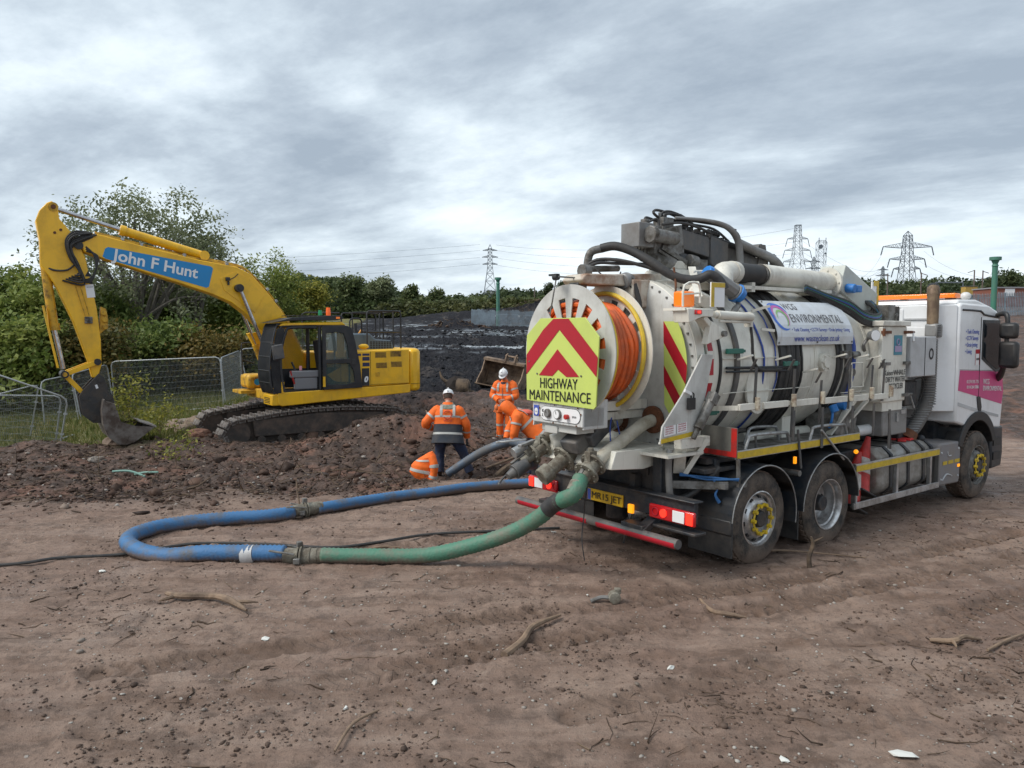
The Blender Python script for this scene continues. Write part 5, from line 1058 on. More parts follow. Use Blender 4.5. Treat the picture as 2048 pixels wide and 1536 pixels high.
for z0 in (1.85, 2.0, 2.13): mk('navy_bar', B().b2(-1.10, -.90, 1.340, 1.347, z0, z0+(.10 if z0 < 2.1 else .06)), navy, hd)
mk('navy_bar', B().b2(-.86, -.56, 1.340, 1.347, 2.13, 2.19), navy, hd)
text('lettering', '0', whitem, hd, (-.935, 1.349, 1.50), (-1, 0, 0), (0, 0, 1), .20, .012, shear=.2)
for x0, z0 in ((-1.26, 2.07), (-1.70, 2.09), (-1.28, 1.79), (-1.72, 1.81)):
    v = mk('vent', B().b2(x0-.33, x0, 1.338, 1.344, z0, z0+.15), yelw, hd)
    for k in range(7): mk('vent_slot', B().b2(x0-.315, x0-.015, 1.343, 1.348, z0+.012+k*.02, z0+.021+k*.02), blackm, v, smooth=False)
mk('panel_lock', B().b2(-1.40, -1.27, 1.34, 1.348, 1.57, 1.68).cyl((-1.33, 1.345, 1.62), (-1.33, 1.36, 1.62), .025), yelw, hd)
ec = mk('engine_cover', B().prism([(-.80, 2.2), (-.86, 2.60), (-1.0, 2.72), (-1.5, 2.72), (-1.66, 2.56), (-2.16, 2.52), (-2.25, 2.22)], -.95, .50, 'y'), hoodm, EX, bev=.05)
for i in range(8):
    for k in range(5): mk('grille_opening', B().b2(-1.50-.083*i, -1.557-.083*i, .499, .506, 2.26+.05*k, 2.295+.05*k), blackm, ec, smooth=False)
mk('yellow_knob', B().cyl((-1.30, .2, 2.70), (-1.38, .22, 2.80), .03, .045, 12), M('orange_cap', (.65, .28, .03), .5), EX)
mk('small_mirror', B().sph((-1.02, 1.15, 2.37), .13, 14, 10, (1.15, .6, .55)), yel, EX)
mk('exhaust_pipe', B().cyl((-1.5, -.5, 2.7), (-1.5, -.5, 3.0), .05), exblack, EX)
def rail(pts): mk('handrail', B().tube(pts, .025, 8, 1), exblack, EX)
rr = lambda x0, x1, y, z0, z1: [(x0, y, z0), (x0, y, z1-.08), (x0-.03 if x1 < x0 else x0+.03, y, z1-.02), (x0-.08 if x1 < x0 else x0+.08, y, z1), (x1+.08 if x1 < x0 else x1-.08, y, z1), (x1+.03 if x1 < x0 else x1-.03, y, z1-.02), (x1, y, z1-.08), (x1, y, z0)]
rail(rr(-1.36, -2.38, .62, 2.30, 3.33)); rail([(-1.36, .62, 2.75), (-2.38, .62, 2.76)]); rail(rr(-.95, -1.30, .40, 2.25, 3.12))
rail(rr(-2.30, -2.42, -.6, 2.30, 3.33)); rail(rr(-1.3, -2.38, -1.05, 2.2, 3.3)); rail([(-1.3, -1.05, 2.76), (-2.38, -1.05, 2.76)])
rail([(-2.38, .62, 3.33), (-2.42, -.2, 3.33), (-2.40, -1.05, 3.30)]); rail([(-2.38, .62, 2.76), (-2.42, -.2, 2.76), (-2.38, -1.05, 2.76)])
rail([(-.1, -.95, 2.2), (-.1, -.95, 3.26), (-.2, -.95, 3.30), (-1.2, -.95, 3.30)]); rail([(-2.40, .1, 2.3), (-2.40, .1, 3.33)]); rail([(-1.28, -.2, 2.6), (-1.28, -.2, 3.30), (-2.2, -.2, 3.32)])
# cab
cb = mk('cab_floor', B().b2(-.55, 1.38, .42, 1.33, 1.22, 1.29), exblack, EX)
def post(pts, w_=.07): return mk('cab_post', B().tube(pts, w_/2, 8, 3), exblack, EX)
for y0 in (1.31, .44):
    post([(1.36, y0, 1.28), (1.43, y0, 1.6), (1.43, y0, 2.1), (1.33, y0, 2.7), (1.2, y0, 2.92)])
    post([(.25, y0, 1.28), (.25, y0, 2.90)], .10); post([(-.52, y0, 1.3), (-.52, y0, 2.1), (-.42, y0, 2.9)], .10)
    post([(1.2, y0, 2.90), (.5, y0, 2.93), (-.42, y0, 2.90)], .08)
post([(1.2, 1.34, 1.27), (1.27, 1.34, 1.8), (1.25, 1.34, 2.3), (1.13, 1.34, 2.75), (1.0, 1.34, 2.86), (.35, 1.34, 2.87)], .07)
mk('cab_rear_wall', B().b2(-.60, -.50, .42, 1.33, 1.3, 2.1), exblack, EX); mk('cab_far_wall', B().b2(-.5, 1.3, .40, .43, 1.3, 1.80), exblack, EX)
mk('far_window', B().b2(.3, 1.25, .405, .415, 1.82, 2.85), M('clear_glass', (.75, .8, .8), .05, trans=1, alpha=.35), EX)
mk('cab_roof', B().prism([(1.32, 2.90), (1.2, 2.98), (-.36, 3.02), (-.46, 2.93)], .40, 1.35, 'y'), yel, EX, bev=.03)
mk('roof_guard', B().prism([(1.50, 2.98), (.95, 3.12), (-.30, 3.19), (-.40, 3.10), (-.2, 3.06), (1.0, 3.04)], .36, 1.38, 'y'), exblack, EX, bev=.01)
b = B()
for i in range(9): b.box((.9-.14*i, .87, 3.17), (.06, .9, .02))
mk('roof_guard_bar', b, exblack, EX); mk('amber_light', B().box((-.22, 1.385, 3.12), (.10, .01, .05)), amberoff, EX)
# front guard of curved bars
gp = [(1.44, 1.22), (1.53, 1.5), (1.54, 2.0), (1.47, 2.45), (1.38, 2.85), (1.32, 2.97)]
fg = mk('front_guard', B().tube([(p[0], .42, p[1]) for p in gp], .022, 6, 3).tube([(p[0], 1.34, p[1]) for p in gp], .022, 6, 3).b2(1.28, 1.34, .42, 1.34, 2.92, 2.97), exblack, EX, split=False)
for i in range(16):
    mk('guard_bar', B().tube([(p[0], .47+i*.055, p[1]) for p in gp], .012, 5, 3), exblack, fg, split=False)
for z0, x0 in ((1.5, 1.53), (1.8, 1.55), (2.15, 1.53), (2.5, 1.46)): mk('guard_bar', B().cyl((x0, .42, z0), (x0, 1.34, z0), .014), exblack, fg)
b = B()
for i in range(12): b.tube([(1.28+.014*i, 1.345, 1.24), (1.30+.019*i, 1.345, 2.0), (1.16+.016*i, 1.345, 2.85)], .011, 5, 3)
mk('side_mesh', b, exblack, fg, kind='stuff')
mk('yellow_corner', B().b2(1.20, 1.27, 1.345, 1.365, 1.24, 1.52), yel, EX)
# door folded back along the side
dp = [(.21, 1.28), (.21, 2.90), (-.45, 2.92), (-.58, 2.86), (-.68, 2.5), (-.80, 1.90), (-.86, 1.30)]
dw = [(.12, 2.05), (.12, 2.72), (-.18, 2.76), (-.36, 2.72), (-.46, 2.40), (-.50, 2.06)]; dw2 = [(.12, 1.42), (.12, 1.95), (-.50, 1.95), (-.62, 1.75), (-.66, 1.45), (-.4, 1.40)]
def holed(outer, holes, y0, y1):
    bm = bmesh.new()
    for loop in [outer]+holes:
        vs_ = [bm.verts.new((p[0], y0, p[1])) for p in loop]
        for i in range(len(vs_)): bm.edges.new((vs_[i], vs_[(i+1) % len(vs_)]))
    bmesh.ops.triangle_fill(bm, edges=bm.edges, use_beauty=True)
    for f in list(bm.faces):
        c = f.calc_center_median()
        for h in holes:
            ins = False; j = len(h)-1
            for i in range(len(h)):
                if (h[i][1] > c.z) != (h[j][1] > c.z) and c.x < (h[j][0]-h[i][0])*(c.z-h[i][1])/(h[j][1]-h[i][1])+h[i][0]: ins = not ins
                j = i
            if ins: bm.faces.remove(f); break
    r_ = bmesh.ops.extrude_face_region(bm, geom=list(bm.faces)); bmesh.ops.translate(bm, verts=[v for v in r_['geom'] if isinstance(v, bmesh.types.BMVert)], vec=(0, y1-y0, 0))
    bmesh.ops.recalc_face_normals(bm, faces=bm.faces)
    bm.verts.index_update(); b = B(); b.v = [tuple(v.co) for v in bm.verts]; b.f = [tuple(v.index for v in f.verts) for f in bm.faces]; bm.free(); return b
door_ = mk('cab_door', holed(dp, [dw, dw2], 1.36, 1.42), exblack, EX, bev=.008)
glg = M('tinted_glass', (.10, .14, .13), .05, trans=.0, alpha=.45, spec=.8)
mk('door_window', B().prism(dw, 1.385, 1.39, 'y'), glg, door_); mk('door_window', B().prism(dw2, 1.385, 1.39, 'y'), glg, door_)
mk('yellow_cab_panel', B().b2(-.40, -.20, 1.335, 1.35, 2.10, 2.80).prism([(.08, 1.66), (-.20, 1.80), (-.28, 1.84), (-.28, 1.46), (-.1, 1.50)], 1.335, 1.35, 'y').b2(-.30, -.50, 1.335, 1.35, 1.46, 1.92), yel, EX)
mk('door_handle', B().b2(-.68, -.56, 1.42, 1.44, 1.9, 2.05), exblack, door_, bev=.01); mk('yellow_latch', B().b2(.16, .22, 1.42, 1.44, 1.36, 1.62), yel, door_)
mk('front_mirror', B().box((1.42, 1.62, 2.27), (.30, .05, .36), (0, .15, .2)), darkgrey, EX, bev=.03)
mk('mirror_bracket', B().tube([(1.42, 1.33, 2.45), (1.55, 1.5, 2.48), (1.48, 1.60, 2.45)], .015).tube([(1.42, 1.33, 2.35), (1.55, 1.5, 2.38), (1.48, 1.60, 2.40)], .012), exblack, EX)
# inside the cab
seat = mk('seat', B().b2(.1, .75, .62, 1.12, 1.55, 1.72).box((.08, .87, 2.12), (.14, .5, .85), (0, .12, 0)), M('seat_fabric', (.03, .03, .035), .9), EX, bev=.04)
mk('side_console', B().b2(.15, 1.0, 1.14, 1.28, 1.60, 1.78).b2(.3, .9, 1.15, 1.27, 1.30, 1.6), M('console_grey', (.20, .20, .21), .6), EX, bev=.03)
mk('joystick', B().tube([(.85, 1.2, 1.78), (.9, 1.18, 1.9), (.94, 1.18, 2.0)], .025).tube([(1.1, .7, 1.3), (1.16, .7, 1.7), (1.2, .7, 1.95)], .02), exblack, EX)
mk('red_lever', B().tube([(.9, 1.25, 1.45), (.98, 1.26, 1.70), (1.0, 1.26, 1.78)], .022), redp, EX); mk('pink_cup', B().cyl((.72, 1.2, 1.79), (.72, 1.2, 1.90), .035), M('pink_can', (.7, .3, .35), .4), EX)
mk('monitor', B().box((1.15, .55, 2.0), (.05, .22, .18)), exblack, EX, bev=.01)
mk('beacon', B().cyl((-.22, .72, 3.16), (-.22, .72, 3.26), .06).cyl((-.22, .72, 3.26), (-.22, .72, 3.40), .06, .05, 16), M('amber_beacon', (.80, .12, .015), .3, emit=.15), EX); mk('green_beacon', B().cyl((-.0, .72, 3.14), (-.0, .72, 3.24), .055).cyl((-.0, .72, 3.24), (-.0, .72, 3.33), .055, .045, 16), M('green_lens', (.01, .20, .08), .3, emit=.1), EX)
mk('toolbox_nose', B().b2(1.05, 1.55, -1.33, -.55, 1.25, 1.62), yelw, EX, bev=.08)
mk('blue_badge', B().cyl((1.30, -.549, 1.42), (1.30, -.543, 1.42), .09), stkm, EX)
mk('front_tread_plate', B().b2(.9, 1.75, -1.33, -.5, 1.12, 1.20), yelw, EX)
mk('far_grab_rail', B().tube([(1.5, -1.2, 1.6), (1.52, -1.2, 2.35), (1.45, -1.2, 2.45), (1.2, -1.2, 2.46)], .02).tube([(1.5, -1.2, 2.0), (1.2, -1.2, 1.9)], .02), exblack, EX)
# boom, arm, cylinders
bo_ = [(5.30, 5.03), (5.01, 4.99), (4.08, 4.78), (2.88, 4.53), (1.98, 4.40), (1.62, 4.23), (1.22, 3.79), (.90, 3.38), (.60, 2.9), (.28, 2.2), (.2, 1.7), (.50, 1.55), (.80, 1.8), (1.10, 2.50), (1.47, 2.90), (1.78, 3.23), (2.13, 3.50), (2.56, 3.69), (3.3, 3.93), (4.09, 4.17), (4.92, 4.43), (5.36, 4.58), (5.44, 4.80)]
boom = mk('boom', B().prism(bo_, -.21, .21, 'y'), yel, EX, bev=.02)
mk('boom_side_plate', B().prism([(2.0, 4.28), (1.65, 4.1), (1.3, 3.7), (1.55, 3.25), (1.9, 3.5), (2.3, 3.8), (2.4, 4.1)], .211, .225, 'y'), yel, boom, bev=.005)
stk = [(4.87, 4.72), (2.60, 4.38), (2.55, 4.33), (2.66, 3.88), (2.72, 3.85), (4.93, 4.45), (4.99, 4.50), (4.93, 4.68)]
sk = mk('blue_sticker', B().prism(stk, .2115, .215, 'y'), stkm, boom)
xd = Vector((-1, 0, -.195)); text('lettering', 'John F Hunt', whitem, sk, (4.76, .215, 4.545), xd, (-.16, 0, 1), .37, .008, width=1.92, off=.004)
mk('foot_bracket', B().prism([(.75, 1.3), (.9, 2.2), (1.35, 2.75), (1.62, 2.72), (1.35, 2.2), (1.1, 1.3)], -.42, -.30, 'y').prism([(.75, 1.3), (.9, 2.2), (1.25, 2.55), (1.45, 2.5), (1.35, 2.2), (1.1, 1.3)], .28, .36, 'y'), yel, EX, bev=.02)
for s in (-1, 1):
    mk('boom_cylinder', B().cyl((1.15, s*.34, 1.75), (1.40, s*.34, 2.42), .085, n=18), yelw, EX); mk('cylinder_rod', B().cyl((1.38, s*.34, 2.4), (1.94, s*.34, 3.84), .045, n=14), chrome, EX)
    mk('boom_pin', B().cyl((1.96, s*.21, 3.86), (1.96, s*.42, 3.86), .10, n=20).cyl((1.96, s*.40, 3.86), (1.96, s*.44, 3.86), .05, n=16), exblack, EX)
mk('boom_light', B().box((2.22, .28, 4.08), (.10, .08, .09)).box((2.2, .26, 3.98), (.05, .03, .1)), exblack, boom, bev=.008); mk('light_cable', B().tube([(2.17, .24, 4.07), (2.05, .23, 4.13), (1.95, .23, 4.22)], .010), rubber, boom)
am = [(6.05, 5.63), (5.95, 5.68), (5.84, 5.56), (5.82, 5.30), (5.63, 5.05), (5.45, 4.76), (5.33, 4.45), (5.29, 4.17), (5.14, 3.31), (5.08, 2.6), (5.08, 2.0), (5.16, 1.72), (5.28, 1.70), (5.36, 2.1), (5.62, 2.98), (5.94, 3.78), (6.10, 4.06), (6.22, 4.24), (6.22, 4.8), (6.28, 5.22), (6.20, 5.45)]
arm = mk('arm', B().prism(am, -.16, .16, 'y'), yel, EX, bev=.02)
mk('arm_pipe_manifold', B().prism([(5.05, 3.35), (4.94, 3.30), (4.90, 3.05), (4.93, 2.85), (5.10, 2.70)], -.1, .1, 'y').cyl((5.0, .05, 3.20), (5.0, .17, 3.20), .06, n=14).cyl((4.98, .05, 3.04), (4.98, .17, 3.04), .06, n=14).cyl((4.97, .05, 2.88), (4.97, .17, 2.88), .06, n=14), yelw, EX, bev=.01)
mk('white_label', B().box((5.26, .162, 3.70), (.17, .004, .30), (0, .12, 0)), whitem, arm); text('lettering', 'IMPORTANT', blackm, arm, (5.33, .1645, 3.78), (-1, 0, .1), (.1, 0, 1), .035, 0, width=.13, off=.001, depth=.001)
mk('warning_triangle', B().prism([(5.36, 4.03), (5.22, 4.03), (5.29, 4.16)], .1605, .1625, 'y').prism([(5.27, 3.99), (5.21, 3.99), (5.21, 3.86), (5.27, 3.86)], .1605, .1625, 'y'), blackm, arm)
b = B().tube([(5.62, .18, 4.05), (5.45, .19, 3.4), (5.38, .19, 3.12)], .012, 6, 2).tube([(5.52, .18, 4.05), (5.36, .19, 3.4), (5.30, .19, 3.12)], .012, 6, 2); mk('steel_pipe', b, yelw, arm)
mk('pipe_valve', B().box((5.36, .20, 3.06), (.08, .07, .1)).box((5.28, .2, 3.06), (.08, .07, .1)).box((5.32, .2, 2.98), (.16, .06, .05)), steel, arm, bev=.01)
b = B(); [b.cyl((p[0], .16, p[1]), (p[0], .175, p[1]), .03, n=12) for p in ((5.80, 5.05), (5.92, 4.98))]; mk('plug', b, rust, arm)
mk('arm_cylinder', B().cyl((4.52, 0, 5.14), (2.75, 0, 4.66), .105, n=22).cyl((4.58, 0, 5.155), (4.46, 0, 5.125), .125, n=22).cyl((2.72, -.12, 4.65), (2.72, .12, 4.65), .12, n=18), yel, EX); mk('cylinder_rod', B().cyl((5.90, 0, 5.54), (4.5, 0, 5.135), .052, n=16), chrome, EX)
mk('arm_pin', B().cyl((5.93, -.18, 5.55), (5.93, .18, 5.55), .10, n=20), yelw, EX); mk('pin_cap', B().cyl((5.93, .18, 5.55), (5.93, .20, 5.55), .05), rust, EX)
mk('joint_pin', B().cyl((5.46, -.24, 4.72), (5.46, .24, 4.72), .09, n=20), exblack, EX)
b = B()
for k, yy in enumerate((.12, .06, -.02, -.1)):
    b.tube([(5.1, yy, 5.02+.02*k), (4.3, yy, 4.85+.02*k), (3.3, yy, 4.63+.02*k), (2.3, yy, 4.46+.03*k), (1.72, yy, 4.33+.03*k), (1.30, yy, 3.95+.02*k), (.95, yy, 3.50+.02*k), (.62, yy, 3.0)], .017, 6, 3)
mk('boom_pipe', b, yelw, boom)
b = B(); [b.box((x_, .0, z_), (.06, .40, .07), (0, r_, 0)) for x_, z_, r_ in ((4.55, 4.93, -.2), (4.15, 4.83, -.2), (3.2, 4.63, -.2), (2.2, 4.47, -.15), (1.2, 3.86, -.9), (.98, 3.56, -.9))]; mk('pipe_clamp', b, silver, boom)
for k in range(7):
    yy = .23+.035*(k % 3)
    mk('hydraulic_hose', B().tube([(5.25-.03*k, yy-.05, 5.03-.01*k), (5.55, yy, 5.02-.05*k), (5.72-.02*k, yy, 4.80-.04*k), (5.66-.03*k, yy, 4.45-.03*k), (5.50-.02*k, yy, 4.20-.06*k), (5.45+.06*k, yy-.03, 4.10-.03*k)], .022, 7, 5), rubber, EX)
for k in range(3):
    mk('hydraulic_hose', B().tube([(5.32, .2, 4.7-.05*k), (5.16-.03*k, .25, 4.5), (5.14, .26, 4.2), (5.26, .25, 3.98-.04*k), (5.5, .2, 3.95), (5.6, .18, 4.0)], .022, 7, 5), rubber, EX)
mk('hydraulic_hose', B().tube([(5.5, .2, 4.35), (5.7, .22, 4.16), (5.95, .2, 4.14), (6.12, .1, 4.22)], .022, 7, 5), rubber, EX)
mk('bucket_cylinder', B().cyl((6.12, 0, 4.22), (6.0, 0, 2.85), .10, n=20).cyl((6.0, 0, 2.95), (5.99, 0, 2.80), .12, n=20), yelw, EX); mk('cylinder_rod', B().cyl((6.0, 0, 2.85), (5.85, 0, 1.92), .052, n=16), chrome, EX)
mk('cylinder_guard', B().bar((6.20, .1, 3.35), (5.96, .1, 1.95), .04, .12, (0, 1, 0)), yel, EX)
for s in (-1, 1): 
    mk('link_bar', B().bar((5.17, s*.22, 2.07), (5.84, s*.22, 1.80), .04, .11), yel, EX, bev=.01)
mk('push_link', B().bar((5.84, .0, 1.80), (5.50, .0, 1.38), .26, .10), yel, EX, bev=.01)
mk('link_pin', B().cyl((5.17, -.26, 2.07), (5.17, .27, 2.07), .075, n=18).cyl((5.84, -.26, 1.80), (5.84, .27, 1.80), .085, n=18), exblack, EX); mk('pin_cap', B().cyl((5.84, .27, 1.80), (5.84, .285, 1.80), .05), yelw, EX)
cpl = [(5.16, 1.80), (5.06, 1.72), (4.98, 1.50), (4.97, 1.33), (4.88, 1.26), (4.84, 1.12), (4.98, .96), (5.13, .65), (5.31, .66), (5.52, .86), (5.58, 1.29), (5.50, 1.42), (5.34, 1.60)]
for y0 in (-.22, .18): mk('coupler_plate', B().prism(cpl, y0, y0+.05, 'y'), coupm, EX, bev=.01)
mk('coupler_body', B().prism([(5.1, 1.2), (4.95, 1.15), (5.1, .75), (5.4, .8), (5.5, 1.2), (5.3, 1.45)], -.17, .17, 'y'), coupm, EX)
b = B(); [b.cyl((p[0], -.25, p[1]), (p[0], .255, p[1]), .065, n=16) for p in ((5.13, 1.66), (5.46, 1.26), (5.30, .78), (4.98, 1.22))]; mk('coupler_pin', b, coupm, EX)
mk('data_plate', B().box((5.21, .233, 1.50), (.05, .004, .09), (0, .3, 0)), whitem, EX)
bk = [(5.12, 1.20), (5.16, .95), (5.14, .62), (5.04, .34), (4.86, .17), (4.68, .14), (4.49, .20), (4.27, .35), (4.06, .52)]
b = B()
for i in range(len(bk)-1): b.prism([bk[i], bk[i+1], (bk[i+1][0]-.0, bk[i+1][1]+.035), (bk[i][0]-.035, bk[i][1]+.02)], -.56, .56, 'y')
buk = mk('bucket', b, bucketm, EX, split=False)
sdp = [(5.12, 1.20), (4.98, 1.03), (4.84, .95), (4.78, .68), (4.45, .56), (4.06, .52), (4.27, .35), (4.49, .20), (4.68, .14), (4.86, .17), (5.04, .34), (5.14, .62), (5.16, .95)]
for y0 in (-.59, .56): mk('bucket_side', B().prism(sdp, y0, y0+.03, 'y'), bucketm, buk)
mk('bucket_lip', B().prism([(4.02, .50), (4.40, .66), (4.40, .69), (4.02, .54)], -.56, .56, 'y'), M('worn_lip', (.42, .40, .38), .35, metal=.5, dirt=.6, dc=(.2, .13, .1), ds=8), buk)
mk('bucket_top', B().prism([(5.12, 1.20), (4.98, 1.03), (4.86, .97), (4.88, 1.1)], -.56, .56, 'y'), bucketm, buk)
mk('bucket_ear', B().prism([(5.1, 1.2), (4.92, 1.34), (4.86, 1.26), (4.9, 1.0), (5.12, .95)], .10, .15, 'y').prism([(5.1, 1.2), (4.92, 1.34), (4.86, 1.26), (4.9, 1.0), (5.12, .95)], -.15, -.10, 'y'), coupm, buk)
# ------------------------------------------------------------ people
hiv = M('hi_vis_orange', (.90, .155, .012), .75, dirt=.3, dc=(.42, .12, .04), ds=4, bump=1.0, bs=7)
retro = M('reflective_strip', (.42, .43, .41), .45, dirt=.3, dc=(.28, .25, .22), ds=8)
navyc = M('navy_cloth', (.028, .036, .05), .8, dirt=.35, dc=(.09, .075, .06), ds=5, bump=.5, bs=10)
jeans = M('dark_jeans', (.018, .028, .065), .85, dirt=.35, dc=(.07, .055, .045), ds=5, bump=1.0, bs=8)
skin = M('skin', (.45, .24, .17), .5)
helm = M('white_helmet', (.72, .73, .74), .25, coat=.3, dirt=.25, dc=(.4, .36, .3), ds=6)
hairm = M('brown_hair', (.05, .03, .02), .8)
camo = M('olive_hood_lining', (.14, .15, .11), .8, dirt=.8, dc=(.28, .27, .24), ds=14)
glovem = M('dark_glove', (.03, .03, .035), .7, dirt=.4)
bootm = M('muddy_boot', (.05, .035, .027), .8, dirt=.8, dc=(.12, .08, .06), ds=8)
def loft(secs, n=22, e=2.3, k=1.0, caps=True):
    """secs: (centre, half-width vector, half-depth vector)"""
    b = B(); vs_ = []
    for c, w_, d_ in secs:
        c, w_, d_ = Vector(c), Vector(w_), Vector(d_)
        for i in range(n):
            t = TAU*i/n; ct, st = math.cos(t), math.sin(t)
            vs_.append(c+w_*k*math.copysign(abs(ct)**(2/e), ct)+d_*k*math.copysign(abs(st)**(2/e), st))
    fs = [(j*n+i, j*n+(i+1) % n, (j+1)*n+(i+1) % n, (j+1)*n+i) for j in range(len(secs)-1) for i in range(n)]
    if caps: fs += [tuple(range(n)), tuple((len(secs)-1)*n+i for i in range(n))]
    return b.add(vs_, fs)
def lerpsec(secs, t):
    k = t*(len(secs)-1); i = min(int(k), len(secs)-2); f = k-i
    return tuple(Vector(a)*(1-f)+Vector(c)*f for a, c in zip(secs[i], secs[i+1]))
def strip(secs, t0, t1, k=1.05): return loft([lerpsec(secs, t0+(t1-t0)*i/3) for i in range(4)], k=k, caps=False)
def skinbody(pts, edges, rad, name, mats, parent, matf):
    me = bpy.data.meshes.new(name); keys = list(pts); idx = {k: i for i, k in enumerate(keys)}
    me.from_pydata([pts[k] for k in keys], [(idx[a], idx[c]) for a, c in edges], []); o = bpy.data.objects.new(name, me); col.objects.link(o)
    md = o.modifiers.new('s', 'SKIN'); md.use_smooth_shade = True
    for k in keys:
        sv = me.skin_vertices[0].data[idx[k]]; r_ = rad[k]; sv.radius = r_ if isinstance(r_, tuple) else (r_, r_)
        sv.use_root = (k == 'pelvis')
    s2 = o.modifiers.new('ss', 'SUBSURF'); s2.levels = 2; s2.render_levels = 2
    bpy.context.view_layer.update()
    m2 = bpy.data.meshes.new_from_object(o.evaluated_get(bpy.context.evaluated_depsgraph_get())); bpy.data.objects.remove(o)
    for m_ in mats: m2.materials.append(m_)
    for p in m2.polygons: p.material_index = matf(p.center); p.use_smooth = True
    m2.name = name; o = bpy.data.objects.new(name, m2); col.objects.link(o); o.parent = parent; return o
def hand(parent, wrist, dirv, side, mat, curl=.7):
    """palm, four fingers and a thumb from skinned chains"""
    w_ = Vector(wrist); d = Vector(dirv).normalized(); s_ = Vector(side).normalized(); n_ = d.cross(s_).normalized(); b = B()
    b.add(*(lambda q: (q.v, q.f))(loft([(w_, s_*.026, n_*.02), (w_+d*.04, s_*.04, n_*.022), (w_+d*.09, s_*.042, n_*.018)], 12)))
    for i, (off, ln) in enumerate(((-.030, .065), (-.010, .078), (.010, .072), (.030, .056))):
        p = w_+d*.085+s_*off; pts = [p, p+d*ln*.45+n_*curl*.015, p+d*ln*.75+n_*curl*.045, p+d*ln*.75+n_*curl*.075]
        b.tube(pts, [.0095, .009, .0085, .007], 7, 2)
    p = w_+d*.03-s_*.035; b.tube([p, p-s_*.022+d*.025+n_*.01, p-s_*.02+d*.055+n_*.03], [.012, .011, .008], 7, 2)
    return mk('hand', b, mat, parent, split=False)
def head(parent, c, fwd, up, hair=True, face=True, helmet=True, beard=False):
    c = Vector(c); f = Vector(fwd).normalized(); u = Vector(up); u = (u-f*u.dot(f)).normalized(); l = u.cross(f).normalized()
    Mx = Matrix((( f.x, l.x, u.x, c.x), (f.y, l.y, u.y, c.y), (f.z, l.z, u.z, c.z), (0, 0, 0, 1)))
    b = loft([((.01, 0, -.125), (.028, 0, 0), (0, .03, 0)), ((.02, 0, -.11), (.055, 0, 0), (0, .045, 0)), ((.01, 0, -.06), (.085, 0, 0), (0, .066, 0)), ((.0, 0, 0), (.095, 0, 0), (0, .076, 0)), ((-.005, 0, .06), (.095, 0, 0), (0, .074, 0)), ((-.01, 0, .10), (.07, 0, 0), (0, .055, 0)), ((-.01, 0, .118), (.02, 0, 0), (0, .02, 0))], 16, 2.1)
    b.add(*(lambda q: (q.v, q.f))(loft([((.095, 0, .015), (.008, 0, 0), (0, .008, 0)), ((.112, 0, -.025), (.014, 0, 0), (0, .014, 0)), ((.098, 0, -.035), (.01, 0, 0), (0, .012, 0))], 8)))
    for s in (-1, 1): b.sph((-.005, s*.078, -.005), .03, 8, 6, (.6, .35, 1))
    b.cyl((-.02, 0, -.2), (-.01, 0, -.06), .055, .05, 12)
    h = mk('head', b.xf(Mx), skin, parent, split=False)
    b = B()
    for s in (-1, 1): b.sph((.090, s*.030, .012), .011, 8, 6)
    mk('eye', b.xf(Mx), blackm, h); mk('mouth', B().box((.088, 0, -.068), (.012, .045, .008)).xf(Mx), M('lips', (.3, .11, .09), .5) if 'lips' not in bpy.data.materials else bpy.data.materials['lips'], h)
    if hair: mk('hair', loft([((-.035, 0, -.045), (.06, 0, 0), (0, .070, 0)), ((-.02, 0, 0), (.088, 0, 0), (0, .084, 0)), ((-.015, 0, .06), (.092, 0, 0), (0, .081, 0))], 16, 2.1).xf(Mx), hairm, h)
    if helmet:
        b = loft([((-.005, 0, .045), (.128, 0, 0), (0, .108, 0)), ((-.005, 0, .09), (.122, 0, 0), (0, .102, 0)), ((-.008, 0, .13), (.10, 0, 0), (0, .082, 0)), ((-.01, 0, .155), (.06, 0, 0), (0, .048, 0)), ((-.01, 0, .163), (.01, 0, 0), (0, .01, 0))], 24, 2)
        b.add(*(lambda q: (q.v, q.f))(loft([((.035, 0, .040), (.135, 0, 0), (0, .100, 0)), ((.035, 0, .050), (.125, 0, 0), (0, .098, 0))], 24, 2)))
        b.box((-.01, 0, .155), (.17, .025, .02))
        hm = mk('helmet', b.xf(Mx), helm, parent, split=False)
        mk('helmet_badge', B().box((.118, 0, .085), (.01, .05, .022), (0, -.2, 0)).box((-.128, 0, .075), (.01, .03, .02), (0, .2, 0)).xf(Mx), greym, hm)
    return h, Mx
def seg(p, q, r0, r1, n=4):
    p, q = Vector(p), Vector(q); d = (q-p).normalized(); u = d.orthogonal().normalized(); v = d.cross(u)
    return [(p.lerp(q, i/n), u*(r0+(r1-r0)*i/n), v*(r0+(r1-r0)*i/n)) for i in range(n+1)]
def chain(pts, rad):
    """sections along a bent limb with mitred joints"""
    out = []; pts = [Vector(p) for p in pts]; u = None
    for i, p in enumerate(pts):
        d = (pts[min(i+1, len(pts)-1)]-pts[max(i-1, 0)]).normalized()
        if u is None: u = d.orthogonal()
        u = (u-d*u.dot(d)).normalized(); out.append((p, u*rad[i], d.cross(u)*rad[i]))
    return out
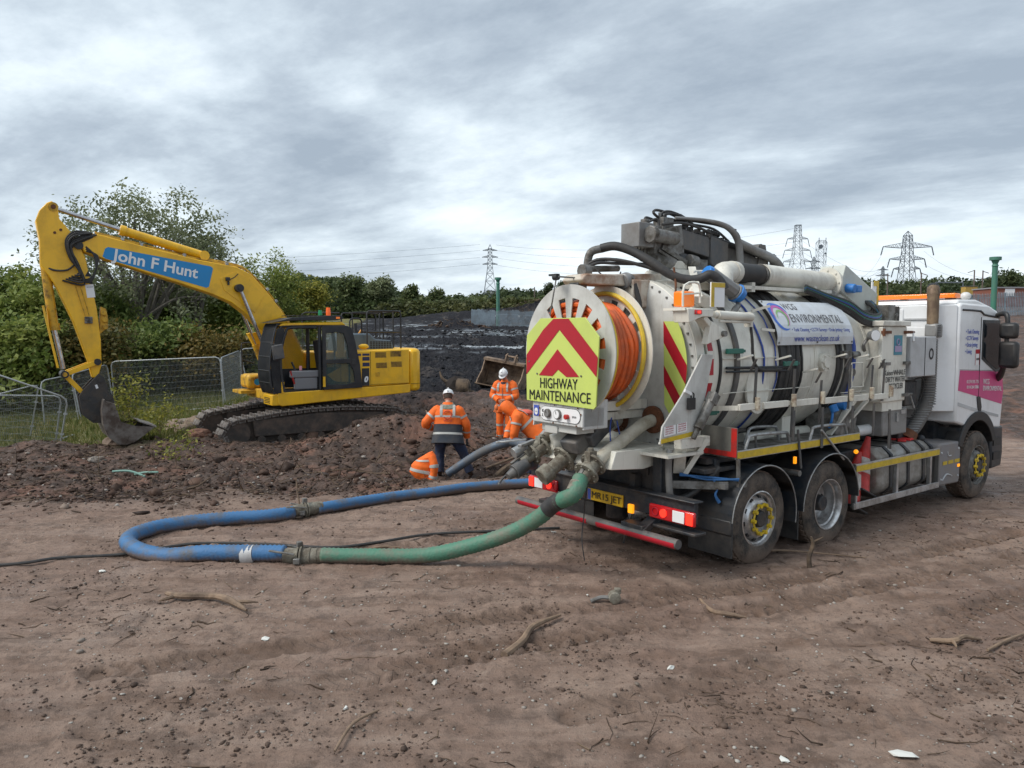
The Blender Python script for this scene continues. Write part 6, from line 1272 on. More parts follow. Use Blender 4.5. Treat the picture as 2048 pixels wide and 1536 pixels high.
def limb(pts, rad, sub=4, wob=.006, seed=0):
    P = [Vector(p) for p in pts]; Q = []; RR = []; m = len(P); rg = random.Random(seed)
    for i in range(m-1):
        a, b_, c, d = P[max(i-1, 0)], P[i], P[i+1], P[min(i+2, m-1)]
        for k in range(sub):
            t = k/sub; Q.append(.5*((2*b_)+(c-a)*t+(2*a-5*b_+4*c-d)*t*t+(3*b_-a-3*c+d)*t**3)); RR.append(rad[i]*(1-t)+rad[i+1]*t+rg.uniform(-wob, wob))
    Q.append(P[-1]); RR.append(rad[-1]); return chain(Q, RR)
def wl(px, Y, z): return Vector(((px-1024)/1546*Y, Y, z))

# the four workers ------------------------------------------------------
def worker(label, loc, rz, J, suit, trousers, jacket_split=None, helmet=True, hood=False, face=(1, 0, -.4), seed=1, hemk=1.0, wide=1.0):
    t = thing('person', label, 'person', loc, rz, 'workers in orange at the dig')
    # one continuous body under the clothes
    ed = [('pelvis', 'chest'), ('chest', 'neck'), ('neck', 'skull'), ('chest', 'shL'), ('shL', 'elL'), ('elL', 'haL'), ('chest', 'shR'), ('shR', 'elR'), ('elR', 'haR'), ('pelvis', 'hipL'), ('hipL', 'knL'), ('knL', 'anL'), ('anL', 'toL'), ('pelvis', 'hipR'), ('hipR', 'knR'), ('knR', 'anR'), ('anR', 'toR')]
    rad = dict(pelvis=.13, chest=.13, neck=.055, skull=.05, shL=.06, shR=.06, elL=.042, elR=.042, haL=.03, haR=.03, hipL=.095, hipR=.095, knL=.068, knR=.068, anL=.055, anR=.055, toL=.045, toR=.045)
    za = max(J['anL'][2], J['anR'][2])+.07
    def mf(c):
        dl = min((Vector(J[k])-c).length for k in ('anL', 'anR', 'toL', 'toR')); dh = min((Vector(J[k])-c).length for k in ('skull', 'neck'))
        return 1 if dl < .13 else 2 if dh < .12 else 0
    skinbody({k: J[k] for k in rad}, ed, rad, 'body', [trousers, bootm, skin], t, mf)
    f, up = Vector(face), Vector(J['skull'])-Vector(J['neck'])
    hd_, Mx = head(t, J['skull'], face, up+Vector((0, 0, .05)), helmet=helmet, hair=not hood)
    # trouser legs
    tr = B(); strips = B()
    for s in 'LR':
        sec = limb([J['hip'+s], Vector(J['hip'+s]).lerp(Vector(J['kn'+s]), .5), J['kn'+s], Vector(J['kn'+s]).lerp(Vector(J['an'+s]), .6), Vector(J['an'+s])+Vector((0, 0, .03))], [.125, .11, .09, .085, .088], 4, .006, seed+ord(s))
        tr.add(*(lambda q: (q.v, q.f))(loft(sec, 16, 2)))
        if trousers is hiv:
            for a, c in ((.55, .60), (.86, .91)): strips.add(*(lambda q: (q.v, q.f))(strip(sec, a, c, 1.06)))
    mk('trousers', tr, trousers, t, split=False)
    if strips.v: mk('reflective_strip', strips, retro, t)
    # jacket torso
    pv, ch, nk = (Vector(J[k]) for k in ('pelvis', 'chest', 'neck'))
    side = (Vector(J['shL'])-Vector(J['shR'])); sw = side.length/2; side = side.normalized(); spine = (nk-pv).normalized(); dep = side.cross(spine).normalized()
    hem = pv-(ch-pv).normalized()*.20 + Vector(J.get('hem', (0, 0, 0)))
    S = [(hem, side*.235*hemk, dep*.175*hemk), (pv, side*.225, dep*.165), (pv.lerp(ch, .5), side*.215, dep*.155), (ch, side*.225, dep*.16), (ch.lerp(nk, .40), side*(sw+.03), dep*.15), (ch.lerp(nk, .68), side*(sw*.92), dep*.12), (ch.lerp(nk, .92), side*.10, dep*.085), (nk+spine*.03, side*.07, dep*.07)]
    S = [(c, w_*wide, d_) for c, w_, d_ in S]
    fine = [lerpsec(S, i/28) for i in range(29)]; rg = random.Random(seed)
    fine = [(c, w_*(1+rg.uniform(-.018, .018)), d_*(1+rg.uniform(-.03, .03))) for c, w_, d_ in fine]
    jk = mk('jacket', loft(fine[(8 if jacket_split else 0):], 28, 2.4), suit, t, split=False)
    if jacket_split: mk('jacket_lower', loft(fine[:9], 28, 2.4), jacket_split, t, split=False)
    sl = B(); stp = B()
    for s in 'LR':
        a, e, h = (Vector(J[k+s]) for k in ('sh', 'el', 'ha'))
        sec = limb([a.lerp(ch, .12), a, a.lerp(e, .5), e, e.lerp(h, .5), h.lerp(e, .06)], [.10, .098, .092, .080, .072, .060], 4, .006, seed+7+ord(s))
        sl.add(*(lambda q: (q.v, q.f))(loft(sec, 16, 2)))
        for q0, q1 in ((.36, .41), (.74, .79)): stp.add(*(lambda q: (q.v, q.f))(strip(sec, q0, q1, 1.07)))
    mk('sleeve', sl, suit, jk); mk('reflective_strip', stp, retro, jk)
    for q0, q1 in (((.115, .145), (.40, .435)) if jacket_split else ((.10, .13), (.33, .365))):
        mk('reflective_strip', strip(fine, q0, q1, 1.025), retro, jk)
    for sg in (-1, 1):
        for fb in (-1, 1):
            b = B(); pts = []
            for i in range(9):
                c, w_, d_ = lerpsec(fine, .42+.40*i/8); pts.append(c+w_.normalized()*sg*.12*min(1, w_.length/.16)+d_*1.03*fb*.97)
            for p, q in zip(pts, pts[1:]): b.bar(p, q, .05, .008, dep)
            mk('reflective_brace', b, retro, jk, split=False)
    return t, jk, fine, Mx
# the man with his back to the camera
JA = dict(pelvis=(0, 0, .84), chest=(.05, 0, 1.15), neck=(.12, 0, 1.38), skull=(.22, .0, 1.50), shL=(.06, .21, 1.27), shR=(.06, -.20, 1.26), elL=(.02, .43, 1.02), haL=(.24, .30, .90), elR=(.05, -.35, .98), haR=(.16, -.36, .72),
          hipL=(0, .12, .80), hipR=(0, -.12, .80), knL=(.08, .16, .42), knR=(.06, -.30, .42), anL=(0, .16, .06), anR=(0, -.42, .06), toL=(.16, .18, .03), toR=(.15, -.46, .03))
ga = H(-1.25, 14.6)
pa, jka, fa, Mxa = worker('broad worker seen from behind in orange and navy hi-vis coat and white helmet, legs apart', (-1.22, 14.6, ga+.0), R(92), JA, hiv, jeans, navyc, face=(1, 0, -.55), seed=3, hemk=1.12, wide=1.22)
mk('hood', loft([(Vector((.02, 0, 1.27)), Vector((0, .17, 0)), Vector((.07, 0, .03))), (Vector((.06, 0, 1.34)), Vector((0, .15, 0)), Vector((.12, 0, .03))), (Vector((.11, 0, 1.40)), Vector((0, .10, 0)), Vector((.11, 0, .03)))], 18), camo, jka)
mk('dark_collar', loft([(Vector((.08, 0, 1.25)), Vector((0, .21, 0)), Vector((.13, 0, .03))), (Vector((.10, 0, 1.31)), Vector((0, .17, 0)), Vector((.12, 0, .03)))], 18), navyc, jka)
em = mk('back_emblem', B().torus((0, 0, 0), .075, .010, 'x', 26, 4, R(20), R(330)), M('faded_red_print', (.50, .07, .04), .7), jka); em.location = (-.115, 0, 1.20); em.rotation_euler = (0, R(14), 0)
text('lettering', 'WCG', em.data.materials[0], jka, (-.125, .075, 1.09), (0, -1, 0), (.2, 0, 1), .06, .001, width=.16)
hand(pa, (.16, -.36, .70), (.1, 0, -1), (1, 0, 0), glovem); hand(pa, (.25, .30, .90), (.4, -1, -.1), (1, 0, 0), skin)
# the standing man facing the camera, looking down
JB = dict(pelvis=(0, 0, .93), chest=(.0, 0, 1.24), neck=(.03, 0, 1.47), skull=(.08, 0, 1.61), shL=(.0, .20, 1.39), shR=(.0, -.20, 1.39), elL=(.05, .31, 1.12), haL=(.24, .10, 1.02), elR=(.05, -.31, 1.12), haR=(.24, -.06, 1.00),
          hipL=(0, .10, .88), hipR=(0, -.10, .88), knL=(.04, .12, .48), knR=(.04, -.12, .48), anL=(0, .13, .07), anR=(0, -.13, .07), toL=(.15, .15, .03), toR=(.15, -.15, .03))
pb, jkb, fb_, _ = worker('worker in white helmet and full orange suit standing behind, looking down at his hands', (-.17, 18.8, H(-.17, 18.8)-.03), R(-112), JB, hiv, hiv, face=(1, 0, -.75), seed=5)
mk('zip', B().tube([(.165, 0, .85), (.17, 0, 1.1), (.165, 0, 1.3), (.12, 0, 1.42)], .006), greym, jkb); mk('open_collar', loft([(Vector((.03, 0, 1.38)), Vector((0, .12, 0)), Vector((.11, 0, 0))), (Vector((.04, 0, 1.45)), Vector((0, .085, 0)), Vector((.09, 0, 0)))], 16), navyc, jkb)
hand(pb, (.24, .09, 1.02), (.5, -1, -.2), (0, 0, 1), skin); hand(pb, (.24, -.05, 1.0), (.5, 1, -.5), (0, 0, 1), skin)
mk('dangling_glove', B().sph((.26, -.12, .84), .05, 10, 8, (.7, 1, 1.5)).tube([(.26, -.10, .80), (.27, -.08, .72)], .014).tube([(.26, -.13, .80), (.27, -.14, .71)], .014).tube([(.26, -.15, .80), (.27, -.18, .73)], .014), M('orange_glove', (.75, .2, .06), .7), pb, split=False)
# the man bending over the hose
JC = dict(pelvis=(-.22, 0, .80), chest=(.06, 0, 1.06), neck=(.22, 0, 1.22), skull=(.33, 0, 1.27), shL=(.12, .20, 1.14), shR=(.12, -.20, 1.14), elL=(.18, .26, .86), haL=(.20, .18, .62), elR=(.30, -.24, .88), haR=(.36, -.12, .68),
          hipL=(-.20, .11, .76), hipR=(-.20, -.11, .76), knL=(-.02, .14, .42), knR=(.0, -.12, .42), anL=(-.08, .15, .06), anR=(-.05, -.15, .06), toL=(.08, .16, .03), toR=(.1, -.16, .03), hem=(-.02, 0, .02))
gc = H(.15, 14.3)
pc, jkc, fc_, Mxc = worker('worker in orange hooded coat and jeans bending forward over the grey hose', (.24, 14.2, gc-.05), R(176), JC, hiv, jeans, helmet=False, hood=True, face=(.75, .1, -.65), seed=8, hemk=1.1, wide=1.12)
mk('hood_up', loft([((-.03, 0, -.16), (.10, 0, 0), (0, .105, 0)), ((-.03, 0, -.08), (.115, 0, 0), (0, .112, 0)), ((-.02, 0, 0), (.118, 0, 0), (0, .115, 0)), ((-.012, 0, .07), (.115, 0, 0), (0, .10, 0)), ((-.012, 0, .12), (.09, 0, 0), (0, .075, 0)), ((-.01, 0, .145), (.03, 0, 0), (0, .03, 0))], 20, 2.1).xf(Mxc), hiv, jkc)
mk('hood_flap', B().sph((-.02, 0, 1.20), .12, 14, 8, (1.1, 1.1, .5)), M('hood_lining_red', (.62, .12, .08), .7), jkc)
hand(pc, (.20, .18, .62), (.1, 0, -1), (1, 0, 0), glovem, 1.0); hand(pc, (.36, -.12, .68), (.1, 0, -1), (1, 0, 0), glovem, 1.0)
# the fourth worker, mostly hidden behind the control panel
JD = dict(JB); pd_, jkd, _, _ = worker('worker in orange trousers half hidden behind the tanker control panel', (.76, 17.3, H(.76, 17.3)-.1), R(170), JD, hiv, hiv, face=(1, 0, -.6), seed=12)
hand(pd_, (.24, .09, 1.02), (.5, -1, -.2), (0, 0, 1), glovem); hand(pd_, (.24, -.05, 1.0), (.5, 1, -.5), (0, 0, 1), glovem)
# coat lying in a heap at the first man's feet
t = thing('hi_vis_coat', 'crumpled orange hi-vis coat with grey strips slumped on the soil beside the jeans', 'coat', (-1.62, 13.95, H(-1.62, 13.95)-.02), .1)
CS = [(Vector((.06, 0, 0)), Vector((.17, 0, -.03)), Vector((0, .12, 0))), (Vector((.0, 0, .16)), Vector((.25, 0, -.06)), Vector((0, .16, 0))), (Vector((.02, 0, .34)), Vector((.22, 0, -.03)), Vector((0, .15, 0))), (Vector((.08, 0, .48)), Vector((.15, 0, .02)), Vector((0, .11, 0))), (Vector((.13, 0, .56)), Vector((.05, 0, .02)), Vector((0, .05, 0)))]
CF = [lerpsec(CS, i/16) for i in range(17)]; rg = random.Random(4); CF = [(c+Vector((rg.uniform(-.008, .008), 0, 0)), w_*(1+rg.uniform(-.04, .04)), d_*(1+rg.uniform(-.06, .06))) for c, w_, d_ in CF]
mk('coat_body', loft(CF, 24, 2.2), hiv, t, split=False)
for a, c in ((.30, .38), (.62, .68)): mk('reflective_strip', strip(CF, a, c, 1.03), retro, t)
sv = limb([(.16, -.12, .50), (.20, -.17, .34), (.19, -.17, .18), (.15, -.16, .04)], [.07, .075, .07, .07], 3, .005, 3); mk('coat_sleeve', loft(sv, 14, 2), hiv, t)
mk('reflective_strip', strip(sv, .3, .4, 1.06).add(*(lambda q: (q.v, q.f))(strip(sv, .7, .8, 1.06))), retro, t)
mk('dark_lining', B().sph((-.17, -.06, .07), .07, 10, 6, (1.3, 1, .5)), navyc, t)
# ------------------------------------------------------------ hoses and couplings
blueh = M('blue_ribbed_hose', (.045, .15, .32), .65, dirt=.95, dc=(.11, .105, .10), ds=4.5, bump=.3, bs=40, mud=.07, lo=.46, hi=.68)
greenh = M('green_ribbed_hose', (.065, .19, .125), .6, dirt=.95, dc=(.15, .15, .11), ds=4.5, bump=.3, bs=40, mud=.07, lo=.46, hi=.68)
greyh = M('slate_ribbed_hose', (.085, .12, .165), .5, dirt=.8, dc=(.13, .12, .11), ds=5)
def ribbed(name, pts, r_, mat, parent, pitch=.05, amp=.06, n=16):
    P = [Vector(p) for p in pts]; D = [0]; Q = []; m = len(P)
    for i in range(m-1):
        a, b_, c, d = P[max(i-1, 0)], P[i], P[i+1], P[min(i+2, m-1)]
        for k in range(24):
            t = k/24; Q.append(.5*((2*b_)+(c-a)*t+(2*a-5*b_+4*c-d)*t*t+(3*b_-a-3*c+d)*t**3))
    Q.append(P[-1]); D = [0]
    for a, c in zip(Q, Q[1:]): D.append(D[-1]+(c-a).length)
    tot = D[-1]; k = int(tot/(pitch/2)); out = []; j = 0
    for i in range(k+1):
        s_ = tot*i/k
        while j < len(D)-2 and D[j+1] < s_: j += 1
        out.append(Q[j].lerp(Q[j+1], (s_-D[j])/max(1e-9, D[j+1]-D[j])))
    return mk(name, B().tube(out, [r_*(1+(amp if i % 2 else -amp)) for i in range(k+1)], n, 1), mat, parent, split=False, ang=80)
gz = lambda x, y: float(Hn(np.array([x]), np.array([y]), True)[0])
def gp_(x, y, r_): return (x, y, gz(x, y)+r_*.9)
b1 = [(1.9, 12.6), (1.2, 12.6), (.32, 12.45), (-.19, 12.30), (-.74, 12.0), (-1.17, 11.62), (-1.66, 11.30), (-2.28, 10.74), (-2.66, 10.40)]
b2_ = [(-2.92, 10.20), (-3.2, 10.0), (-3.62, 9.86), (-4.07, 9.66), (-4.38, 9.40), (-4.50, 9.05), (-4.40, 8.71), (-4.10, 8.44), (-3.75, 8.31), (-3.29, 8.27), (-2.46, 8.245)]
hz1 = thing('blue_suction_hose', 'long blue ribbed suction hose curving over the mud in front of the excavator', 'hose', (0, 0, 0))
ribbed('hose_section', [gp_(x, y, .08) for x, y in b1], .080, blueh, hz1); ribbed('hose_section', [gp_(x, y, .088) for x, y in b2_], .090, blueh, hz1, label=None) if False else ribbed('hose_section', [gp_(x, y, .088) for x, y in b2_], .089, blueh, hz1)
mk('white_tape', B().cyl((-2.93, 8.258, gz(-2.93, 8.26)+.082), (-2.80, 8.256, gz(-2.8, 8.26)+.082), .103, n=20), M('tape_white', (.5, .5, .5), .5, dirt=.5), hz1)
E1w = TW(E1); E3w = TW(E3)
hz2 = thing('green_suction_hose', 'green ribbed suction hose hanging from the tanker outlet to the coupling', 'hose', (0, 0, 0))
def unp(px, py, Y):
    a = (px-1024)/1546; b = (768-py)/1546; c, s = math.cos(.0688), math.sin(.0688); dy = c+b*s; dz = -s+b*c; t = Y/dy
    return Vector((a*t, Y, 2.5+dz*t))
gpts = [E1w+Vector((.03, .05, .05)), TW((-2.06, -.55, .90)), unp(1108, 1008, 7.68), unp(1080, 1033, 7.78), unp(1030, 1062, 7.92), unp(960, 1087, 8.04), (-.9, 8.14, gz(-.9, 8.14)+.10), (-1.53, 8.19, gz(-1.53, 8.19)+.078), (-2.06, 8.22, gz(-2.06, 8.2)+.078)]
ribbed('hose_section', gpts, .082, greenh, hz2, amp=.04)
mk('black_tape', B().tube([Vector(gpts[2]).lerp(Vector(gpts[1]), .45), gpts[2], Vector(gpts[2]).lerp(Vector(gpts[3]), .5)], .087, 18, 4), rubber, hz2)
mk('hose_tail', B().tube([E1w, E1w.lerp(Vector(gpts[1]), .9)], .086, 18, 1), mudsteel, hz2)
hz3 = thing('slate_hose', 'slate blue ribbed hose held up by the bending worker and running into the pit', 'hose', (0, 0, 0))
hpts = [unp(896, 948, 14.3), unp(925, 928, 14.25), unp(962, 905, 14.15), unp(1000, 889, 14.05), unp(1030, 884, 13.95), unp(1050, 893, 12.6), unp(1061, 909, 10.4), unp(1064, 925, 8.9), E3w]
ribbed('hose_section', hpts, .080, greyh, hz3, amp=.025)
def coupling(parent, p, d, r_, lever=1):
    p = Vector(p); d = Vector(d).normalized(); b = B(); s_ = d.cross(Vector((0, 0, 1))).normalized()
    b.cyl(p-d*.17, p-d*.02, r_*1.0, r_*1.02, 22).cyl(p-d*.02, p, r_*1.35, n=24).cyl(p+d*.012, p+d*.032, r_*1.35, n=24).cyl(p+d*.03, p+d*.24, r_*1.05, r_*.98, 22).cyl(p+d*.10, p+d*.125, r_*1.1, n=22).cyl(p+d*.18, p+d*.195, r_*1.06, n=22)
    c = mk('coupling', b, mudsteel, parent, bev=.003, split=False)
    for sg, ln in ((1, .30), (-1, .16)):
        mk('coupling_lever', B().bar(p+s_*sg*r_*1.35-d*.03+Vector((0, 0, .05)), p+s_*sg*r_*1.25-d*ln+Vector((0, 0, .09)), .035, .016), steel, c, bev=.004)
    mk('coupling_lug', B().box(p+Vector((0, 0, r_*1.45)), (.06, .06, .07), (0, 0, .5)).box(p+Vector((0, -r_*1.4, -.02)), (.07, .06, .06)), steel, c, bev=.006)
coupling(hz1, (-2.80, 10.31, gz(-2.8, 10.3)+.085), (.72, .55, 0), .083); coupling(hz2, (-2.30, 8.235, gz(-2.3, 8.2)+.08), (1, 0, 0), .086)
cb_ = mk('black_cable', B().tube([(-9.5, 6.9, gz(-9.5, 6.9)+.015)]+[(x, y, gz(x, y)+.017) for x, y in [(-7.2, 7.7), (-5.44, 8.07), (-4.97, 8.30), (-4.40, 8.52), (-4.0, 8.72), (-3.63, 8.86), (-2.92, 8.85), (-2.08, 8.72), (-1.55, 8.92), (-.99, 9.22), (-.15, 9.42), (.6, 9.6)]], .017, 7, 6), rubber)
tag(cb_, 'thin black cable snaking along the mud from the left edge under the blue hose', 'cable')
t = thing('loose_coupling', 'small muddy metal coupling lying below the tanker rear bar', 'coupling', (.95, 7.02, gz(.95, 7.0)))
mk('coupling_body', B().cyl((0, -.05, .06), (0, .05, .06), .055, n=16).box((.03, 0, .12), (.06, .05, .05)), mudsteel, t, bev=.005); mk('coupling_tail', B().tube([(-.03, 0, .05), (-.12, .02, .05), (-.22, 0, .02)], .02), steel, t)
# ------------------------------------------------------------ mesh fence panels
galv = M('galvanised_fence', (.40, .42, .43), .42, metal=.55, dirt=.4, dc=(.2, .19, .17), ds=6)
wirem = M('fence_wire', (.26, .28, .28), .5, metal=.5)
def panel(bl, br, tl, tr, label, nh=9, posts=(True, True), rail=True, grp='temporary mesh fence panels'):
    bl, br, tl, tr = (unp(*p) for p in (bl, br, tl, tr))
    o = (bl+br)/2; t = thing('mesh_fence', label, 'fence', o, 0, grp)
    bl, br, tl, tr = bl-o, br-o, tl-o, tr-o
    xd = (tr-tl).normalized(); r_ = .022; c = .16
    pts = [bl, tl.lerp(bl, .5), tl.lerp(bl, c/(tl-bl).length), tl.lerp(tr, c*.3/(tr-tl).length)+(bl-tl).normalized()*c*.3, tl.lerp(tr, c/(tr-tl).length), tl.lerp(tr, .5), tr.lerp(tl, c/(tr-tl).length), tr.lerp(tl, c*.3/(tr-tl).length)+(br-tr).normalized()*c*.3, tr.lerp(br, c/(br-tr).length), tr.lerp(br, .5), br]
    mk('frame', B().tube(pts, r_, 8, 1), galv, t)
    mk('bottom_rail', B().cyl(bl.lerp(tl, .04), br.lerp(tr, .04), r_, n=8), galv, t)
    w_ = (tr-tl).length; n = max(6, int(w_/.045)); b = B()
    for i in range(1, n):
        k = i/n; b.tube([bl.lerp(br, k).lerp(tl.lerp(tr, k), .04), bl.lerp(br, k).lerp(tl.lerp(tr, k), .995)], .0028, 3, 1, cap=False)
    for i in range(nh+1):
        k = .05+.94*i/nh; b.tube([bl.lerp(tl, k), br.lerp(tr, k)], .003, 3, 1, cap=False)
    mk('wire_mesh', b, wirem, t, kind='stuff', smooth=False, recalc=False)
    for k in (.35, .72): mk('clip', B().box(br.lerp(tr, k), (.09, .05, .04)), galv, t)
    return t
panel((232, 838, 27), (448, 817, 27), (222, 723, 27), (440, 714, 27), 'wide mesh fence panel between the digger arm and the digger cab')
panel((452, 816, 27.2), (500, 790, 30), (441, 716, 27.2), (479, 701, 30), 'mesh fence panel turning back beside the digger cab')
panel((484, 800, 30), (640, 780, 31), (480, 698, 30), (640, 690, 31), 'mesh fence panel mostly hidden behind the digger cab')
panel((92, 872, 24), (162, 861, 25), (81, 762, 24), (141, 750, 25), 'short mesh fence panel left of the digger coupler')
panel((166, 858, 25), (232, 838, 27), (143, 748, 25), (214, 729, 27), 'mesh fence panel crossing behind the digger coupler')
panel((-70, 905, 21), (57, 897, 22), (-60, 803, 21), (78, 768, 22), 'back mesh fence panel with sloping top at the far left')
panel((-75, 900, 18.6), (118, 907, 19.4), (-70, 727, 18.6), (136, 797, 19.4), 'front leaning mesh fence panel whose top rail slopes down')
panel((-75, 915, 18.9), (109, 907, 19.8), (-75, 790, 18.9), (123, 792, 19.8), 'mesh fence panel with level top rail behind the leaning one')
pole_ = mk('fence_tube', B().cyl(unp(72, 894, 20), unp(147, 870, 22), .03, n=8), galv); tag(pole_, 'loose galvanised tube lying at the foot of the left fence panels', 'tube')

# ------------------------------------------------------------ loose bucket, stump, rocks, bits
rustb = M('rusty_brown_steel', (.27, .19, .13), .7, metal=.2, dirt=.9, dc=(.075, .05, .038), ds=3, bump=.5, bs=12)
t = thing('digger_bucket', 'rusty brown digger bucket lying open on the soil behind the workers', 'bucket', (-.48, 29.5, H(-.48, 29.5)-.05), R(-8)); t.rotation_euler = (R(4), R(6), R(-16))
sp_ = [(-.45, 1.10), (-.62, .85), (-.72, .5), (-.66, .2), (-.40, .02), (-.05, .0), (.38, .14), (.30, .32), (.0, .60), (-.18, 1.0)]
def px_(poly): return [(p[0], p[1]) for p in poly]
# bucket axis runs along x; opening towards -y (the camera)
def side_(x0): return B().prism([(-p[0]*-1, p[1]) for p in sp_], x0, x0+.04, 'x')
mk('bucket_side', side_(-.86), rustb, t); mk('bucket_side', side_(.80), rustb, t)
b = B(); shell = [(.45, 1.10), (.62, .85), (.72, .5), (.66, .2), (.40, .02), (.05, .0), (-.38, .14)]
sp2 = [(p[0], p[1]) for p in shell]
t2 = [(-q[0], q[1]) for q in sp_]
b = B()
for i in range(6): 
    p, q = sp_[i], sp_[i+1]; b.prism([p, q, (q[0]*.95+.0, q[1]*.95+.03), (p[0]*.95, p[1]*.95+.03)], -.82, .80, 'x')
mk('bucket_shell', b, rustb, t, split=False); mk('bucket_lip', B().prism([(.30, .10), (.46, .16), (.46, .20), (.28, .16)], -.86, .84, 'x'), rustb, t)
for c in t.children:
    for v in c.data.vertices: v.co.y = -v.co.y
    c.data.flip_normals()
mk('top_beam', B().b2(-.86, .84, .10, .46, 1.02, 1.12), rustb, t)
for x0 in (.02, .40): mk('bucket_lug', B().prism([(.05, 1.10), (.15, 1.36), (.30, 1.40), (.42, 1.10)], x0, x0+.05, 'x'), rustb, t)
mk('bucket_pin', B().cyl((-.02, .22, 1.30), (.50, .22, 1.30), .04, n=12), rustb, t)
t.rotation_euler = (R(3), R(9), R(-22))
def lump(name, loc, s, mat, seed, parent=None, sub=2, amp=.28, f=1.7):
    bm = bmesh.new(); bmesh.ops.create_icosphere(bm, subdivisions=sub, radius=1); rg = np.random.RandomState(seed); o_ = rg.rand(3)*50
    P = np.array([v.co for v in bm.verts]); n = fbm(P[:, 0]*f+o_[0]+P[:, 2]*1.3, P[:, 1]*f+o_[1]-P[:, 2]*.9, 1.0, 3)
    for v, k in zip(bm.verts, n): v.co = Vector((v.co.x*s[0], v.co.y*s[1], v.co.z*s[2]))*(1+amp*2.2*k)
    me = bpy.data.meshes.new(name); bm.to_mesh(me); bm.free(); me.materials.append(mat); me.shade_smooth() if amp < .2 else None
    o = bpy.data.objects.new(name, me); col.objects.link(o); o.location = loc; o.rotation_euler = (0, 0, rg.rand()*6)
    if parent: o.parent = parent
    return o
barkm = M('muddy_bark', (.13, .092, .06), .9, dirt=.9, dc=(.05, .036, .028), ds=5, bump=1, bs=14)
woodm = M('pale_stick', (.24, .165, .11), .8, dirt=.7, dc=(.09, .062, .045), ds=6, bump=.5, bs=25)
sl_ = unp(925, 790, 27); t = thing('tree_stump', 'uprooted muddy tree stump with pale cut face behind the workers', 'stump', (sl_.x, 27, H(sl_.x, 27)))
o = lump('root_ball', (-.25, 0, .38), (.42, .36, .42), M('black_earth', (.022, .016, .013), .95, bump=1, bs=8), 3, t, amp=.35); mk('trunk_piece', B().tube([(-.1, 0, .38), (.05, -.05, .40), (.22, -.08, .42)], [.34, .30, .27], 14, 4), barkm, t)
mk('cut_face', B().cyl((.215, -.08, .42), (.235, -.083, .421), .24, n=16), woodm, t)
for k, pts in enumerate(([(.0, 0, .3), (.45, -.2, .22), (.8, -.1, .12)], [(-.4, 0, .5), (-.7, 0, .7), (-.8, .1, .95)], [(-.3, -.2, .3), (-.6, -.4, .2), (-.9, -.4, .05)])): mk('root', B().tube(pts, [.08, .05, .02], 7, 4), barkm, t)
rockm = M('buff_rock', (.22, .165, .12), .85, dirt=.8, dc=(.15, .10, .075), ds=4, bump=.8, bs=10)
rockp = M('grey_rock', (.24, .21, .18), .85, dirt=.8, dc=(.15, .11, .085), ds=4, bump=.8, bs=10)
for i, (px, py, Y, s, lb, m_) in enumerate(((372, 838, 22.5, (.42, .28, .13), 'long pale slab of rock at the back of the rock pile beside the digger tracks', rockp), (391, 848, 21.2, (.28, .26, .2), 'rounded buff boulder nearest the digger track in the rock pile', rockm), (352, 845, 21.5, (.38, .3, .2), 'flat buff rock in the middle of the rock pile', rockm), (366, 858, 20.5, (.26, .24, .16), 'small rounded rock at the front of the rock pile', rockm), (395, 872, 19.6, (.40, .26, .15), 'reddish flat rock just in front of the digger track tip', M('red_rock', (.26, .13, .09), .9, dirt=.7, dc=(.13, .08, .06), ds=4, bump=.8, bs=10)), (194, 912, 15.4, (.18, .12, .07), 'single pale stone on the soil below the digger bucket', rockp), (420, 832, 23.2, (.3, .25, .13), 'grey rock wedged between the two digger tracks', rockp), (230, 890, 18, (.3, .25, .16), 'buff stone under the fence foot near the digger bucket', rockm))):
    p = unp(px, py, Y); o = lump('rock', (p.x, Y, H(p.x, Y)+s[2]*.45), s, m_, 20+i, amp=.22, sub=3); tag(o, lb, 'rock', None)
# named sticks in the foreground
def stick(name, pts, r_, label, mat=None, cat='stick', forks=()):
    b = B().tube([(x, y, gz(x, y)+h) for x, y, h in pts], r_, 8, 5)
    for f_ in forks: b.tube([(x, y, gz(x, y)+h) for x, y, h in f_[0]], f_[1], 6, 4)
    o = mk(name, b, mat or woodm); tag(o, label, cat); return o
stick('branch', [(-3.27, 7.16, .03), (-3.08, 7.02, .05), (-2.9, 7.06, .045), (-2.72, 7.0, .05), (-2.55, 6.86, .05), (-2.36, 6.72, .04)], [.02, .03, .034, .03, .034, .012], 'crooked brown branch lying on the mud below the blue hose', forks=[([(-2.5, 6.84, .05), (-2.40, 6.83, .07), (-2.3, 6.86, .05)], [.02, .014, .006]), ([(-3.15, 7.03, .04), (-3.22, 6.97, .04), (-3.26, 6.98, .02)], [.02, .014, .006])])
stick('stick', [(-.06, 5.84, .03), (.08, 6.08, .045), (.18, 6.30, .045), (.42, 6.56, .03)], [.035, .03, .026, .012], 'thick straight stick slanting on the mud at centre foreground')
stick('stick', [(1.74, 7.0, .02), (1.80, 6.80, .035), (1.90, 6.66, .035), (2.05, 6.62, .02)], [.01, .02, .022, .010], 'short curved stick on the mud right of centre')
stick('stick', [(3.36, 6.06, .02), (3.5, 5.98, .04), (3.62, 6.04, .035), (3.78, 6.07, .02)], [.016, .024, .02, .008], 'stubby yellowish stick on the mud at right foreground', forks=[([(3.5, 5.98, .04), (3.46, 5.86, .03)], [.018, .006])])
stick('stick', [(3.7, 5.86, .02), (3.95, 6.02, .03), (4.3, 6.26, .02)], [.010, .014, .008], 'thin pale stick reaching to the right edge')
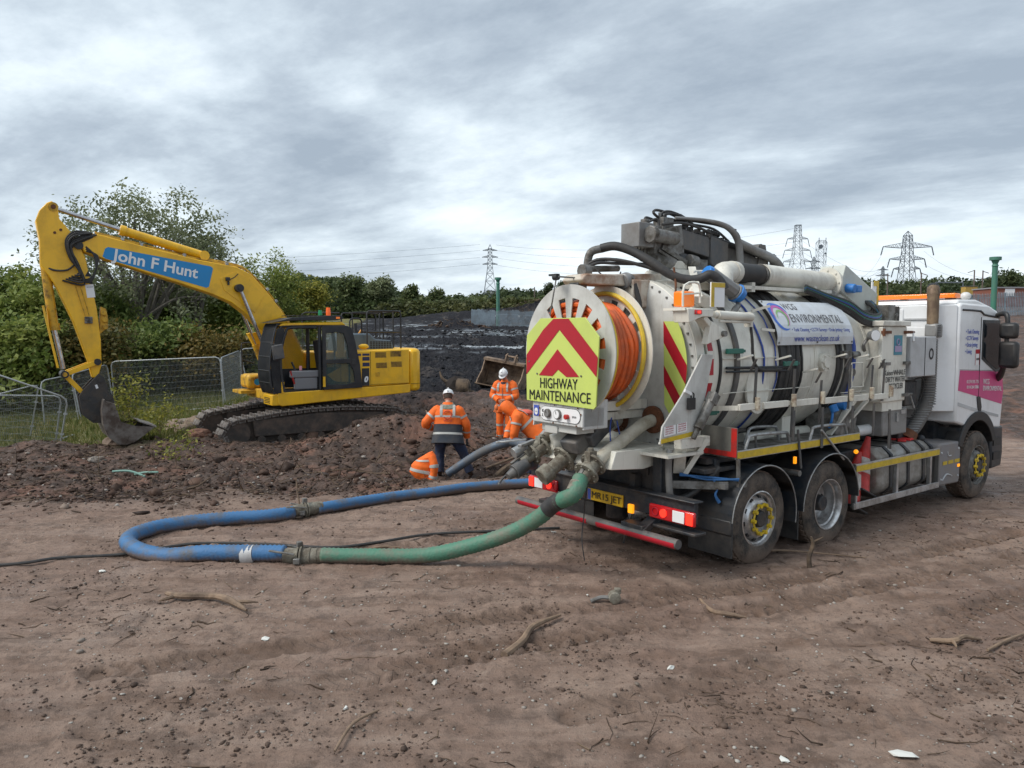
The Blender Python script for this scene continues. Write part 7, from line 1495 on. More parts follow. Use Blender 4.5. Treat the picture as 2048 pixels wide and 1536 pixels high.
stick('stick', [(-2.95, 10.62, .0), (-2.97, 10.63, .14), (-3.0, 10.66, .28), (-3.02, 10.7, .45)], [.014, .012, .010, .004], 'upright thin pale stick standing behind the upper hose coupling', forks=[([(-2.99, 10.65, .25), (-2.93, 10.66, .36)], [.006, .003])])
stick('stick', [(3.16, 8.05, -.02), (3.15, 8.05, .12), (3.19, 8.06, .24), (3.17, 8.06, .33)], [.03, .026, .022, .012], 'grey broken root standing upright beside the rear wheels', barkm, forks=[([(3.18, 8.06, .27), (3.3, 8.07, .30)], [.014, .005])])
stick('stick', [(-1.30, 8.86, .02), (-1.5, 8.84, .04), (-1.75, 8.72, .03), (-1.98, 8.66, .03)], [.008, .014, .014, .010], 'long thin root lying along the black cable')
stick('stick', [(-1.05, 4.42, .02), (-1.0, 4.7, .03), (-.88, 4.95, .02)], [.008, .011, .006], 'short twig pointing up the frame at the bottom edge')
stick('stick', [(2.0, 9.5, .02), (2.6, 8.6, .03), (3.1, 8.55, .03), (3.9, 8.35, .02)], [.010, .014, .012, .006], 'long pale twig lying across the mud behind the upright root')
stick('stick', [(2.1, 8.85, .03), (2.5, 8.95, .05), (2.9, 9.05, .03)], [.02, .025, .01], 'brown split root between the truck rear wheels')
stick('branch', [(-.35, 14.35, -.02), (-.1, 14.5, .15), (.15, 14.8, .33), (.3, 15.0, .48)], [.09, .08, .07, .03], 'thick muddy branch leaning in the pit between the two workers', barkm)
stick('branch', [(-.5, 15.1, .02), (.1, 15.4, .12), (.6, 15.6, .2)], [.02, .03, .01], 'slim muddy branch on the pit edge')
stick('root', [(-1.9, 17.0, .25), (-1.6, 16.2, .18), (-1.35, 15.6, .1)], [.012, .02, .01], 'thin root trailing down the mound to the left worker')
for i, (px, py) in enumerate(((530, 1279), (1342, 1335), (1805, 1514), (205, 1142), (1107, 1066), (690, 1420), (1570, 1520), (868, 1366), (1175, 1190))):
    w0 = unp(px, py, 5); k = 2.5/(2.5-w0.z)*1.0; p = Vector((w0.x*k, 5*k, 0)); s_ = (.05, .035, .07, .04, .035, .02, .04, .03, .02)[i]
    o = lump('litter', (p.x, p.y, gz(p.x, p.y)+.012), (s_, s_*.6, .012), M('pale_litter', (.62, .62, .58), .5) if i == 0 else bpy.data.materials['pale_litter'], 90+i, sub=1, amp=.5)
    tag(o, ('crumpled white scrap left of centre on the mud', 'white torn scrap on the mud right of centre', 'grey white rag at the bottom right corner', 'small white scrap left of the hose bend', 'pale knobbly flint near the tanker bar', 'tiny grey scrap below the crooked branch', 'pale scrap on the bottom edge right of centre', 'small buff scrap in the central foreground', 'tiny pale scrap beside the loose coupling')[i], 'litter')
cl_ = mk('green_strap', B().tube([(-6.9, 14.0, H(-6.9, 14.0)+.06), (-6.7, 13.95, H(-6.7, 14)+.10), (-6.45, 13.95, H(-6.4, 14)+.05)], .02).tube([(-7.1, 13.6, H(-7.1, 13.6)+.06), (-6.8, 13.6, H(-6.8, 13.6)+.12), (-6.5, 13.55, H(-6.5, 13.6)+.06)], .02), M('pale_green_pipe', (.18, .32, .27), .6), split=False); tag(cl_, 'bent pale green tubing poking from the churned soil', 'tubing')
# ------------------------------------------------------------ distance: fences, posts, pylons, buildings, vehicles
pal = M('grey_palisade', (.27, .33, .38), .6, metal=.2, dirt=.6, dc=(.12, .12, .12), ds=.8)
def palisade(pts, hgt, label, zf=None, pitch=.16):
    o = Vector((pts[0][0], pts[0][1], H(*pts[0]))); t = thing('palisade_fence', label, 'fence', o); b = B(); r_ = B()
    for p, q in zip(pts, pts[1:]):
        L_ = math.dist(p, q); n = int(L_/pitch)
        for i in range(n+1):
            x = p[0]+(q[0]-p[0])*i/n; y = p[1]+(q[1]-p[1])*i/n; z = H(x, y)
            k = Vector((x, y, z))-o; b.box(k+Vector((0, 0, hgt/2)), (.095, .03, hgt-.1)); b.cyl(k+Vector((0, 0, hgt-.1)), k+Vector((0, 0, hgt+.12)), .05, .005, 4)
            if i % 17 == 0: r_.box(k+Vector((0, .08, hgt/2)), (.12, .12, hgt))
        for f_ in (.18, .82): r_.bar(Vector((p[0], p[1]+.04, H(*p)+hgt*f_))-o, Vector((q[0], q[1]+.04, H(*q)+hgt*f_))-o, .05, .08)
    mk('pale', b, pal, t, kind='stuff', smooth=False, recalc=False); mk('rail', r_, pal, t, split=False, smooth=False); return t
pf = palisade([(-6.3, 121), (5.5, 119)], 2.45, 'short grey palisade fence round the green post in the middle distance')
mk('white_notice', B().box((7.4, -.6, 1.55), (.32, .03, .42)), whitem, pf); mk('white_notice', B().box((3.7, -.25, 1.6), (.12, .03, .3)), whitem, pf)
palisade([(-6.3, 121.3), (-3, 134)], 2.45, 'side run of the grey palisade enclosure going back')
palisade([(38, 91), (48, 90), (60, 87), (90, 80)], 2.6, 'long blue grey palisade fence behind the tanker cab')
greenpost = M('green_post_paint', (.045, .19, .13), .5, dirt=.5, dc=(.1, .16, .12), ds=1)
def gpost(px, top, Y, r_, cap, label):
    p = unp(px, top, Y); z = H(p.x, Y); h = p.z-z; t = thing('green_vent_post', label, 'post', (p.x, Y, z))
    mk('shaft', B().cyl((0, 0, -.5), (0, 0, h-.9), r_, r_, 14).cyl((0, 0, h-1.0), (0, 0, h-.7), r_*1.25, r_*.8, 14), greenpost, t)
    mk('cap', B().cyl((0, 0, h-.8), (0, 0, h-.35), r_*.8, cap*.7, 14).cyl((0, 0, h-.35), (0, 0, h), cap, cap, 14), greenpost, t, split=False)
gpost(996, 555, 123, .28, .52, 'green post with wide cap inside the central palisade enclosure'); gpost(1991, 514, 86, .29, .60, 'taller green post with flat cap at the right, above the cab')
lat = M('lattice_steel', (.16, .18, .20), .6, metal=.3)
latb = M('lattice_steel_dark', (.10, .115, .13), .6, metal=.3)
def pylon(px, ytop, ybase, Y, wb, wt, arms, label, mat=lat, peak=True, thick=1.0, ins=3.2, rz=0, waist=.62, curved=False):
    pt = unp(px, ytop, Y); pb_ = unp(px, ybase, Y); h = pt.z-pb_.z; t = thing('pylon', label, 'pylon', (pt.x, Y, pb_.z), rz); b = B()
    m = Y/1546*.75*thick
    def hw(k): return wb/2*(1-k/waist)+wt/2*1.5*(k/waist) if k < waist else wt/2*1.5+(wt/2-wt/2*1.5)*(k-waist)/(1-waist)
    ks = [0]; 
    while ks[-1] < (.93 if peak else 1): ks.append(min(ks[-1]+max(.035, hw(ks[-1])*1.7/h), .93 if peak else 1))
    C = [(-1, -1), (1, -1), (1, 1), (-1, 1)]
    P = lambda k, c: Vector((c[0]*hw(k), c[1]*hw(k), k*h))
    for k0, k1 in zip(ks, ks[1:]):
        for i in range(4):
            a, c = C[i], C[(i+1) % 4]; b.bar(P(k0, a), P(k1, a), m, m)
            if i % 2 == 0 or Y < 700: b.bar(P(k0, a), P(k1, c), m*.6, m*.6); b.bar(P(k0, c), P(k1, a), m*.6, m*.6); b.bar(P(k1, a), P(k1, c), m*.6, m*.6)
    if peak:
        for c in C: b.bar(P(ks[-1], c), Vector((0, 0, h)), m, m)
    mk('lattice', b, mat, t, smooth=False, split=False, recalc=False)
    for z_, L_, dz in arms:
        for s in (-1, 1):
            b = B(); k = z_; tip = Vector((s*L_, 0, z_*h+dz)); w0 = hw(k)
            for yy in (-1, 1):
                A_ = Vector((s*w0, yy*w0, z_*h)); D_ = Vector((s*w0, yy*w0, z_*h+L_*.22)); b.bar(A_, tip, m*.8, m*.8); n = 5
                T2 = tip+Vector((0, 0, .3)); b.bar(D_, T2, m*.7, m*.7)
                for i in range(n): b.bar(A_.lerp(tip, i/n), D_.lerp(T2, (i+.5)/n), m*.45, m*.45); b.bar(D_.lerp(T2, (i+.5)/n), A_.lerp(tip, (i+1)/n), m*.45, m*.45)
            mk('cross_arm', b, mat, t, smooth=False, split=False, recalc=False)
            if ins: mk('insulator', B().bar(tip, tip+Vector((s*-.25*ins*(-1 if curved else 1), 0, -ins)), m*1.6, m*1.6), latb, t, smooth=False)
    return t
pylon(980, 489, 606, 640, 12.0, 2.6, [(.895, 6.0, 0), (.78, 6.6, 0), (.66, 6.2, 0)], 'lattice pylon in the centre of the skyline behind the green post', ins=0)
pylon(1596, 450, 590, 460, 12.5, 2.9, [(.80, 6.0, 0), (.635, 7.5, 0), (.475, 8.0, 0)], 'tall dark square topped pylon above the tanker pipe', latb, peak=False, ins=4.5, thick=.8, curved=True)
pylon(1816, 462, 590, 560, 11.0, 4.0, [(.735, 17.5, .8), (.55, 12.5, .5), (.40, 9.5, .4)], 'wide armed dark pylon left of the truck cab exhaust', latb, ins=6.0, thick=1.25, curved=True)
pylon(1628, 513, 590, 1000, 12, 3, [(.86, 8, 0), (.68, 11, 0), (.5, 8, 0)], 'small faint pylon between the dark pylon and the mast', ins=0)
pylon(1766, 532, 590, 1400, 12, 3, [(.86, 10, 0), (.66, 13, 0), (.48, 10, 0)], 'faintest distant pylon left of the wide armed one', ins=0)
pm = pylon(1643, 481, 590, 400, 3.0, 2.8, [], 'slim square lattice telecoms mast right of the tall pylon', lat, peak=False, ins=0, waist=.99, thick=.7)
mk('dish', B().cyl((-1.2, -2.0, 24.4), (-1.2, -2.6, 24.4), 1.1, n=14).cyl((1.3, -1.8, 21), (1.3, -2.2, 21), .5, n=10).b2(1.6, 1.8, -1.6, -1.2, 25, 29).b2(-1.9, -1.7, -1.6, -1.2, 25.5, 29), lat, pm)
wirel = M('power_line', (.10, .11, .13), .7)
def wire(a, c, sag, label, r_=.03):
    a, c = unp(*a), unp(*c); n = 24; pts = [a.lerp(c, i/n)-Vector((0, 0, sag*4*(i/n)*(1-i/n))) for i in range(n+1)]
    rr_ = [max(r_, p.length/1546*.17) for p in pts]; o = mk('power_line', B().tube(pts, rr_, 4, 1), wirel, smooth=False); return tag(o, label, 'cable', 'overhead power lines')
for i, (y0, y1) in enumerate(((492, 497), (501, 512), (515, 527), (528, 545))): wire((960, y0+(0 if i else -3), 640), (-700, y1+4*i+24, 520), 9, ('topmost', 'second', 'third', 'lowest')[i]+' power line running left from the central pylon')
for i, y0 in enumerate((490, 501, 516, 530)): wire((992, y0, 640), (1600, (455, 482, 505, 526)[i], 460), 8, ('topmost', 'second', 'third', 'lowest')[i]+' power line between the central pylon and the tall dark pylon')
for i, (y0, x1, y1) in enumerate(((483, 1766, 535), (505, 1766, 541), (527, 1766, 547))): wire((1606, y0, 460), (x1, y1, 1400), 12, ('upper', 'middle', 'lower')[i]+' power line falling right from the tall dark pylon', .02)
for i, (x0, y0, y1) in enumerate(((1766, 502, 560), (1780, 520, 566), (1848, 502, 560), (1838, 522, 566))): wire((x0, y0, 560), (1700-40*i if i < 2 else 1960+30*i, y1, 300 if i < 2 else 330), 5, ('left outer', 'left inner', 'right outer', 'right inner')[i]+' power line dropping from the wide armed pylon')
polew = M('grey_wood_pole', (.13, .10, .085), .85)
for px, y0, y1, Y, lb in ((1774, 547, 596, 300, 'wooden pole just left of the wide armed pylon'), (1841, 545, 592, 260, 'wooden pole just right of the wide armed pylon'), (1947, 540, 588, 260, 'left one of the two wooden poles near the right green post'), (1964, 541, 588, 262, 'wooden pole closest to the right green post'), (1069, 574, 600, 330, 'lone pale pole on the central treeline')):
    p = unp(px, y0, Y); q = unp(px, y1, Y); t = thing('utility_pole', lb, 'pole', (q.x, Y, q.z)); h = p.z-q.z
    mk('shaft', B().cyl((0, 0, -3), (0, 0, h), (.32 if Y > 280 else .25), .2, 8), polew, t)
    if px != 1069: mk('cross_arm', B().bar((-.2, 0, h-.2), (-2.2 if px in (1774, 1947) else 2.0, 0, h-.9), .15, .2), polew, t)
p = unp(1898, 590, 230); t = thing('steel_gantry', 'pale steel goalpost gantry behind the truck exhaust', 'gantry', (p.x, 230, p.z))
mk('beam', B().bar((-4.1, 0, 3.7), (4.1, 0, 3.7), .25, .35), lat, t)
for s in (-4, 4): mk('leg', B().bar((s, 0, -2), (s, 0, 3.6), .25, .25), lat, t)
brickm = M('red_brick_wall', (.22, .075, .05), .85, dirt=.4, dc=(.14, .07, .05), ds=.6)
p = unp(2030, 590, 150); t = thing('brick_building', 'low red brick building with white panel at the right edge', 'building', (p.x, 150, p.z-1.2))
mk('wall', B().b2(-3.4, 16, 0, 8, -1, 2.5), brickm, t); mk('roof', B().b2(-3.6, 16.2, -.2, 8.2, 2.5, 2.75), M('flat_roof', (.25, .25, .26), .8), t); mk('white_panel', B().b2(-2.0, -.1, -.05, -.01, 1.0, 2.4), whitem, t)
for i, (px, py, Y, w_, h_) in enumerate(((981, 600, 900, 9, 10), (1022, 600, 950, 8, 9))):
    p = unp(px, py, Y); t = thing('white_house', ('left', 'right')[i]+' of two tiny white gabled houses on the far wooded slope', 'house', (p.x, Y, p.z)); mk('wall', B().prism([(-w_/2, -3), (w_/2, -3), (w_/2, h_*.55), (0, h_), (-w_/2, h_*.55)], 0, 10, 'y'), whitem, t); mk('roof', B().prism([(-w_/2-.4, h_*.55), (0, h_+.4), (0, h_+.9), (-w_/2-.8, h_*.55+.3)], .2, 10.2, 'y').prism([(w_/2+.4, h_*.55), (0, h_+.4), (0, h_+.9), (w_/2+.8, h_*.55+.3)], .2, 10.2, 'y'), latb, t, split=False)
p = unp(757, 636, 318); zt = H(p.x, 318); t = thing('dump_truck', 'yellow articulated dump truck parked far off below the treeline', 'truck', (p.x, 318, zt))
yd = M('faded_yellow', (.42, .27, .06), .6)
mk('cab', B().prism([(-4.6, 1.2), (-4.4, 2.4), (-2.9, 2.6), (-2.7, 3.6), (-1.4, 3.6), (-1.2, 1.2)], -1.3, 1.3, 'y'), yd, t); mk('skip_body', B().prism([(-1.0, 1.6), (-.6, 3.2), (4.8, 3.4), (5.4, 2.8), (4.2, 1.4)], -1.4, 1.4, 'y'), latb, t); mk('frame', B().b2(-4.2, 4.6, -.8, .8, .9, 1.4), latb, t)
for xx in (-3.2, 1.5, 3.3):
    for yy in (-1.2, 1.2): mk('wheel', B().cyl((xx, yy-.3, .9), (xx, yy+.3, .9), .9, n=16), blackp, t)
# small parked plant and stores near the substation
for i, (px, py, Y, w_, h_, m_, nm, lb, ct) in enumerate(((1938, 586, 200, 3.2, 2.2, yd, 'yellow_excavator_cab', 'tiny yellow machine on the right skyline left of the green post', 'machine'), (1982, 588, 190, 4.5, 1.6, M('blue_container', (.05, .10, .2), .6), 'blue_container', 'small blue container behind the right palisade fence', 'container'), (2020, 584, 210, 3, 1.8, M('white_cabin', (.6, .6, .6), .6), 'site_cabin', 'small white cabin by the brick building', 'cabin'))):
    p = unp(px, py, Y); t = thing(nm, lb, ct, (p.x, Y, p.z-.6)); mk('body', B().b2(-w_/2, w_/2, -1, 1, 0, h_), m_, t, bev=.1); mk('roof', B().b2(-w_/2-.1, w_/2+.1, -1.1, 1.1, h_+.01, h_+.16), latb, t)
# ------------------------------------------------------------ vegetation
def leafmat(name, a, b_, c):
    m = bpy.data.materials.new(name); m.use_nodes = True
    global nt, L
    nt = m.node_tree; L = nt.links.new; p = nt.nodes['Principled BSDF']
    at = N('ShaderNodeAttribute'); at.attribute_name = 'rnd'
    r_ = ramp([(0, a), (.5, b_), (1, c)]); L(at.outputs['Fac'], r_.inputs[0]); L(r_.outputs[0], p.inputs['Base Color']); p.inputs['Roughness'].default_value = .6; p.inputs['Specular IOR Level'].default_value = .3
    tr_ = N('ShaderNodeBsdfTranslucent'); L(r_.outputs[0], tr_.inputs[0]); ms_ = N('ShaderNodeMixShader'); ms_.inputs[0].default_value = .35
    L(p.outputs[0], ms_.inputs[1]); L(tr_.outputs[0], ms_.inputs[2]); L(ms_.outputs[0], nt.nodes['Material Output'].inputs[0]); return m
leafA = leafmat('leaf_mid_green', (.095, .14, .030), (.19, .24, .055), (.31, .34, .09))
leafB = leafmat('leaf_dark_green', (.07, .11, .026), (.14, .19, .05), (.24, .28, .085))
leafC = leafmat('leaf_willow_grey', (.13, .155, .08), (.20, .23, .12), (.31, .33, .19))
leafD = leafmat('leaf_yellow_green', (.11, .13, .022), (.21, .22, .04), (.36, .33, .06))
leafE = leafmat('leaf_autumn', (.06, .07, .02), (.12, .105, .03), (.22, .15, .04))
leafF = leafmat('leaf_far_wood', (.055, .080, .032), (.10, .132, .052), (.17, .195, .08))
leafG = leafmat('leaf_far_ridge', (.04, .06, .026), (.07, .095, .038), (.11, .13, .055))
barkg = M('grey_bark', (.17, .155, .13), .9, dirt=.6, dc=(.09, .08, .065), ds=4, bump=.6, bs=12)
barkw = M('birch_bark', (.42, .41, .38), .8, dirt=.8, dc=(.08, .075, .07), ds=5)
rng = np.random.RandomState(5)
def leaves(name, P, size, mat, parent, up=.35, kind=None, val=None, asp=.5):
    n = len(P); nr = rng.normal(size=(n, 3)); nr[:, 2] = np.abs(nr[:, 2])+up; nr /= np.linalg.norm(nr, axis=1)[:, None]
    a = np.cross(nr, rng.normal(size=(n, 3))); a /= np.linalg.norm(a, axis=1)[:, None]+1e-9; b_ = np.cross(nr, a)
    s = (size*(.6+.8*rng.rand(n)))[:, None] if np.isscalar(size) else size[:, None]
    V = np.stack([P-a*s, P-b_*s*asp, P+a*s, P+b_*s*asp], 1).reshape(-1, 3).astype(np.float32)
    me = bpy.data.meshes.new(name); me.vertices.add(4*n); me.loops.add(4*n); me.polygons.add(n)
    me.vertices.foreach_set('co', V.ravel()); me.loops.foreach_set('vertex_index', np.arange(4*n, dtype=np.int32))
    me.polygons.foreach_set('loop_start', np.arange(0, 4*n, 4, dtype=np.int32)); me.polygons.foreach_set('loop_total', np.full(n, 4, np.int32)); me.update()
    r_ = rng.rand(n) if val is None else np.clip(val+rng.normal(size=n)*.16, 0, 1)
    at = me.attributes.new('rnd', 'FLOAT', 'POINT'); at.data.foreach_set('value', np.repeat(r_, 4).astype(np.float32))
    me.materials.append(mat); o = bpy.data.objects.new(name, me); col.objects.link(o)
    if parent: o.parent = parent
    if kind: o['kind'] = kind
    return o
def clumps(c, rad, nc, nl, cs, shell=.55):
    """leaf positions in clumps spread through an ellipsoid"""
    d = rng.normal(size=(nc, 3)); d /= np.linalg.norm(d, axis=1)[:, None]; r_ = (shell+(1-shell)*rng.rand(nc))**.7
    C = np.array(c)+d*r_[:, None]*np.array(rad); k = rng.randint(0, nc, nl); g = rng.normal(size=(nl, 3))*cs*np.array([1, 1, .75]); v = rng.rand(nc)
    return C[k]+g, v[k]
def tree(px, ybase, ytop, Y, wpx, mat, label, n=9000, leaf=.14, bark=None, trunk=.16, blobs=7, sparse=False, cs=.32, zb=None, group='trees and bushes behind the fence', name='leafy_tree', lean=0, lowcrown=.12):
    g = unp(px, ybase, Y); top = unp(px, ytop, Y).z; z0 = H(g.x, Y) if zb is None else zb; h = top-z0; w_ = wpx/1546*Y/2
    t = thing(name, label, 'tree' if h > 3 else 'bush', (g.x, Y, z0), 0, group); b = B(); rg = random.Random(int(px*7+Y))
    ends = []
    nb = blobs
    for i in range(nb):
        a = TAU*i/nb+rg.uniform(-.4, .4); u = rg.uniform(.25, 1)**.6; zt = h*(1-.75*u*rg.uniform(.5, 1)) if i else h*.88
        e = Vector((math.cos(a)*w_*u*.8+lean*zt, math.sin(a)*w_*u*.8, max(zt-.1*h, h*lowcrown+.2))); ends.append(e)
        if sparse and h > 3: zt = h*(.97-.45*u*u*rg.uniform(.6, 1.2)); e = Vector((math.cos(a)*w_*u*.85+lean*zt, math.sin(a)*w_*u*.85, zt-.07*h)); ends[-1] = e
        s = Vector((lean*h*.15, 0, h*rg.uniform(.04, .28))); m = s.lerp(e, .5)+Vector((rg.uniform(-.2, .2), rg.uniform(-.2, .2), h*.06))
        b.tube([s, m, e], [trunk*.55, trunk*.34, trunk*.08], 6, 4)
        for k in range(4 if sparse else 2):
            q = s.lerp(e, rg.uniform(.4, .9)); b.tube([q, q+Vector((rg.uniform(-.5, .5), rg.uniform(-.5, .5), rg.uniform(.1, .8)))*h*.13, q+Vector((rg.uniform(-.7, .7), rg.uniform(-.7, .7), rg.uniform(.3, 1)))*h*.2], [trunk*.2, trunk*.12, trunk*.04], 5, 2)
    b.tube([(0, 0, -.3), (lean*h*.08, 0, h*.12), (lean*h*.2, 0, h*.3), (lean*h*.5, 0, h*.6)], [trunk*1.15, trunk, trunk*.8, trunk*.3], 9, 4)
    mk('trunk', b, bark or barkg, t, split=False)
    PP = []; VV = []
    for e in ends:
        f = (.30 if sparse else .46); P, v = clumps(e, (w_*f+.2, w_*f+.2, h*.17+.2), 16 if sparse else 12, int(n/nb*(.8)), cs, .2); PP.append(P); VV.append(v)
    if not sparse: P, v = clumps((lean*h*.5, 0, h*(.5+lowcrown*.5)), (w_*.95, w_*.8, h*(.46-lowcrown*.4)), 50, int(n*.45), cs*1.1, .35); PP.append(P); VV.append(v)
    P = np.concatenate(PP); v = np.concatenate(VV); ok = P[:, 2] > .1; leaves('crown', P[ok], leaf, mat, t, val=v[ok]); return t
T = tree
T(275, 742, 372, 36, 370, leafC, 'tall grey green willow rising above the digger arm with bare lower limbs', 21000, .082, barkg, .22, 22, True, .27, lean=.02)
T(395, 742, 440, 38, 130, leafC, 'right hand spur of pale willow foliage under the digger boom', 6500, .085, barkg, .12, 9, True, .26)
T(535, 745, 482, 42, 120, leafA, 'slender birch with feathery top right of the digger boom', 9500, .082, barkw, .12, 10, True, .28)
T(482, 745, 560, 40, 130, leafA, 'round green bush tree behind the digger boom foot', 15000, .10, barkg, .12, 6)
T(590, 745, 556, 46, 110, leafD, 'yellow green young tree at the end of the hedge beside the field', 15000, .10, barkw, .10, 7)
T(-10, 790, 528, 33, 150, leafA, 'light topped tree at the far left edge', 15000, .10, barkg, .14, 8)
T(60, 780, 560, 31, 150, leafA, 'bright green tree mass behind the left fence panels', 20000, .10, barkg, .12, 7)
T(130, 775, 590, 33, 150, leafB, 'dark green tree just left of the digger arm', 20000, .10, barkg, .12, 7)
T(200, 775, 575, 34, 140, leafB, 'dark rounded tree behind the digger coupler', 20000, .10, barkg, .12, 7)
T(290, 765, 560, 40, 170, leafB, 'dark tree mass under the willow', 20000, .10, barkg, .12, 7)
T(370, 765, 545, 42, 170, leafB, 'dark tree under the blue boom sticker', 20000, .10, barkg, .12, 7)
T(440, 765, 555, 42, 150, leafB, 'deep green tree behind the middle fence panel', 18000, .105, barkg, .12, 7)
T(545, 765, 610, 44, 140, leafA, 'low tree left of the yellow green one', 15000, .10, barkg, .1, 6)
T(40, 800, 640, 27, 190, leafA, 'low hedge bush behind the leftmost fence', 8000, .11, barkg, .06, 6)
T(160, 805, 650, 28, 160, leafE, 'browning bramble bush between the left fence panels', 11000, .085, barkg, .05, 6)
T(300, 795, 650, 31, 170, leafB, 'dark lower bush seen through the middle fence panel', 15000, .10, barkg, .06, 6)
T(420, 790, 660, 31, 150, leafE, 'yellowing bush behind the right half of the fence', 11000, .085, barkg, .05, 6)
T(505, 790, 665, 33, 120, leafA, 'green bush beside the digger cab', 7000, .12, barkg, .05, 6)
T(258, 862, 735, 18.6, 60, leafD, 'lime yellow sapling growing behind the bucket', 900, .05, woodm, .015, 7, True, .14, group=None, name='sapling')
T(320, 862, 790, 19.5, 75, leafD, 'low yellow green shoots right of the sapling', 600, .05, woodm, .012, 7, True, .14, group=None, name='sapling')
T(352, 920, 862, 14.8, 55, leafD, 'sparse yellow shoots growing out of the churned soil', 260, .035, woodm, .010, 5, True, .10, group=None, name='sapling')
# woods far off: one canopy sheet of leaf clumps over a dark filler core, added to block light
def wood(name, prof, Y0, Y1, zbase_px, n, leaf, mat, cs, corem, rows=5):
    """prof: (px, top px) pairs of the skyline"""
    xs = [p[0] for p in prof]; ys = [p[1] for p in prof]; P = []; V = []; b = B()
    for r_ in range(rows):
        Y = Y0+(Y1-Y0)*r_/max(1, rows-1); px = xs[0]; f = (r_+1)/rows
        while px < xs[-1]:
            w_ = rng.uniform(.7, 1.3)*cs*5; top = np.interp(px, xs, ys); yb = zbase_px
            yt = yb+(top-yb)*(.50+.50*f)*rng.uniform(.93, 1.03); c = unp(px, yt, Y); g = unp(px, yb+4, Y); rad = w_
            h = max(c.z-g.z, rad*.7); cz = c.z-rad*.9
            m = max(30, int(n*rad/ (cs*5)/ (rows*(xs[-1]-xs[0])/(cs*5*1546/Y*1.1))))
            d = rng.normal(size=(m, 3)); d /= np.linalg.norm(d, axis=1)[:, None]; d[:, 2] = np.abs(d[:, 2])*1.2-.35; rr_ = rad*(.75+.3*rng.rand(m))
            Q = np.array([c.x, Y, cz])+d*rr_[:, None]+rng.normal(size=(m, 3))*cs*.3; P.append(Q); V.append(np.full(m, rng.rand())*.7+.15)
            # lower skirt
            m2 = int(m*.8); S = np.stack([c.x+rng.uniform(-rad, rad, m2), Y-rad*.6+rng.normal(size=m2)*cs, rng.uniform(g.z, cz, m2)], 1); P.append(S); V.append(np.full(m2, rng.rand())*.6+.1)
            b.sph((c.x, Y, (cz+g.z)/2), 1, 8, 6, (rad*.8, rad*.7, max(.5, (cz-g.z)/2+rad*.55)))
            px += w_*1546/Y*1.1
    o = leaves(name, np.concatenate(P), leaf, mat, None, kind='stuff', val=np.concatenate(V)); 
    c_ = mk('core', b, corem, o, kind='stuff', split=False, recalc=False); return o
corem = M('dark_canopy_filler', (.018, .028, .014), .9)
o = wood('distant_wood', [(575, 550), (610, 545), (640, 552), (690, 556), (715, 566), (760, 560), (800, 580), (850, 586), (900, 590), (960, 592), (1100, 590)], 300, 345, 630, 34000, 1.0, leafF, 1.15, corem)
tag(o, 'mixed green wood along the far side of the black field', 'wood')
o = wood('roadside_scrub', [(770, 598), (850, 600), (960, 598), (1030, 596), (1130, 598)], 285, 300, 628, 9000, .8, leafmat('leaf_scrub', (.05, .06, .02), (.09, .10, .035), (.13, .13, .05)), .8, corem, 2)
tag(o, 'pale scrub belt at the foot of the central wood', 'scrub')
o = wood('ridge_wood', [(930, 592), (985, 578), (1015, 572), (1040, 573), (1060, 578), (1130, 578), (1300, 575)], 820, 900, 606, 9000, 2.4, leafG, 2.8, corem, 3)
tag(o, 'distant wooded ridge behind the central pylon and houses', 'wood')
o = wood('right_wood', [(1090, 592), (1250, 584), (1450, 572), (1690, 560), (1730, 556), (1780, 560), (1850, 556), (1900, 552), (1960, 558), (2010, 545), (2100, 540), (2300, 548)], 330, 380, 598, 32000, 1.1, leafG, 1.3, corem, 4)
tag(o, 'dark wood along the skyline behind the truck cab', 'wood')
o = wood('left_far_wood', [(-700, 560), (-300, 570), (0, 575), (300, 570), (600, 560)], 150, 170, 660, 9000, .9, leafB, 1.0, corem, 2)
tag(o, 'wood continuing beyond the hedge on the left', 'wood')
for px, yb, yt, Y, w_, mt, lb in ((762, 600, 553, 300, 46, leafC, 'pale rounded tree standing above the far wood'), (822, 610, 572, 320, 14, leafF, 'narrow dark tree on the far skyline'), (700, 605, 548, 300, 50, leafF, 'broad dark tree in the far wood left of the pale one'), (640, 640, 552, 200, 56, leafF, 'large dark tree just right of the yellow green one'), (1097, 600, 566, 500, 9, leafG, 'left dark conifer beside the hose reel top'), (1122, 600, 562, 500, 9, leafG, 'right dark conifer beside the hose reel top'), (873, 610, 580, 320, 16, leafF, 'small round tree on the skyline left of the pylon'), (2010, 600, 541, 300, 60, leafG, 'broad tree above the brick building at the right edge')):
    T(px, yb, yt, Y, w_, mt, lb, 1500, .7 if Y > 250 else .5, barkg, .35, 6, False, 1.0 if Y > 250 else .7, group='single trees on the far skyline', zb=unp(px, yb, Y).z)
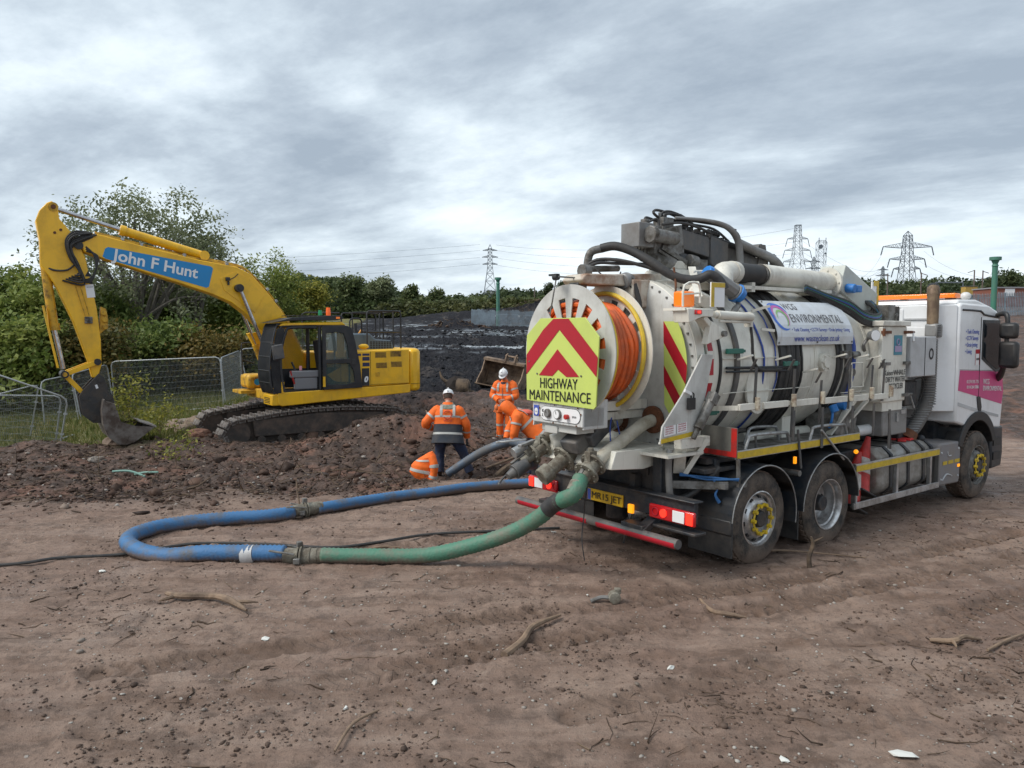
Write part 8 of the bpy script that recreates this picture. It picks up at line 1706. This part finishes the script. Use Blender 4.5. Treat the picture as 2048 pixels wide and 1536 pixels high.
# grass tufts behind the fence
X = rng.uniform(-26, -7.5, 60000); Y = rng.uniform(17.4, 36, 60000); k = grass(X, Y) > .5; X, Y = X[k], Y[k]; Z = Hn(X, Y, False)
V = []; n = len(X); hgt = rng.uniform(.06, .28, n); a = rng.uniform(0, TAU, n); w_ = .012+.01*rng.rand(n); dx, dy = np.cos(a)*w_, np.sin(a)*w_; lx, ly = rng.normal(size=n)*.07, rng.normal(size=n)*.07
V = np.stack([np.stack([X-dx, Y-dy, Z], 1), np.stack([X+dx, Y+dy, Z], 1), np.stack([X+lx, Y+ly, Z+hgt], 1)], 1).reshape(-1, 3).astype(np.float32)
me = bpy.data.meshes.new('grass'); me.vertices.add(3*n); me.loops.add(3*n); me.polygons.add(n); me.vertices.foreach_set('co', V.ravel()); me.loops.foreach_set('vertex_index', np.arange(3*n, dtype=np.int32)); me.polygons.foreach_set('loop_start', np.arange(0, 3*n, 3, dtype=np.int32)); me.polygons.foreach_set('loop_total', np.full(n, 3, np.int32)); me.update()
at = me.attributes.new('rnd', 'FLOAT', 'POINT'); at.data.foreach_set('value', np.repeat(rng.rand(n), 3).astype(np.float32)); me.materials.append(leafmat('grass_blade', (.07, .10, .02), (.14, .16, .04), (.28, .24, .10)))
o = bpy.data.objects.new('grass', me); col.objects.link(o); tag(o, 'rough green and straw coloured grass behind the fence', 'grass', kind='stuff')
# ------------------------------------------------------------ crumbs, stones and twigs on the ground (too many to count)
def scatter(name, X, Y, S, mat, label, cat, flat=.7, sub=1, rough=.35):
    bm = bmesh.new(); bmesh.ops.create_icosphere(bm, subdivisions=sub, radius=1); P0 = np.array([v.co for v in bm.verts]); F0 = np.array([[v.index for v in f.verts] for f in bm.faces]); bm.free()
    n = len(X); m = len(P0); Z = Hn(X, Y); ang = rng.uniform(0, TAU, n); c, s = np.cos(ang), np.sin(ang)
    D = P0[None]*(1+rng.normal(size=(n, m, 1))*rough*.5)*np.stack([S*(.7+.8*rng.rand(n)), S, S*flat*(.5+.7*rng.rand(n))], 1)[:, None, :]
    V = np.stack([D[:, :, 0]*c[:, None]-D[:, :, 1]*s[:, None]+X[:, None], D[:, :, 0]*s[:, None]+D[:, :, 1]*c[:, None]+Y[:, None], D[:, :, 2]+(Z+S*flat*.25)[:, None]], 2).reshape(-1, 3).astype(np.float32)
    F = (F0[None]+(np.arange(n)*m)[:, None, None]).reshape(-1, 3).astype(np.int32)
    me = bpy.data.meshes.new(name); me.vertices.add(len(V)); me.loops.add(F.size); me.polygons.add(len(F)); me.vertices.foreach_set('co', V.ravel()); me.loops.foreach_set('vertex_index', F.ravel()); me.polygons.foreach_set('loop_start', np.arange(0, F.size, 3, dtype=np.int32)); me.polygons.foreach_set('loop_total', np.full(len(F), 3, np.int32)); me.update()
    at = me.attributes.new('rnd', 'FLOAT', 'POINT'); at.data.foreach_set('value', np.repeat(rng.rand(n), m).astype(np.float32))
    me.materials.append(mat); o = bpy.data.objects.new(name, me); col.objects.link(o); return tag(o, label, cat, kind='stuff')
def field(n, x0, x1, y0, y1, f=None):
    u = rng.rand(n); Y = y0*(y1/y0)**u; X = rng.uniform(x0, x1, n)*np.maximum(Y, 6)/12
    if f is not None: k = f(X, Y); X, Y = X[k], Y[k]
    return X, Y
def stonemat(name, a, b_, c): 
    m = leafmat(name, a, b_, c); return m
nz = lambda X, Y, f, t: fbm(X, Y, f, 3)+rng.normal(size=len(X))*.12 > t
X, Y = field(26000, -9, 9, 4, 13, lambda X, Y: (churn(X, Y) < .5) & nz(X, Y, 1.3, .05)); scatter('mud_crumb', X, Y, rng.gamma(1.5, .0028, len(X))+.003, stonemat('crumb_mud', (.07, .046, .035), (.13, .088, .067), (.20, .14, .11)), 'dark crumbs of mud strewn over the compacted ground', 'mud crumbs')
X, Y = field(7000, -9, 9, 4, 14, lambda X, Y: nz(X, Y, .9, -.1)); scatter('pebble', X, Y, rng.gamma(1.5, .0028, len(X))+.003, stonemat('pebble_stone', (.20, .16, .13), (.34, .29, .25), (.58, .55, .50)), 'small pale pebbles pressed into the mud', 'pebbles')
X, Y = field(30000, -9, 5, 10.4, 24, lambda X, Y: (churn(X, Y) > rng.rand(len(X))) & (grass(X, Y) < .5)); scatter('soil_clod', X, Y, rng.gamma(1.2, .009, len(X))+.006, stonemat('clod_soil', (.045, .027, .020), (.095, .057, .042), (.18, .11, .08)), 'clods of dark churned soil around the digger', 'clods', rough=.6)
X, Y = field(170, -9, 3, 12, 21, lambda X, Y: (churn(X, Y) > .9) & (grass(X, Y) < .5)); scatter('earth_lump', X, Y, rng.gamma(2, .022, len(X))+.03, stonemat('lump_soil', (.05, .03, .022), (.10, .06, .044), (.17, .10, .07)), 'larger broken lumps of earth on the spoil bank', 'lumps', rough=.7, sub=1, flat=.9)
X, Y = field(3600, -9, 5, 10.4, 22, lambda X, Y: (churn(X, Y) > rng.rand(len(X))) & (grass(X, Y) < .5)); scatter('rubble', X, Y, rng.gamma(1.3, .008, len(X))+.006, stonemat('rubble_stone', (.22, .12, .085), (.34, .27, .22), (.55, .52, .48)), 'small stones and brick bits in the churned soil', 'rubble', rough=.5)
X, Y = field(16000, -4, 8, 24, 110, lambda X, Y: black(X, Y) > .5); scatter('black_clod', X, Y, (rng.gamma(1.3, .022, len(X))+.012)*Y/50, stonemat('clod_black', (.008, .009, .012), (.018, .018, .021), (.045, .042, .042)), 'black wet lumps across the stripped field', 'clods', rough=.6)
X, Y = field(2600, -2.6, 1.8, 110, 160, lambda X, Y: (np.hypot((X-4)/14, (Y-142)/9) < 1.3) | (np.hypot((X+8.4)/4, (Y-117)/3) < 1.2)); scatter('spoil_heap_rubble', X, Y, rng.gamma(1.4, .07, len(X))+.05, stonemat('spoil_brown', (.045, .028, .02), (.09, .055, .04), (.16, .11, .08)), 'brown root and soil heaps in the middle distance', 'spoil', rough=.6)
def twigs(name, X, Y, Ln, r_, mat, label, lift=.01, tilt=.1):
    n = len(X); Z = Hn(X, Y); a = rng.uniform(0, TAU, n); K = 4; P = np.zeros((n, K, 3)); P[:, 0] = np.stack([X, Y, Z+lift], 1); el = rng.normal(size=n)*tilt
    for k in range(1, K):
        a = a+rng.normal(size=n)*.35; st = Ln/(K-1); nx = P[:, k-1, 0]+np.cos(a)*st*np.cos(el); ny = P[:, k-1, 1]+np.sin(a)*st*np.cos(el); zz_ = Hn(nx, ny)+lift+np.maximum(0, np.sin(el))*st*k; P[:, k] = np.stack([nx, ny, zz_], 1)
    V = []; rad = np.array([1, .85, .65, .25])
    off = [(0, 0, 1), (.87, .87, -.5), (-.87, -.87, -.5)]; R_ = np.asarray(r_).reshape(-1, 1) if not np.isscalar(r_) else np.full((n, 1), r_)
    d = P[:, -1]-P[:, 0]; pr = np.stack([-d[:, 1], d[:, 0], 0*d[:, 0]], 1); pr /= np.linalg.norm(pr, axis=1)[:, None]+1e-9
    ring = []
    for k in range(K):
        rr_ = R_*rad[k]; ring.append(np.stack([P[:, k]+np.array([0, 0, 1])*rr_, P[:, k]+pr*rr_*.87-np.array([0, 0, .5])*rr_, P[:, k]-pr*rr_*.87-np.array([0, 0, .5])*rr_], 1))
    V = np.stack(ring, 1).reshape(n, K*3, 3); F0 = []
    for k in range(K-1):
        for j in range(3): F0.append((k*3+j, k*3+(j+1) % 3, (k+1)*3+(j+1) % 3, (k+1)*3+j))
    F = (np.array(F0)[None]+(np.arange(n)*K*3)[:, None, None]).reshape(-1, 4).astype(np.int32); V = V.reshape(-1, 3).astype(np.float32)
    me = bpy.data.meshes.new(name); me.vertices.add(len(V)); me.loops.add(F.size); me.polygons.add(len(F)); me.vertices.foreach_set('co', V.ravel()); me.loops.foreach_set('vertex_index', F.ravel()); me.polygons.foreach_set('loop_start', np.arange(0, F.size, 4, dtype=np.int32)); me.polygons.foreach_set('loop_total', np.full(len(F), 4, np.int32)); me.update()
    at = me.attributes.new('rnd', 'FLOAT', 'POINT'); at.data.foreach_set('value', np.repeat(rng.rand(n), K*3).astype(np.float32)); me.materials.append(mat); o = bpy.data.objects.new(name, me); col.objects.link(o); return tag(o, label, 'twigs', kind='stuff')
tw = stonemat('twig_wood', (.05, .034, .024), (.12, .08, .055), (.26, .19, .13))
X, Y = field(1100, -8, 9, 4.2, 13, lambda X, Y: nz(X, Y, .8, .02)); twigs('twig', X, Y, rng.gamma(2, .05, len(X))+.04, rng.gamma(2, .0014, len(X))+.0015, tw, 'thin broken twigs scattered over the mud', .006)
X, Y = field(2600, -9, 4, 10.8, 24, lambda X, Y: (churn(X, Y) > .5) & (grass(X, Y) < .5)); twigs('root_scrap', X, Y, rng.gamma(2, .12, len(X))+.08, rng.gamma(2, .003, len(X))+.003, tw, 'torn roots and twigs sticking out of the churned soil', .02, .5)
X, Y = field(2600, -2.6, 1.8, 110, 160, lambda X, Y: (np.hypot((X-4)/14, (Y-142)/9) < 1.3) | (np.hypot((X+8.4)/4, (Y-117)/3) < 1.2)); twigs('spoil_root', X, Y, rng.gamma(2, .3, len(X))+.2, rng.gamma(2, .015, len(X))+.015, tw, 'tangled roots on the distant spoil heaps', .05, .4)
